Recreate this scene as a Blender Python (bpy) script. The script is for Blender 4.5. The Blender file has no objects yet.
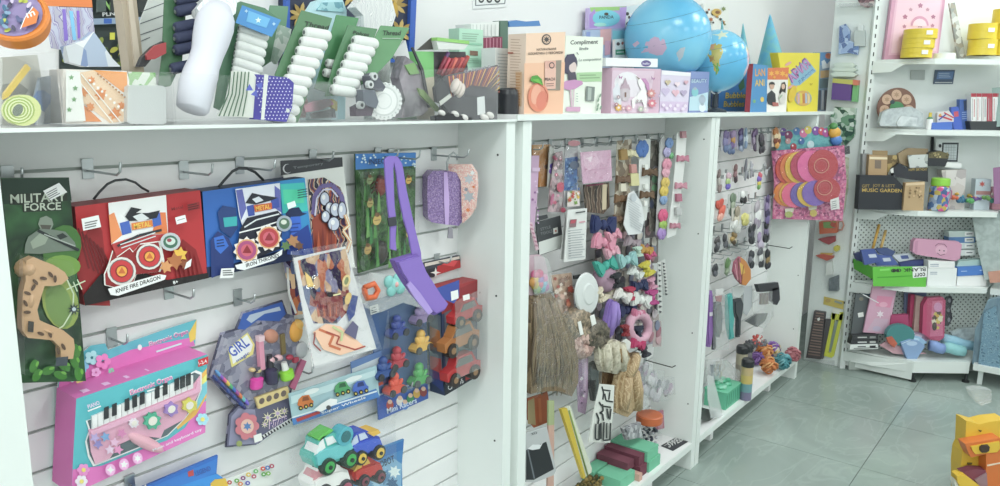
import bpy, bmesh, math, random
from mathutils import Vector as V, Matrix
random.seed(11)
SC = bpy.context.scene
COL = SC.collection
# ---------------------------------------------------------------- camera
F = 756.9; EYE = V((0,0,1.58))
PIT, YAW, ROL = [math.radians(a) for a in (10.5645,38.0157,.6734)]
FWD = V((math.cos(YAW)*math.cos(PIT), math.sin(YAW)*math.cos(PIT),-math.sin(PIT)))
_r = V((math.sin(YAW),-math.cos(YAW),0)); _u = _r.cross(FWD)
RGT = _r*math.cos(ROL) + _u*math.sin(ROL); UPV = _u*math.cos(ROL) - _r*math.sin(ROL)
cam = bpy.data.cameras.new('camera'); cam.sensor_width = 36; cam.lens = F/1000*36; cam.clip_start = .02
co = bpy.data.objects.new('camera', cam); COL.objects.link(co)
mw = Matrix((RGT, UPV, -FWD)).transposed().to_4x4(); mw.translation = EYE
co.matrix_world = mw; SC.camera = co
def ray(x, y): return FWD + RGT*((x-500)/F) + UPV*((243-y)/F)
def hit(x, y, o, n):
    d = ray(x, y); return EYE + d*((o-EYE).dot(n)/d.dot(n))
def WY(x, y, Y): return hit(x, y, V((0, Y, 0)), V((0,1,0)))
def WX(x, y, X): return hit(x, y, V((X, 0,0)), V((1,0,0)))
def WZ(x, y, Z): return hit(x, y, V((0,0, Z)), V((0,0,1)))
# ---------------------------------------------------------------- materials
GAIN = 1.12
def lin(c): return c/12.92 if c <= .04045 else ((c+.055)/1.055)**2.4
def rgb(h, g=None):
    h = h.lstrip('#'); h = ''.join(c*2 for c in h) if len(h) == 3 else h; v = [lin(int(h[i:i+2],16)/255) for i in (0,2,4)]
    if g is None: m = sum(v)/3; v = [(x*.9+m*.1)*GAIN+.006 for x in v]
    else: v = [x*g for x in v]
    return tuple(min(.86, x) for x in v) + (1,)
_mc = {}
def node_mat(key):
    m = bpy.data.materials.new(key); m.use_nodes = True
    nt = m.node_tree; b = nt.nodes['Principled BSDF']; return m, nt, b
def mat(h, rough=.5, metal=0, g=None, spec=.5):
    k = (h, rough, metal, g)
    if k in _mc: return _mc[k]
    m, nt, b = node_mat('paint_%s' % h.lstrip('#'))
    b.inputs['Base Color'].default_value = rgb(h, g); b.inputs['Roughness'].default_value = rough
    b.inputs['Metallic'].default_value = metal; b.inputs['Specular IOR Level'].default_value = spec
    _mc[k] = m; return m
def clear(tint='#ffffff', gloss=.12, rough=.08, haze=0.0, wrinkle=0):
    k = ('clear', tint, gloss, rough, haze, wrinkle)
    if k in _mc: return _mc[k]
    m = bpy.data.materials.new('clear_plastic'); m.use_nodes = True; nt = m.node_tree; nt.nodes.clear()
    N = nt.nodes.new; L = nt.links.new
    out = N('ShaderNodeOutputMaterial'); mix = N('ShaderNodeMixShader'); tr = N('ShaderNodeBsdfTransparent'); gl = N('ShaderNodeBsdfGlossy')
    v = [lin(int(tint[i:i+2],16)/255) for i in (1,3,5)]
    tr.inputs[0].default_value = (*v, 1); gl.inputs['Roughness'].default_value = rough; gl.inputs[0].default_value = (.95,.97,1,1)
    lw = N('ShaderNodeLayerWeight'); lw.inputs[0].default_value = .25
    mr = N('ShaderNodeMapRange'); mr.inputs[3].default_value = gloss*.3; mr.inputs[4].default_value = min(1, gloss*2.4)
    L(lw.outputs['Fresnel'], mr.inputs[0]); L(mr.outputs[0], mix.inputs[0]); L(tr.outputs[0], mix.inputs[1]); L(gl.outputs[0], mix.inputs[2])
    last = mix
    if haze:
        df = N('ShaderNodeBsdfDiffuse'); df.inputs[0].default_value = (.8,.82,.82,1)
        m2 = N('ShaderNodeMixShader'); m2.inputs[0].default_value = haze; L(mix.outputs[0], m2.inputs[1]); L(df.outputs[0], m2.inputs[2]); last = m2
    if wrinkle:
        tc = N('ShaderNodeTexCoord'); ns = N('ShaderNodeTexNoise'); ns.inputs['Scale'].default_value = wrinkle; ns.inputs['Detail'].default_value = 3
        bp = N('ShaderNodeBump'); bp.inputs['Strength'].default_value = .9; bp.inputs['Distance'].default_value = .02
        L(tc.outputs['Object'], ns.inputs[0]); L(ns.outputs[0], bp.inputs['Height']); L(bp.outputs[0], gl.inputs['Normal'])
    L(last.outputs[0], out.inputs[0]); _mc[k] = m; return m
def busy(cols, scale=60, rough=.35, kind='voronoi', g=None, stretch=(1,1,1)):
    """printed pattern: cells of several colours"""
    k = ('busy', tuple(cols), scale, kind, stretch)
    if k in _mc: return _mc[k]
    m, nt, b = node_mat('printed_pattern'); N = nt.nodes.new; L = nt.links.new
    tc = N('ShaderNodeTexCoord'); mp = N('ShaderNodeMapping'); mp.inputs['Scale'].default_value = stretch
    L(tc.outputs['Object'], mp.inputs[0])
    if kind == 'voronoi':
        t = N('ShaderNodeTexVoronoi'); t.inputs['Scale'].default_value = scale; L(mp.outputs[0], t.inputs[0])
        sp = N('ShaderNodeSeparateColor'); L(t.outputs['Color'], sp.inputs[0]); fac = sp.outputs[0]
    elif kind == 'wave':
        t = N('ShaderNodeTexWave'); t.inputs['Scale'].default_value = scale; t.inputs['Distortion'].default_value = 8; t.inputs['Detail Scale'].default_value = 1.6
        L(mp.outputs[0], t.inputs[0]); fac = t.outputs['Fac']
    else:
        t = N('ShaderNodeTexNoise'); t.inputs['Scale'].default_value = scale; t.inputs['Detail'].default_value = 3; L(mp.outputs[0], t.inputs[0])
        mr = N('ShaderNodeMapRange'); mr.inputs[1].default_value = .3; mr.inputs[2].default_value = .7; L(t.outputs[0], mr.inputs[0]); fac = mr.outputs[0]
    cr = N('ShaderNodeValToRGB'); cr.color_ramp.interpolation = 'CONSTANT' if kind != 'noise' else 'LINEAR'; e = cr.color_ramp.elements
    while len(e) < len(cols): e.new(.5)
    for i, c in enumerate(cols): e[i].position = i/len(cols) if kind != 'noise' else i/max(1, len(cols)-1); e[i].color = rgb(c, g)
    L(fac, cr.inputs[0]); L(cr.outputs[0], b.inputs['Base Color']); b.inputs['Roughness'].default_value = rough
    _mc[k] = m; return m
def mm(x): return mat(x) if isinstance(x, str) else x
# ---------------------------------------------------------------- objects
def tag(o, label=None, cat=None, group=None, kind=None):
    if label: o['label'] = label
    if cat: o['category'] = cat
    if group: o['group'] = group
    if kind: o['kind'] = kind
    return o
def thing(name, label, cat, loc, group=None):
    o = bpy.data.objects.new(name, None); o.empty_display_size = .03; COL.objects.link(o); o.location = loc; o['loc0'] = list(loc)
    return tag(o, label, cat, group)
def root_loc(p):
    s = V((0,0,0))
    while p: s = s + V(p.location); p = p.parent
    return s
class MB:
    def __init__(s): s.v = []; s.f = []; s.m = []; s.sm = []; s.mats = []
    def mi(s, m):
        m = mm(m)
        if m not in s.mats: s.mats.append(m)
        return s.mats.index(m)
    def add(s, vs, fs, m, smooth=False):
        b = len(s.v); i = s.mi(m); s.v += [V(p) for p in vs]
        for f in fs: s.f.append([b+k for k in f]); s.m.append(i); s.sm.append(smooth)
    def box(s, a, b, m):
        s.obox((V(a)+V(b))/2, V((1,0,0)), V((0,1,0)), V((0,0,1)),[abs(b[i]-a[i])/2 for i in range(3)], m)
    def obox(s, c, ax, ay, az, h, m, bev=0):
        c = V(c); P = []
        if not bev:
            for k in (-1,1):
                for j in (-1,1):
                    for i in (-1,1): P.append(c+ax*h[0]*i+ay*h[1]*j+az*h[2]*k)
            fs = [(0,2,3,1),(4,5,7,6),(0,1,5,4),(2,6,7,3),(0,4,6,2),(1,3,7,5)]
            s.add(P, fs, m)
        else:   # rounded outline in ax/ay, bevelled along az
            n = 4; o = []
            for (sx, sy, a0) in ((1,1,0),(-1,1,90),(-1,-1,180),(1,-1,270)):
                for k in range(n+1):
                    t = math.radians(a0+90*k/n); o.append((sx*(h[0]-bev)+bev*math.cos(t), sy*(h[1]-bev)+bev*math.sin(t)))
            r = bev*.5; R = []
            for (z, q) in ((-h[2],.7),(-h[2]+r, 1),(h[2]-r, 1),(h[2],.7)):
                d = bev*(1-q)*1.0
                for (x, y) in o: R.append(c+ax*(x*(1-d/h[0]))+ay*(y*(1-d/h[1]))+az*z)
            N = len(o); fs = []
            for k in range(3):
                for i in range(N): fs.append((k*N+i, k*N+(i+1) % N, (k+1)*N+(i+1) % N, (k+1)*N+i))
            fs.append(tuple(range(N))[::-1]); fs.append(tuple(range(3*N, 4*N)))
            s.add(R, fs, m, False)
    def poly(s, pts, m): s.add(pts, [tuple(range(len(pts)))], m)
    def prism(s, pts, d, m, mside=None):
        n = len(pts); d = V(d); P = [V(p) for p in pts]+[V(p)+d for p in pts]
        s.add(P, [tuple(range(n))[::-1]], m); s.add(P, [tuple(range(n, 2*n))], m)
        s.add(P, [(i, (i+1) % n, n+(i+1) % n, n+i) for i in range(n)], mside or m)
    def tube(s, pts, r, m, n=8, closed=False, cap=True):
        pts = [V(p) for p in pts]; K = len(pts); rings = []; rr = r if isinstance(r, (list, tuple)) else [r]*K
        up = None
        for i, p in enumerate(pts):
            if closed: t = pts[(i+1) % K]-pts[i-1]
            else: t = pts[min(i+1, K-1)]-pts[max(i-1,0)]
            if t.length < 1e-9: t = V((0,0,1))
            t.normalize()
            if up is None:
                up = V((0,0,1)) if abs(t.z) < .9 else V((1,0,0))
            a = up-t*up.dot(t)
            if a.length < 1e-6: a = t.orthogonal()
            a.normalize(); up = a; b = t.cross(a)
            rings += [p+(a*math.cos(2*math.pi*k/n)+b*math.sin(2*math.pi*k/n))*rr[i] for k in range(n)]
        fs = []
        for i in range(K if closed else K-1):
            j = (i+1) % K
            for k in range(n): fs.append((i*n+k, i*n+(k+1) % n, j*n+(k+1) % n, j*n+k))
        if cap and not closed: fs += [tuple(range(n))[::-1], tuple(range((K-1)*n, K*n))]
        s.add(rings, fs, m, True)
    def lathe(s, o, axis, prof, m, n=20, smooth=True, squash=None):
        """prof: (radius, height) list, m may be a list per segment"""
        o = V(o); ax = V(axis).normalized(); a = ax.orthogonal().normalized(); b = ax.cross(a); P = []
        if abs(ax.z) > .99: a = V((1,0,0)); b = ax.cross(a)
        for (r, h) in prof: P += [o+ax*h+(a*math.cos(2*math.pi*k/n)*r+b*math.sin(2*math.pi*k/n)*r*(squash or 1)) for k in range(n)]
        for i in range(len(prof)-1):
            q = m[i] if isinstance(m, list) else m
            s.add(P[i*n:(i+2)*n],[(k, (k+1) % n, n+(k+1) % n, n+k) for k in range(n)], q, smooth)
        if prof[0][0] > 1e-5: s.add(P[:n],[tuple(range(n))[::-1]], m[0] if isinstance(m, list) else m)
        if prof[-1][0] > 1e-5: s.add(P[-n:],[tuple(range(n))], m[-1] if isinstance(m, list) else m)
    def ball(s, c, r, m, n=12, k=8, ax=None):
        """ellipsoid, r scalar or 3, ax three axes"""
        c = V(c); R = (r, r, r) if not isinstance(r, (tuple, list)) else r; A = ax or (V((1,0,0)), V((0,1,0)), V((0,0,1))); P = []
        for i in range(k+1):
            t = math.pi*i/k
            for j in range(n):
                q = 2*math.pi*j/n; P.append(c+A[0]*R[0]*math.sin(t)*math.cos(q)+A[1]*R[1]*math.sin(t)*math.sin(q)+A[2]*R[2]*math.cos(t))
        s.add(P, [(i*n+j, i*n+(j+1) % n, (i+1)*n+(j+1) % n, (i+1)*n+j) for i in range(k) for j in range(n)], m, True)
    def torus(s, c, axis, R, r, m, n=20, k=8):
        ax = V(axis).normalized(); a = ax.orthogonal().normalized(); b = ax.cross(a)
        s.tube([V(c)+(a*math.cos(2*math.pi*i/n)+b*math.sin(2*math.pi*i/n))*R for i in range(n)], r, m, k, closed=True)
    def build(s, name, parent=None):
        o0 = root_loc(parent) if parent else V((0,0,0))
        me = bpy.data.meshes.new(name); me.from_pydata([tuple(p-o0) for p in s.v],[], s.f)
        for m in s.mats: me.materials.append(m)
        me.polygons.foreach_set('material_index', s.m); me.polygons.foreach_set('use_smooth', s.sm)
        me.validate(); me.update()
        o = bpy.data.objects.new(name, me); COL.objects.link(o)
        if parent: o.parent = parent
        return o
def part(name, parent, fn, *a, **k):
    b = MB(); fn(b, *a, **k); return b.build(name, parent)
# glyph outlines of the built-in font, as flat triangles in a unit line: x 0..1 over the string, y 0..1 over its height
_gl = {}
def glyphs(t):
    if t in _gl: return _gl[t]
    cu = bpy.data.curves.new('writing','FONT'); cu.body = t; cu.resolution_u = 2; cu.offset = .018
    o = bpy.data.objects.new('writing', cu); COL.objects.link(o); bpy.context.view_layer.update()
    me = o.evaluated_get(bpy.context.evaluated_depsgraph_get()).to_mesh()
    vs = [tuple(v.co) for v in me.vertices]; fs = [tuple(p.vertices) for p in me.polygons]
    x0 = min(v[0] for v in vs); x1 = max(v[0] for v in vs); y0 = min(v[1] for v in vs); y1 = max(v[1] for v in vs)
    r = ([((v[0]-x0)/(x1-x0),(v[1]-y0)/(y1-y0)) for v in vs], fs)
    bpy.data.objects.remove(o); bpy.data.curves.remove(cu); _gl[t] = r; return r
class Face:
    """a printing surface: a plane (o, n) on which art is drawn in a mesh builder; photo pixels say where on the plane each mark lies"""
    def __init__(s, mb, o, n, step=.00025):
        s.b = mb; s.o = V(o); s.n = V(n).normalized(); s.k = 1; s.step = step; s.t = (0,0,1)
        if s.n.dot(EYE-s.o) < 0: s.n = -s.n
    def crop(s, x0, y0, x1, w): s.t = (x0, y0,(x1-x0)/w); return s
    def p(s, x, y, h=0): a, b, k = s.t; return hit(a+x*k, b+y*k, s.o, s.n)+s.n*h
    def axes(s, x, y):
        c = s.p(x, y); ax = s.p(x+1, y)-c; k = ax.length; ax.normalize(); ay = s.n.cross(ax); return c, ax, ay, k
    def slab(s, pts, h0, h1, m, b=None, side=None): (b or s.b).prism([s.p(x, y, h0) for x, y in pts], s.n*(h1-h0), m, side)
    def blob(s, x, y, rx, ry, h, m, rot=0, b=None, h0=0):
        c, ax, ay, k = s.axes(x, y); q = math.radians(rot); A = ax*math.cos(q)+ay*math.sin(q); B = ay*math.cos(q)-ax*math.sin(q)
        (b or s.b).ball(c+s.n*h0,(rx*k, ry*k, h), m, 12,8,(A, B, s.n))
    def disc(s, x, y, r, h0, h1, m, b=None, r1=None):
        c, ax, ay, k = s.axes(x, y); (b or s.b).lathe(c+s.n*h0, s.n, [(r*k, 0),((r1 or r)*k, h1-h0)], m, 16, False)
    def pipe(s, pts, r, m, b=None, n=6):
        P = [s.p(*q) for q in pts]; k = s.axes(pts[0][0], pts[0][1])[3]; (b or s.b).tube(P, r*k, m, n)
    def up(s): s.k += 1; return s.k*s.step
    def poly(s, pts, m): h = s.up(); s.b.poly([s.p(x, y)+s.n*h for x, y in pts], m)
    def ell(s, x, y, rx, ry, m, rot=0, n=16, a0=0, a1=360):
        c, q = math.cos(math.radians(rot)), math.sin(math.radians(rot)); P = []
        full = a1-a0 >= 360
        for i in range(n if full else n+1):
            t = math.radians(a0+(a1-a0)*i/n); u, v = rx*math.cos(t), ry*math.sin(t); P.append((x+u*c-v*q, y+u*q+v*c))
        s.poly(P, m)
    def star(s, x, y, r, m, n=5, q=.45, rot=-90):
        s.poly([(x+(r if i % 2 == 0 else r*q)*math.cos(math.radians(rot+180*i/n)), y+(r if i % 2 == 0 else r*q)*math.sin(math.radians(rot+180*i/n))) for i in range(2*n)], m)
    def line(s, pts, w, m):
        for (x0, y0),(x1, y1) in zip(pts, pts[1:]):
            d = math.hypot(x1-x0, y1-y0) or 1; a, b = -(y1-y0)/d*w/2,(x1-x0)/d*w/2
            s.poly([(x0+a, y0+b),(x1+a, y1+b),(x1-a, y1-b),(x0-a, y0-b)], m)
    def text(s, t, x0, y0, x1, y1, hgt, m, shear=0, upv=None):
        """baseline from (x0,y0) to (x1,y1), letter height in pixels"""
        vs, fs = glyphs(t); h = s.up(); d = math.hypot(x1-x0, y1-y0) or 1; ux, uy = upv or ((y1-y0)/d, -(x1-x0)/d)
        s.b.add([s.p(x0+a*(x1-x0)+b*hgt*(ux+shear*(x1-x0)/d), y0+a*(y1-y0)+b*hgt*(uy+shear*(y1-y0)/d))+s.n*h for a, b in vs], fs, m)
    def lines(s, x0, y0, x1, y1, gap, n, w, m, jit=.25):
        """rows of small print"""
        dx, dy = gap if isinstance(gap, tuple) else (0, gap)
        for i in range(n):
            k = 1-random.random()*jit; s.line([(x0+dx*i, y0+dy*i),(x0+dx*i+(x1-x0)*k, y0+dy*i+(y1-y0)*k)], w, m)
def grp(a): return a

def rot_rect(x, y, w, h, a):
    c, q = math.cos(math.radians(a)), math.sin(math.radians(a)); return [(x+u*w/2*c-v*h/2*q, y+u*w/2*q+v*h/2*c) for u, v in ((-1,-1),(1,-1),(1,1),(-1,1))]
def ctr(P): return sum((V(p) for p in P), V((0,0,0)))/len(P)
def sheet(name, label, cat, pts, Y, t, col, group=None, n=None, side=None, crop=None, pname='card', back=None):
    """a flat pack on the plane y=Y (or through pts[0] with normal n): returns root, mesh builder, face; finish with done()"""
    nn = V(n) if n else V((0,-1,0)); x0, y0 = pts[0]
    if crop: k = (crop[2]-crop[0])/crop[3]; x0, y0 = crop[0]+x0*k, crop[1]+y0*k
    o = WY(x0, y0, Y); f = Face(MB(), o, nn)
    if crop: f.crop(*crop)
    P = [f.p(*q) for q in pts]; lo = min(P, key=lambda q: q.z); c = ctr(P); r = thing(name, label, cat, (c.x, c.y, lo.z), group)
    f.b.prism([p-f.n*t for p in P], f.n*t, col, side or col); f.r = r; f.pn = pname
    return r, f.b, f
def done(r, b, f): return b.build(f.pn, r)

# ---------------------------------------------------------------- the room
YW = 1.62; XF = 6.0; YR = -3.2; XB = -2.2; ZC = 2.95
def struct(name, mb, label=None):
    o = mb.build(name); o['kind'] = 'structure'; return o
def floor_material():
    m, nt, b = node_mat('floor_tile'); N = nt.nodes.new; L = nt.links.new
    tc = N('ShaderNodeTexCoord'); n1 = N('ShaderNodeTexNoise'); n1.inputs['Scale'].default_value = 1.6; n1.inputs['Detail'].default_value = 6; n1.inputs['Distortion'].default_value = 1.2
    L(tc.outputs['Object'], n1.inputs[0])
    cr = N('ShaderNodeValToRGB'); e = cr.color_ramp.elements
    e[0].position = .3; e[0].color = rgb('#8c9a94',1.0); e[1].position = .7; e[1].color = rgb('#a2afa9',1.0); L(n1.outputs[0], cr.inputs[0])
    w = N('ShaderNodeTexNoise'); w.inputs['Scale'].default_value = 1.5; w.inputs['Detail'].default_value = 5; w.inputs['Distortion'].default_value = 2.2; mp = N('ShaderNodeMapping'); mp.inputs['Rotation'].default_value = (0,0,.7); mp.inputs['Scale'].default_value = (1,2.4,1)
    L(tc.outputs['Object'], mp.inputs[0]); L(mp.outputs[0], w.inputs[0])
    c2 = N('ShaderNodeValToRGB'); f = c2.color_ramp.elements; f[0].position = .47; f[0].color = (0,0,0,1); f[1].position = .5; f[1].color = (.25,.25,.25,1); g = f.new(.53); g.color = (0,0,0,1)
    L(w.outputs[0], c2.inputs[0])
    mx = N('ShaderNodeMix'); mx.data_type = 'RGBA'; L(c2.outputs[0], mx.inputs[0]); L(cr.outputs[0], mx.inputs[6]); mx.inputs[7].default_value = rgb('#b4c0bb',1)
    L(mx.outputs[2], b.inputs['Base Color']); b.inputs['Roughness'].default_value = .22; b.inputs['Specular IOR Level'].default_value = .45
    return m
FM = floor_material(); GROUT = mat('#4a5350',.7, g=1)
b = MB(); b.box((XB, YR, -.06),(XF, YW, -.003), GROUT)
X0 = 4.06-.6*11; Y0 = .652-.6*7
for i in range(18):
    for j in range(10):
        x0, x1, y0, y1 = max(XB, X0+.6*i+.0015), min(XF, X0+.6*(i+1)-.0015), max(YR, Y0+.6*j+.0015), min(YW, Y0+.6*(j+1)-.0015)
        if x1 > x0 and y1 > y0: b.box((x0, y0,-.003),(x1, y1,0), FM)
struct('floor', b)
WALLM = mat('#f1f4f3',.75, g=1)
for nm, a, c in (('wall_left',(XB, YW, 0),(XF, YW+.1, ZC)),('wall_far',(XF, YR, 0),(XF+.1, YW+.1, ZC)),('wall_right',(XB, YR-.1,0),(XF+.1, YR, ZC)),('wall_rear',(XB-.1, YR-.1,0),(XB, YW+.1, ZC)),('ceiling',(XB-.1, YR-.1, ZC),(XF+.1, YW+.1, ZC+.1))):
    b = MB(); b.box(a, c, WALLM); struct(nm, b)
# ceiling lamps: square LED panels
def lamp_panel(x, y, w, d, power, label):
    t = thing('ceiling_light', label, 'lamp',(x, y, ZC),'square ceiling lamps')
    p = MB(); p.box((x-w/2-.03, y-d/2-.03, ZC-.03),(x+w/2+.03, y+d/2+.03, ZC),'#eeeeee'); p.build('lamp_housing', t)
    l = bpy.data.lights.new('lamp_glow','AREA'); l.shape = 'RECTANGLE'; l.size = w; l.size_y = d; l.energy = power; l.color = (.945,1,.985)
    o = bpy.data.objects.new('lamp_glow', l); COL.objects.link(o); o.location = (0,0,-.035); o.parent = t
for i, (x, y) in enumerate(((-1.5,.4),(.2,.1),(1.9,.1),(3.6,.1),(5.0,.1),(-1.5,-1.9),(.2,-1.9),(1.9,-1.9),(3.6,-1.9),(5.2,-1.9))):
    lamp_panel(x, y, .6,.6,33 if x < 0 else 17 if y > 0 else 21,'square white ceiling lamp panel above the shop aisle')
wd = bpy.data.worlds.new('world'); SC.world = wd; wd.use_nodes = True
wd.node_tree.nodes['Background'].inputs[0].default_value = (.8,.9,1,1); wd.node_tree.nodes['Background'].inputs[1].default_value = .3
vs = SC.view_settings; vs.view_transform = 'Standard'; vs.look = 'None'; vs.gamma = 1; vs.exposure = -.09; vs.use_curve_mapping = False
# ---------------------------------------------------------------- wall fixture: three white display bays under one shelf
YF = 1.235; YB = 1.405; ZS = 1.547; ZB = .125
WH = mat('#eef2ef',.4, g=1); WH2 = mat('#e9eeeb',.45, g=1); EDGE = mat('#e2e8e5',.35, g=1); GRV = mat('#b3bbb6',.5, g=1); STEEL = mat('#b9bec0',.3, metal=.85, g=1); DARK = mat('#2a2d2e',.5, g=1)
def slat_wall(b, x0, x1, z0, z1, YB, pitch=.0757, zr=1.456):
    zs = []; z = zr
    while z > z0+.02: zs.append(z); z -= pitch
    edges = [z1]
    for z in zs:
        b.box((x0, YB, z+.003),(x1, YB+.018, edges[-1]), WH); b.box((x0, YB+.007, z-.003),(x1, YB+.018, z+.003), GRV); edges.append(z-.003)
    b.box((x0, YB, z0),(x1, YB+.018, edges[-1]), WH)
Y2 = 1.438
def bay(label, x0, x1, pl, pr, YB=1.405, slats=True):
    """x0..x1 clear width, pl/pr panel thicknesses"""
    t = thing('display_bay', label, 'shelving unit',((x0+x1)/2, YB, 0),'white display bays along the wall')
    def sp(b, xa, xb):
        b.box((xa, YF+.002,.0),(xb, YW-.005, ZS-.019), WH2); b.box((xa, YF, .0),(xb, YF+.002, ZS-.019), EDGE)
        for z in (1.44,1.05,.62,.3):
            for q in (.028,): b.lathe((xa-.0006 if xa > x0 else xb+.0006, YF+q, z),(1,0,0),[(0.003,-.0008),(.003,.0008)], DARK, 8)
    part('side_panel', t, sp, x0-pl, x0); part('side_panel', t, sp, x1, x1+pr)
    if slats: part('back_panel', t, slat_wall, x0, x1, ZB, ZS-.019, YB)
    def bs(b):
        b.box((x0, YF+.004, ZB-.025),(x1, YB, ZB), WH); b.box((x0, YF-.002, ZB-.027),(x1, YF+.004, ZB+.001), EDGE)
    part('base_shelf', t, bs)
    def foot(b, x): b.box((x, YF+.05,0),(x+.035, YF+.085, ZB-.026), WH)
    for x in (x0+.25, x1-.3): part('foot', t, foot, x)
    def kick(b): b.box((x0+.02, YF+.12,.004),(x1-.02, YF+.138, ZB-.026), GRV)
    part('kick_board', t, kick)
    return t
bay('white slatwall bay at the left holding boxed toys on hooks',.411,1.602,.05,.038)
bay('white bay in the middle crowded with hanging hair bows',1.716,2.955,.04,.04, Y2)
bay('white bay nearest the corner with hair clips and brushes',3.04,4.40,.04,.04, Y2)
b = MB(); b.box((.357, YF-.002, ZS-.018),(1.64, YW-.004, ZS-.013), WH); b.box((.357, YF-.006, ZS-.0185),(1.64, YF-.002, ZS-.0125), EDGE)
tag(b.build('shelf_board'),'long white shelf top with spool packs and clear bins on it, left stretch','shelf')
b = MB(); b.box((1.64, YF-.002, ZS-.016),(4.70, YW-.004, ZS), WH); b.box((1.64, YF-.008, ZS-.016),(4.70, YF-.002, ZS), EDGE)
tag(b.build('shelf_board'),'long white shelf top carrying the globes and gift boxes','shelf')
b = MB(); b.box((1.64, YF+.03,0),(1.676, YF+.034, ZS-.019), WH2); tag(b.build('filler_strip'),'narrow grey filler strip between the left and middle bays','trim')
ZL = ZS-.0129   # top face of the left stretch

# ---------------------------------------------------------------- hooks on the slats
def hook(x, z, label, length=.11, plate=True, group='steel hooks in the left bay', Y=YB, wide=.019):
    t = thing('slatwall_hook', label, 'hook',(x, Y, z-.02), group)
    def pl(b):
        b.box((x-wide/2, Y-.004, z-.032),(x+wide/2, Y-.0005, z+.004), STEEL); b.box((x-wide/2, Y-.007, z+.001),(x+wide/2, Y-.004, z+.004), STEEL)
    part('back_plate', t, pl)
    part('prong', t, lambda b: b.tube([(x, Y-.002, z-.018),(x, Y-length, z-.018),(x, Y-length-.012, z-.012),(x, Y-length-.016, z+.004)],.0022, STEEL, 6))
    return t
HG = 'bare steel slatwall hook with one upturned prong'
def hook_px(px, py, label, **k):
    p = WY(px, py, YB-.003); return hook(p.x, p.z+.02, label, **k)
hook_px(184,173,'bare steel hook between the red and blue boxes, under the top groove', length=.09)
hook_px(88,172,'steel hook carrying the red box by its black handle')
hook_px(240,168,'steel hook carrying the blue box by its black handle')
hook_px(313,160,'steel hook behind the black header of the tattoo sheets', length=.06)
hook_px(378,157,'steel hook holding the green insect pack', length=.06)
hook_px(434,156,'steel hook holding the lilac glitter purse by its ring')
hook_px(8,180,'steel hook holding the green military card', length=.05)
hook_px(169,293,'bare steel hook under the bottom right corner of the red box', length=.08)
hook_px(112,340,'steel hook behind the pink organ box', length=.05)
hook_px(238,300,'steel hook behind the handle of the girl cosmetics pack', length=.05)
hook_px(296,370,'steel hook holding the bag of toy cars', length=.05)
hook_px(391,158,'steel hook holding the strap of the lilac sling bag', length=.09)
hook_px(437,262,'steel hook holding the red racing car boxes', length=.04)
hook_px(396,385,'steel hook holding the blue block bag at the bottom', length=.05)
hook_px(130,486,'steel hook holding the blue bag under the organ box', length=.05)
# ---------------------------------------------------------------- military card
r, b, f = sheet('toy_gun_card','dark green card reading MILITARY FORCE with a tan camouflage toy gun','toy',[(1,178),(69,177.5),(86,381),(22,383)],1.33,.004, busy(['#1d3a24','#2f5a33','#16301f','#3c6b35'],9,.3,'noise'))
f.crop(0,150,120,486)
f.poly([(5,118),(278,114),(290,205),(14,220)],'#1b3327')
f.poly([(36,178),(270,168),(272,205),(248,208),(250,244),(92,252),(90,222),(38,222)],'#20281f')
f.text('MILITARY',42,216,268,206,36,'#b4bdad'); f.text('FORCE',98,248,246,242,32,'#b4bdad')
f.ell(250,400,75,100,'#3f6b30',20); f.ell(250,470,75,45,'#6f9440')
f.poly([(152,300),(160,275),(185,266),(208,278),(214,302),(200,330),(168,330)],'#7a8578'); f.poly([(160,302),(206,304),(196,330),(172,330)],'#4d4a42')
f.poly([(100,380),(112,350),(160,318),(215,322),(262,330),(300,372),(310,405),(225,412),(160,420),(96,418)],'#69756a')
f.poly([(120,372),(160,335),(200,340),(180,380),(130,400)],'#8b9787'); f.line([(150,325),(230,365),(316,405)],12,'#23282a'); f.line([(175,340),(300,388)],5,'#9aa29b'); f.poly([(225,345),(250,335),(270,350),(240,362)],'#2c3231')
f.poly([(170,165),(235,132),(268,170),(200,203)],'#e8e8e2'); f.lines(183,175,230,150,(4,7),4,3,'#55595a')
f.crop(0,250,120,417)
f.ell(205,180,62,95,'#8a9c48',-15); f.ell(200,190,45,80,'#6d8a48',-15)
f.line([(195,60),(225,95),(250,150),(248,205),(215,260),(170,290)],5,'#c3d2b2')
f.line([(225,135),(290,105)],4,'#c3d2b2'); f.line([(262,100),(278,135)],4,'#c3d2b2'); f.line([(248,108),(262,142)],4,'#c3d2b2')
f.star(250,203,24,'#23303a',9,.4); f.ell(250,203,7,7,'#b8c4c9')
for (x, y) in ((110,400),(160,415),(215,400),(250,385),(120,430),(200,430),(255,345),(262,425)): f.ell(x, y, 24,14,'#3f7d2b', x); f.ell(x+12, y-8,10,5,'#6bab3c', x)
done(r, b, f)
gun = MB(); TAN = mat('#c39b74',.35)
f.slab([(72,30),(98,18),(125,30),(165,45),(205,70),(218,92),(195,112),(165,118),(135,118),(125,150),(110,200),(118,235),(150,250),(200,270),(236,300),(240,330),(234,368),(192,372),(190,330),(165,305),(120,300),(78,296),(58,270),(56,235),(60,140),(70,100)],.002,.022, TAN, gun)
f.blob(84,62,36,38,.028, TAN, 0, gun); f.blob(150,275,40,14,.026, TAN, -25, gun); f.blob(90,170,26,60,.025, TAN, 0, gun)
gun.build('toy_gun', r)
g2 = MB(); fg = Face(g2, f.o+f.n*.0225, f.n); fg.crop(0,250,120,417)
for (x, y, a) in ((95,150,20),(88,185,60),(115,130,120),(150,98,10),(175,85,50),(190,100,90),(140,290,20),(172,292,70),(200,350,80),(218,335,60),(92,215,0),(120,110,45)): fg.ell(x, y, 13,6,'#5a4130', a)
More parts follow.
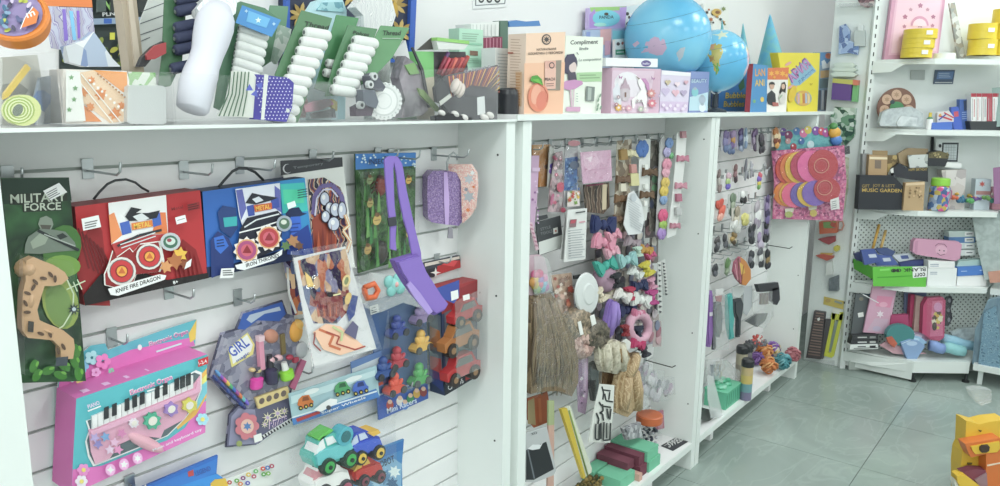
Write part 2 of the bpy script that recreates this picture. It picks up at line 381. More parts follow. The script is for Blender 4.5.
fg.poly([(95,245),(115,248),(113,285),(93,282)],'#3b3632'); fg.poly([(192,372),(234,368),(230,400),(190,402)],'#39404a'); fg.k += 1
g2.build('camouflage_print', r)
bl = MB(); f.slab([(50,10),(225,30),(255,300),(240,420),(60,420)],.001,.032, clear(gloss=.08), bl); bl.build('blister', r)
# ---------------------------------------------------------------- boxed launch toys with a black handle
def case_box(label, crop, corners, cols, mid, name_line, Y, top_d, sets, handle):
    r, b, f = sheet('toy_case', label, 'toy box', corners, Y, top_d, cols[0],'launcher toy cases', side=cols[1], crop=crop, pname='carton')
    return r, b, f
c1 = (70,180,210,523)
r, b, f = case_box('red cardboard toy case reading KNIFE FIRE DRAGON with black handle', c1,[(18,100),(486,38),(514,365),(52,468)],('#b3232a','#7e171c'), None, None, 1.338,.055, None, None)
for pts in ([(20,330),(60,200),(90,130),(120,190),(150,470),(60,468)],[(380,300),(420,220),(470,260),(500,360),(420,385)]): f.poly(pts, '#8b141b')
for i in range(7): f.line([(30+i*14,180+i*12),(70+i*18,330+i*10)],7,'#6a0f16')
for i in range(6): f.line([(375+i*18,250+(i % 3)*14),(400+i*16,370-i*4)],6,'#8d1a1f')
f.poly([(52,468),(514,365),(512,345),(360,372),(220,330),(110,350),(45,430)],'#1c1416')
f.poly([(138,85),(354,55),(362,200),(150,240)],'#f0ede8')
f.poly([(140,130),(160,120),(190,205),(150,238)],'#e58a52'); f.poly([(352,120),(325,120),(300,200),(360,200)],'#e0783f'); f.poly([(150,238),(250,205),(360,200),(340,260),(170,290)],'#b9363a')
f.poly([(180,160),(215,150),(225,195),(190,205)],'#3b5fb4'); f.poly([(300,125),(330,120),(336,165),(305,175)],'#3b5fb4')
f.poly([(200,135),(222,100),(262,108),(240,122),(285,122),(330,112),(318,140),(270,150),(215,152)],'#23242c'); f.poly([(228,135),(262,122),(290,142),(255,158)],'#cfd3d6')
f.poly([(222,160),(300,148),(304,172),(226,186)],'#d9772e'); f.text('METAL',234,182,296,171,20,'#f2c14a')
f.line([(170,245),(250,205),(335,185)],9,'#2b2d33'); f.lines(180,240,330,188,(4,12),2,4,'#cfd3d6')
spikes = [(120,390),(118,350),(135,310),(150,260),(165,285),(215,250),(228,265),(255,235),(330,225),(345,300),(330,340),(240,350),(225,395),(165,402)]
f.poly(spikes, '#e9e2dc'); f.poly([(x*.94+12, y*.96+14) for x, y in spikes],'#8e1b20')
for (x, y, R) in ((184,338,54),(286,283,50)):
    f.ell(x, y, R, R*.98,'#d8d4cf'); f.ell(x, y, R*.84, R*.82,'#5f6266'); f.ell(x, y, R*.78, R*.76,'#c62f35'); f.ell(x, y, R*.45, R*.44,'#8a2023'); f.ell(x, y, R*.36, R*.36,'#e8a23a'); f.star(x, y, R*.3,'#c9672a',3,.5)
f.ell(363,228,38,34,'#b9bec2'); f.ell(363,228,27,24,'#3f6b57'); f.ell(363,226,18,14,'#c7d5cc'); f.ell(358,222,9,7,'#94404f')
for (x, y, q, c) in ((398,275,30,'#e3b43a'),(380,300,34,'#b06a3a'),(345,320,26,'#d3925a'),(415,310,20,'#8b4a2c')): f.star(x, y, q, c, 6,.6, x)
f.poly([(128,402),(320,348),(346,352),(340,368),(165,428),(138,424)],'#ece9e4'); f.text('KNIFE FIRE DRAGON',158,419,324,366,15,'#24211f',.2)
f.poly([(420,305),(440,290),(436,318),(412,330)],'#e8e6e2'); f.text('8+',372,386,390,381,13,'#e8e6e2')
f.poly([(28,142),(92,128),(102,172),(35,186)],'#ecebe6'); f.lines(40,158,90,147,9,3,4,'#6b6e6e')
f.poly([(376,137),(414,127),(420,153),(382,163)],'#ecebe6'); f.line([(384,148),(412,140)],3,'#999')
f.poly([(420,88),(466,78),(468,104),(424,113)],'#8b1b22'); f.lines(424,92,464,84,8,3,3,'#3a1215'); f.text('Metal',362,112,405,102,12,'#7c1a20')
done(r, b, f)
hd = MB(); f.pipe([(118,78,-.03),(140,50,-.03),(170,20,-.03),(200,6,-.03),(240,2,-.03),(275,14,-.03),(300,34,-.03),(325,48,-.03)],5,'#33373a', hd); hd.build('handle', r)
c2 = (190,160,330,523)
r, b, f = case_box('blue cardboard toy case with black handle and two spinner emblems', c2,[(46,118),(428,66),(462,358),(66,440)],('#1f5fb0','#142a4d'), None, None, 1.338,.05, None, None)
f.poly([(66,440),(462,358),(455,320),(330,340),(150,390),(60,400)],'#142347')
f.poly([(335,78),(428,66),(450,270),(350,260)],'#1e86c0'); f.poly([(336,90),(426,84),(440,190),(345,200)],'#2fb7b0'); f.poly([(345,110),(420,110),(425,160),(350,165)],'#45c7a0')
f.poly([(355,200),(372,180),(405,176),(418,196),(436,200),(405,212),(360,216)],'#13244f'); f.poly([(375,212),(410,210),(415,250),(395,285),(375,280),(368,240)],'#2c62c9'); f.poly([(368,290),(440,240),(462,358),(360,352)],'#173a8d'); f.lines(372,240,410,236,14,4,5,'#173a8d')
f.poly([(110,260),(100,195),(118,170),(168,178),(176,250),(150,290)],'#1d3a74'); f.poly([(120,215),(172,210),(172,245),(125,250)],'#27a5a8'); f.poly([(72,300),(100,265),(140,290),(158,330),(160,410),(76,440)],'#1a3170'); f.poly([(85,290),(120,280),(140,320),(110,350),(90,330)],'#2b66c4'); f.lines(95,300,130,295,11,3,4,'#13244f')
f.poly([(164,108),(330,85),(336,200),(190,245),(178,205)],'#d5d8e4'); f.poly([(166,112),(190,108),(205,180),(185,225)],'#5a5fa6'); f.poly([(330,110),(310,95),(312,180),(336,195)],'#5a5fa6')
f.poly([(205,172),(232,165),(236,205),(212,210)],'#33499b'); f.poly([(295,148),(324,140),(328,175),(300,182)],'#33499b'); f.poly([(200,160),(225,122),(260,130),(300,136),(322,140),(290,152),(240,165)],'#20222f'); f.poly([(225,145),(250,135),(268,150),(240,160)],'#c9ced6')
f.poly([(230,168),(298,158),(300,182),(236,194)],'#c1552c'); f.text('METAL',240,190,294,180,18,'#edb545')
f.poly([(180,255),(205,215),(320,188),(340,210),(330,330),(200,380),(160,360)],'#1a1c2d'); f.line([(195,250),(240,222),(325,200)],5,'#cfd3d6'); f.line([(175,270),(255,250),(330,225)],5,'#e7e6ee')
for (x, y, R, c) in ((203,335,46,'#a8457a'),(284,288,46,'#b5383f')):
    f.star(x, y, R*1.12,'#e8dcd6',11,.8); f.ell(x, y, R*.9, R*.9,'#d8a06a'); f.ell(x, y, R*.78, R*.78, c); f.ell(x, y, R*.5, R*.5,'#c95a6c'); f.star(x, y, R*.42,'#8e2430',3,.55)
f.ell(340,235,29,30,'#9aa3b0'); f.ell(340,235,20,21,'#4f6e58'); f.ell(338,230,11,9,'#d0d5c9')
for (x, y, q, c) in ((372,300,26,'#a97a4f'),(345,318,20,'#5b7a4a'),(395,318,18,'#6b4a36')): f.star(x, y, q, c, 6,.6, x)
f.poly([(155,390),(300,352),(332,330),(330,350),(300,372),(190,408),(162,404)],'#dfe1e6'); f.text('IRON THRONES',196,398,320,360,14,'#26282e',.2)
f.poly([(103,402),(152,400),(148,436),(98,438)],'#e6e7e4'); f.lines(108,410,146,408,8,3,4,'#6b6e6e'); f.poly([(346,160),(376,150),(382,170),(352,182)],'#d9f0ea')
f.lines(386,112,422,106,9,4,4,'#15605f',0)
done(r, b, f)
hd = MB(); f.pipe([(128,104,-.02),(150,78,-.02),(180,45,-.02),(205,33,-.02),(235,34,-.02),(265,48,-.02),(296,78,-.02)],5,'#33373a', hd); hd.build('handle', r)
# ---------------------------------------------------------------- tattoo sheets
TAT = busy(['#3c2b52','#9a4a3a','#d8b48a','#5b6a92','#c7723f','#2a2438','#8f8aa8'],75,.25,'voronoi', stretch=(1,1,.55))
TAT2 = busy(['#4a3a5c','#9c3f33','#c9893f','#6d6f93','#e2c9a8','#2f2c3e'],14,.25,'wave')
c3 = (270,150,390,449)
r, b, f = sheet('tattoo_sheet','long tattoo sheet under a black header beside the blue toy case','sticker sheet',[(36,42),(272,28),(318,440),(135,430)],1.372,.002,'#dcdcd8', crop=c3)
f.poly([(38,40),(270,27),(272,62),(40,95)],'#3a3b41'); f.ell(64,70,17,18,'#c9cbcd'); f.ell(67,69,15,16,'#3a3b41'); f.text('Temporary',86,74,200,56,12,'#75777c')
f.poly([(140,110),(200,102),(262,140),(276,175),(300,360),(280,430),(160,430)], TAT2); f.poly([(155,260),(185,235),(250,330),(240,400),(165,390)],'#96402e')
f.line([(160,240),(165,170),(190,135),(230,130),(262,165),(275,215)],16,'#6a5c94'); f.line([(165,245),(172,180),(196,148),(226,146),(250,175)],6,'#c9c5dc')
for (x, y, w, h) in ((200,182,16,24),(218,216,14,20),(202,248,14,20),(238,222,18,24),(262,225,14,30),(230,275,20,24)): f.ell(x, y, w+4, h+4,'#28243a'); f.ell(x, y, w, h, '#b9bfd0'); f.ell(x-4, y-6, w*.4, h*.4,'#eef0f5')
for i in range(6): f.poly([(165+i*16,390),(172+i*16,300-(i % 2)*25),(184+i*14,390)],('#b3512f','#7a2b26')[i % 2])
f.line([(270,240),(285,280),(262,300),(290,340),(275,380)],12,'#d9a070'); f.line([(270,240),(285,280),(262,300),(290,340),(275,380)],4,'#f0e2cc')
done(r, b, f)
c4 = (270,240,390,417)
nn = (-.1,-1,.16)
r, b, f = sheet('tattoo_sheet','white tattoo sheet in a shiny clear sleeve hanging lowest, tilted','sticker sheet',[(82,62),(262,22),(370,378),(148,440)],1.30,.002,'#e6e5e1', crop=c4, n=nn)
f.poly([(88,66),(258,28),(300,200),(345,360),(155,412),(112,220)],'#ecebe8'); f.poly([(96,72),(150,55),(262,30),(280,100),(272,170),(285,230),(232,290),(150,290),(120,200)], TAT)
f.poly([(160,180),(250,185),(255,250),(215,288),(170,262)],'#9c4434')
for i in range(9): f.poly([(165+i*10,270),(158+i*12,215-(i % 2)*18),(175+i*9,262)],('#c76a48','#7a2f2c')[i % 2])
f.poly([(118,110),(140,130),(150,160),(128,165)],'#e3c06a'); f.ell(262,142,14,22,'#e0c98a',15); f.ell(262,142,7,14,'#7f8a5a',15); f.ell(268,203,11,22,'#d8b76a',15); f.poly([(282,190),(302,195),(290,260),(270,285),(262,250)],'#3b4c86')
f.line([(190,182),(240,190)],9,'#4a2c30'); f.ell(205,190,12,8,'#241c22'); f.line([(215,192),(242,186)],5,'#ecd9a0')
f.poly([(145,320),(190,290),(240,300),(300,350),(325,372),(240,400),(180,380)],'#e8b89a'); f.line([(165,310),(215,330),(200,365),(240,380)],9,'#c1663f'); f.line([(190,318),(235,335),(225,360),(290,380),(325,368)],5,'#a33f34'); f.line([(150,320),(145,360),(170,385)],5,'#8a3a38'); f.line([(210,300),(245,320),(240,350)],8,'#b9c08a')
f.poly([(250,320),(280,280),(300,300),(290,345)],'#5d5a7a')
done(r, b, f)
sl = MB(); f.slab([(70,40),(270,5),(385,380),(150,446)],.002,.005, clear(gloss=.22, wrinkle=14, rough=.04), sl); sl.build('clear_sleeve', r)
r, b, f = sheet('tattoo_sheet','colourful tattoo sheet half hidden behind the shiny tilted sleeve','sticker sheet',[(48,75),(200,62),(180,250),(80,262)],1.365,.002, TAT, crop=c4); f.line([(60,95),(66,190),(90,255)],8,'#d8d8d4'); done(r, b, f)

# ---------------------------------------------------------------- toy organ box
co_ = (40,310,220,497)
r, b, f = sheet('toy_organ_box','pink and teal box reading Electronic Organ with a toy keyboard behind its window','toy box',[(100,245),(462,122),(456,338),(86,510)],1.318,.077,'#4fb3bd', side='#d567b0', crop=co_, pname='carton')
PK = '#d86cb6'
f.poly([(86,510),(90,440),(170,430),(280,385),(350,360),(400,325),(440,262),(458,250),(456,338)], PK)
f.poly([(425,200),(460,160),(459,240),(430,290),(380,330),(372,318)],'#e9b14c'); f.poly([(432,206),(460,175),(459,215),(430,270)],'#e6dc72'); f.poly([(436,215),(460,195),(460,228),(432,275)],'#6fbfd0')
win = [(130,305),(165,292),(205,290),(240,268),(280,248),(330,240),(390,190),(425,172),(441,178),(441,222),(425,262),(396,300),(350,345),(270,378),(190,410),(150,425),(136,400),(128,360),(138,330)]
cx_, cy_ = 285,300
f.poly([(cx_+(x-cx_)*1.03, cy_+(y-cy_)*1.05) for x, y in win],'#e8eff0'); f.poly(win, '#53636a')
for k, (x, y) in enumerate(((118,440),(445,300),(110,470))):   # flowers in place of the printed figures
    for q in range(6): f.ell(x+11*math.cos(q*1.05), y+11*math.sin(q*1.05),7,7,('#e58ccb','#9fd3e8','#e8d6f0')[k])
    f.ell(x, y, 6,6,'#f2d46a')
f.text('Electronic Organ',245,238,362,193,20,'#e9ecef',.15); f.text('Electronic Organ',246,236,361,192,16,'#e06fae',.15)
f.line([(290,222),(340,205)],4,'#e4ecec'); f.text('PIANO',128,270,160,258,12,'#f4c6e6'); f.line([(126,276),(162,262)],4,'#f2f2ee')
f.poly([(430,135),(458,125),(458,145),(430,155)],'#c7262f'); f.text('1-2-4',433,150,455,142,10,'#f0d9d9')
for i, (x, y) in enumerate(((188,437),(225,422),(262,405))): f.ell(x, y, 14,16,'#e6a7d4'); f.star(x, y, 11,'#f6eef4',4+i, .5)
f.text('Music and keyboard toy',305,388,440,330,9,'#f6d9ee',.1)
# top and side faces
ft = Face(b, f.p(100,245)+V((0,.02,.0004)),(0,0,1)); ft.crop(*co_);
for i in range(5): b.box(f.p(130+60*i, 236-20*i)+V((0,.015,0)), f.p(150+60*i, 229-20*i)+V((0,.03,.0008)),'#f0b9de')
P0, P1 = f.p(100,245), f.p(88,505)
fs = Face(b, P0+V((-.0003,0,0)),(-1,0,0)); fs.crop(*co_)
fs.poly([(50,275),(90,285),(90,305),(50,295)],'#9fd6c8'); fs.ell(68,370,15,30,'#e592c8'); fs.ell(62,360,8,13,'#f2c8e2'); fs.ell(72,340,8,10,'#8a4fb0'); fs.ell(66,400,10,8,'#edd06b'); fs.lines(44,430,76,440,8,6,3,'#e9b7dc')
done(r, b, f)
hd = MB(); fb = Face(hd, V((0,1.395,0)),(0,-1,0)); fb.crop(*co_)
hp = [(48,228),(52,190),(62,160),(85,150),(105,128),(140,98),(180,92),(188,110),(255,85),(340,55),(432,26),(428,98)]
hd.prism([fb.p(*q) for q in hp], V((0,.004,0)),'#58b6c4','#d8d8d8')
fb.poly([(48,228),(54,195),(100,160),(180,140),(250,110),(420,75),(428,98),(50,228)], PK)
fb.poly([(410,65),(432,26),(429,80),(414,90)],'#e6c34d'); fb.text('Electronic Organ',302,105,410,68,18,'#eceff0',.15); fb.text('Electronic Organ',303,104,409,67,14,'#d865ae',.15); fb.line([(320,115),(390,92)],5,'#c9e6ea')
for (x, y, q, c) in ((85,185,14,'#cfe8f2'),(115,155,18,'#7fc6e3'),(140,130,20,'#a8dff0'),(170,140,22,'#e57fc0'),(150,170,14,'#f0a8d8'),(105,200,12,'#f3d978'),(190,165,9,'#7ed0a8')):
    for k in range(5): fb.ell(x+q*.6*math.cos(k*1.257), y+q*.6*math.sin(k*1.257), q*.42, q*.42, c)
fb.ell(268,100,6,8,'#e9eceb'); hd.build('hanging_header', r)
# keyboard
kb = MB(); PKK = mat('#dfa3bd',.35); f.slab([(132,330),(420,205),(440,180),(440,222),(395,300),(340,330),(330,352),(270,345),(215,370),(190,408),(150,424),(138,390)],0,.004, PKK, kb); f.slab([(136,332),(425,215),(430,196),(436,196),(436,222),(425,228),(138,345)],.004,.0075, mat('#e9a9c6',.3), kb); f.blob(290,365,62,16,.009,'#e0a6b6',-22, kb, .002); kb.build('keyboard_body', r)
ky = MB()
for i in range(17):
    x = 140+i*16.5; y = 318-i*6.7; f.slab([(x, y-26),(x+14.5, y-32),(x+14.5, y+3),(x, y+9)],.0005,.006,'#e6e3e2', ky)
ky.build('white_keys', r)
kk = MB()
for x in (178,200,235,256,277,318,340,372,388,404): y = 303-(x-145)*.405; f.slab([(x-6, y-22),(x+6, y-27),(x+6, y+5),(x-6, y+10)],.006,.0085,'#2c2f33', kk)
kk.build('black_keys', r)
for (x, y, R, c, n, nm) in ((303,302,26,'#3fae8c',8,'star_button'),(355,270,22,'#9a78c2',6,'purple_button'),(405,260,22,'#d8cf4f',6,'yellow_button'),(252,308,15,'#ecd9e4',8,'round_button')):
    q = MB(); f.slab([(x+R*(1 if i % 2 else .72)*math.cos(math.pi*i/n), y+R*(1 if i % 2 else .72)*math.sin(math.pi*i/n)) for i in range(2*n)],.005,.0105, c, q); f.disc(x, y, R*.45,.0105,.012,'#e9dcd2', q); f.ell(x, y, 1,1, c); q.build(nm, r)
pt = MB(); fp = Face(pt, f.o+f.n*.0078, f.n); fp.crop(*co_)
for (x, y, c) in ((160,370,'#8a7fc2'),(180,350,'#6f9fd0'),(205,365,'#e9b6d4'),(225,340,'#d77fb4'),(192,385,'#f2c7df'),(150,352,'#b9a4d8'),(215,385,'#e58fc0')): fp.star(x, y, 15, c, 5,.5, x)
pt.build('keyboard_print', r)
wn = MB(); f.slab(win, .0125,.013, clear(gloss=.1), wn); wn.build('window_film', r)
# ---------------------------------------------------------------- girl cosmetics pack
cg = (205,290,315,334)
r, b, f = sheet('cosmetics_toy_pack','dark patterned play make-up pack reading GIRL with nail polish and rings','toy',[(10,262),(48,130),(92,118),(112,68),(235,30),(250,72),(270,78),(292,190),(262,310),(272,382),(255,392),(155,470),(62,478),(72,380),(92,352)],1.375,.003, busy(['#4a4b63','#6d6f86','#3c3b52','#8a88a0'],60,.3), crop=cg)
f.poly([(14,262),(52,135),(95,122),(270,82),(288,190),(258,305),(100,348)], busy(['#77768c','#8d8ca0','#66657c','#9b98a8'],70,.3))
f.poly([(98,118),(115,72),(233,36),(245,72),(225,95),(160,92),(120,120)],'#2e55a4'); f.poly([(125,90),(135,75),(225,50),(230,62),(180,72),(140,100)],'#aab6c8')
f.poly([(68,178),(128,128),(150,165),(145,195),(80,235)],'#ded27c'); f.poly([(74,180),(126,135),(144,166),(138,186),(84,224)],'#eceae4'); f.text('GIRL',84,206,136,166,34,'#3b55b4'); f.text('magic',98,222,136,196,12,'#4a63b9')
f.poly([(72,380),(100,350),(140,362),(165,350),(235,330),(262,312),(272,382),(160,466),(64,474)],'#63627c'); f.poly([(78,384),(100,358),(150,362),(160,465),(70,470)],'#8d8ca8')
f.text('Amore',192,422,250,400,34,'#e0c8d8',.2); f.text('Amore',194,420,250,400,26,'#5a4f86',.2); f.line([(160,452),(265,388)],9,'#dcdcdc')
for i in range(12): f.line([(162+i*8.6,451-i*5.1),(166+i*8.6,448.5-i*5.1)],9,'#2b2b33')
for (x, y, q) in ((185,385,18),(215,372,20),(235,365,14),(175,405,12)): f.star(x, y, q, '#e6dcb4',8,.35); f.star(x, y, q*.5,'#b9a2c8',8,.4)
for q in range(7): f.ell(120+24*math.cos(q*.9),410+28*math.sin(q*.9),14,14,'#c9737f')     # flower print
f.ell(120,410,20,22,'#dcb3a4'); f.star(120,410,14,'#4f7bb4',6,.5); f.poly([(138,438),(162,430),(166,452),(142,460)],'#e3e3df'); f.ell(95,462,9,9,'#8f9a5a')
done(r, b, f)
q = MB()
for i, c in enumerate(('#4aa0d8','#8a5fc0','#d85a9a','#e8c04a','#56b07a','#3f6fc0','#a84fa0','#e07a4a','#6ac0c0','#7a5fd0')):
    x, y = 36+i*9.5,252+i*9.5; f.blob(x, y, 14,5,.005, c, -42, q, .004); f.blob(x-8, y+14,12,5,.005,('#2f4f9a','#3a3a7a')[i % 2],-42, q, .004)
q.build('bead_row', r)
def bottle(x, y, w, h, col, cap, nm, ang=0):
    q = MB(); c, ax, ay, k = f.axes(x, y); a = math.radians(ang); up = (V((0,0,1))*math.cos(a)+ax*math.sin(a)).normalized(); o = c+f.n*.012
    q.lathe(o-up*h*.5*k, up, [(w*.42*k, 0),(w*.5*k, h*.08*k),(w*.5*k, h*.45*k),(w*.22*k, h*.55*k)], mat(col, .15),14); q.lathe(o+up*h*.05*k, up, [(w*.26*k, 0),(w*.2*k, h*.42*k)], mat(cap, .3),12); q.build(nm, r)
bottle(148,262,34,56,'#d2309a','#5c5a66','pink_polish',8); bottle(190,235,34,80,'#332c4c','#27232f','purple_polish',-4); bottle(235,240,36,48,'#8fd62f','#e7e7df','green_polish',-14)
q = MB(); f.slab([(152,150),(166,146),(172,236),(158,240)],.002,.014,'#d98fa8', q); f.slab([(150,138),(168,134),(168,150),(152,154)],.002,.016,'#e7c3cc', q); q.build('lip_gloss', r)
q = MB(); f.slab([(252,292),(288,208),(302,214),(266,302)],.002,.008,'#b6587e', q); q.build('nail_file', r)
q = MB(); f.slab([(146,325),(244,290),(252,322),(156,358)],.002,.009,'#d9c184', q)
for i in range(4): f.disc(165+i*22,334-i*7.6,8,.009,.0093,'#6b5a55', q); f.k += 1
q.build('toe_separator', r)
def bow(q, x, y, s, c, rot=0, kn=None, fa=None, h0=.012):
    F_ = fa or f; a = math.radians(rot)
    for sg in (-1,1): F_.blob(x+sg*s*.5*math.cos(a), y+sg*s*.5*math.sin(a), s*.5, s*.34,.008, c, rot+sg*12, q, h0)
    F_.blob(x, y, s*.17, s*.2,.011, kn or c, 0, q, h0)
q = MB(); bow(q, 202,205,24,'#e3b4bc',-15,'#3b3442'); q.build('pink_bow', r)
q = MB(); bow(q, 142,240,18,'#c9b27c',10,'#3b3442'); q.build('gold_bow', r)
q = MB(); bow(q, 256,205,20,'#a82a48',25); q.build('red_bow', r)
q = MB(); f.blob(200,140,24,18,.009,'#c98a72',-20, q); q.build('blush_pot', r)
q = MB(); f.blob(275,125,19,28,.014,'#e5a336',10, q); f.blob(280,105,14,14,.016,'#eab24a',0, q); q.build('orange_clip', r)
q = MB(); f.blob(293,182,18,22,.009,'#b3b5b9',20, q); q.build('glitter_pot', r)
q = MB(); f.slab([(224,135),(236,130),(240,190),(228,196)],.002,.008,'#7a683c', q); q.build('gold_tube', r)
bl = MB(); f.slab([(18,262),(54,140),(95,125),(268,88),(284,190),(252,300),(98,344)],.001,.034, clear(gloss=.04, rough=.05), bl); bl.build('blister', r)
# ---------------------------------------------------------------- bag of toy cars
cb = (280,360,410,501)
r, b, f = sheet('toy_car_bag','clear bag of four chunky toy cars under a light blue picture header','toy',[(34,130),(372,22),(384,142),(52,252)],1.352,.003,'#9cbcc4', crop=cb, pname='header_card')
f.poly([(44,225),(370,110),(384,142),(52,252)],'#3f74b4'); f.line([(46,222),(372,120)],6,'#cfd9de'); f.poly([(60,226),(150,195),(155,205),(66,238)],'#b03a3a'); f.text('Super Wheels',160,212,330,150,12,'#dfe7ec',.1)
f.poly([(40,140),(365,38),(366,60),(42,170)],'#b9d2d6'); f.ell(120,120,30,10,'#dbe6e8',-18); f.ell(280,72,36,10,'#dbe6e8',-18)
for (x, y, c, k) in ((95,165,'#c9702f','#8a4a26'),(235,112,'#4d9a62','#2c5c3c'),(303,108,'#3f62b8','#26366e')):
    f.poly([(x-30, y+8),(x-26, y-14),(x-12, y-28),(x+14, y-32),(x+24, y-14),(x+32, y-8),(x+30, y+10),(x-10, y+22)], c); f.poly([(x-10, y-22),(x+10, y-27),(x+16, y-12),(x-12, y-6)], k)
    for dx in (-18,2,22): f.ell(x+dx, y+14-dx*.3,8,9,'#23262b'); f.ell(x+dx, y+14-dx*.3,4,4,'#c9b24a')
f.poly([(120,190),(150,165),(185,145),(212,148),(210,165),(180,180),(150,196)],'#e6e8e6'); f.ell(178,180,9,9,'#4a4a4d')
done(r, b, f)
def chunky_car(nm, f, r, x, y, s, rot, body, cab, win, hub, tyre, extra=None):
    """small rounded toy car, pointing left, tilted by rot degrees"""
    a = math.radians(rot); R = lambda u, v: (x+(u*math.cos(a)-v*math.sin(a))*s, y+(u*math.sin(a)+v*math.cos(a))*s)
    q = MB(); f.slab([R(*p) for p in ((-80,30),(-84,0),(-74,-18),(-52,-30),(-40,-58),(-18,-72),(28,-72),(48,-52),(62,-36),(80,-26),(84,22),(74,34),(-70,38))],.004,.05, body, q); f.slab([R(*p) for p in ((-74,22),(-70,-12),(-48,-24),(50,-30),(72,-20),(76,20))],.05,.058, cab or body, q); o = q.build('toy_car_body', r)
    q = MB(); f.slab([R(*p) for p in ((-72,-16),(-38,-54),(-20,-64),(-22,-30),(-50,-20))],.012,.052, win, q); f.slab([R(*p) for p in ((-12,-64),(18,-64),(26,-38),(-12,-34))],.03,.052, win, q); q.build('car_window', o)
    for u in (-42,46):
        q = MB(); X, Y_ = R(u, 34); f.disc(X, Y_, 27*s, .03,.066, tyre, q, 25*s); f.disc(X, Y_, 17*s, .066,.068, hub, q); f.disc(X, Y_, 6*s, .068,.072, tyre, q); q.build('wheel', o)
    if extra: q = MB(); extra(q, R); q.build('car_roof_part', o)
    return o
chunky_car('red', f, r, 282,405,.72,-14, mat('#b8302c',.3), None, mat('#d9b24a',.3),'#7a3a48','#292b30')
chunky_car('white', f, r, 140,438,.92,-12, mat('#e4e3e0',.3), None, mat('#c98a92',.3),'#a8536a','#33343a')
chunky_car('blue', f, r, 272,312,.82,-16, mat('#2f47b0',.25), mat('#3a58c4',.25), mat('#b9c6d8',.2),'#d8b53c','#23252b', lambda q, R: f.slab([R(*p) for p in ((28,-60),(80,-62),(86,-44),(50,-38))],.01,.055,'#d8ab3a', q))
chunky_car('teal', f, r, 150,335,1.0,-18, mat('#4fb3a8',.3), mat('#62bcc0',.3), mat('#dfe4ea',.2),'#3aa34e','#23382f', lambda q, R: (f.slab([R(*p) for p in ((-40,-70),(20,-92),(30,-82),(-34,-58))],.012,.05,'#5db84f', q), f.disc(*R(58,-52),28,.03,.06,'#4aa8b8', q), f.disc(*R(58,-52),17,.06,.062,'#2a6a70', q)))
bg = MB(); f.slab([(40,245),(384,135),(360,190),(372,440),(330,470),(210,500),(60,500),(36,400)],-.001,.078, clear(gloss=.045, wrinkle=22, rough=.05), bg); bg.build('clear_bag', r)
# ---------------------------------------------------------------- insect pack and lilac sling bag
ci = (340,140,460,364)
r, b, f = sheet('insect_toy_pack','green leafy pack of plastic insects under a blue header','toy',[(46,42),(230,38),(226,352),(56,404)],1.378,.004, busy(['#1c371e','#2c5226','#3f6833','#18301e','#527a42'],26,.3,'noise'), crop=ci)
f.poly([(46,42),(230,38),(229,78),(47,90)],'#3a7cc4')
for i in range(26): f.ell(50+random.random()*176,44+random.random()*36,3,3,'#cfdff0')
f.text('INSECTS',82,74,150,70,16,'#26375e')
for i in range(24): x = 62+random.random()*155; y = 110+random.random()*240; a = random.uniform(-25,25); f.poly([(x-5, y+55),(x, y-40+a*.3),(x+6, y+50)], random.choice(('#47823a','#5f8f49','#255a26','#34753a')))
for (x, y, s, c) in ((100,240,17,'#b89a52'),(70,330,15,'#a98a4c'),(75,190,13,'#9a8a50'),(190,120,12,'#c9a04a'),(70,120,13,'#7a8a60'),(188,280,12,'#c2a85a')):
    for k in range(6): f.line([(x, y),(x+s*1.5*math.cos(k*1.05+.3), y+s*1.9*math.sin(k*1.05+.3))],2.5,'#4a3c24')
    f.ell(x, y, s*.7, s, c, 20); f.ell(x, y-s*.9, s*.45, s*.4,'#6b4a2a'); f.line([(x-s*.5, y+2),(x+s*.5, y)],2,'#5a4a28')
done(r, b, f)
def bug(x, y, rx, ry, c, c2, nm):
    q = MB(); f.blob(x, y, rx, ry, .012, c, 0, q, .004); f.blob(x, y-ry*.95, rx*.6, ry*.3,.01, c2,0, q, .004)
    for k in range(3):
        for s_ in (-1,1): f.pipe([(x, y-ry*.3+k*ry*.4,.006),(x+s_*rx*1.5, y-ry*.5+k*ry*.5,.008),(x+s_*rx*1.8, y-ry*.2+k*ry*.6,.003)],1.6, c2, q)
    q.build(nm, r)
bug(120,138,15,24,'#7a2c22','#4a1d18','red_beetle'); bug(122,340,18,26,'#3a3632','#221f1d','dark_beetle')
bl = MB(); f.slab([(54,95),(226,84),(223,345),(60,392)],.0008,.02, clear(gloss=.07, wrinkle=18), bl); bl.build('clear_bag', r)
t = thing('sling_bag','lilac fabric sling bag with wide strap hanging over the insect pack','bag', WY(425,300,1.30)); q = MB(); fl = Face(q, V((0,1.34,0)),(-.25,-1,.05)); fl.crop(*ci)
PUR = mat('#7b60b2',.75); PUR2 = mat('#6d53a2',.8)
fl.slab([(132,62),(138,52),(150,48),(172,50),(186,75),(198,150),(222,260),(242,340),(246,400),(222,380),(205,290),(190,240),(176,170),(168,100),(160,66),(158,90),(162,200),(168,250),(165,300),(168,335),(150,330),(150,260),(142,200),(136,130)],.0,.005, PUR, q); q.build('strap', t)
q = MB(); fl.slab([(140,236),(164,232),(166,258),(144,262)],.004,.008,'#2f3038', q); q.build('strap_slider', t)
cc = (355,260,495,425); q = MB(); fl.crop(*cc)
def hull_bag(q):
    top = [(112,0),(128,35),(150,70),(175,105),(205,140),(232,165),(262,150),(270,135),(250,110),(225,70),(200,30),(180,-20)]
    fl.slab(top, -.012,.012, PUR2, q); fl.slab([(x*.94+12, y*.92+4) for x, y in top],.012,.022, PUR, q)
hull_bag(q); q.build('pouch', t)
q = MB(); fl.slab([(150,60),(180,95),(218,150),(205,160),(165,112),(140,72)],.02,.025,'#9d86c9', q); q.build('front_pocket', t)
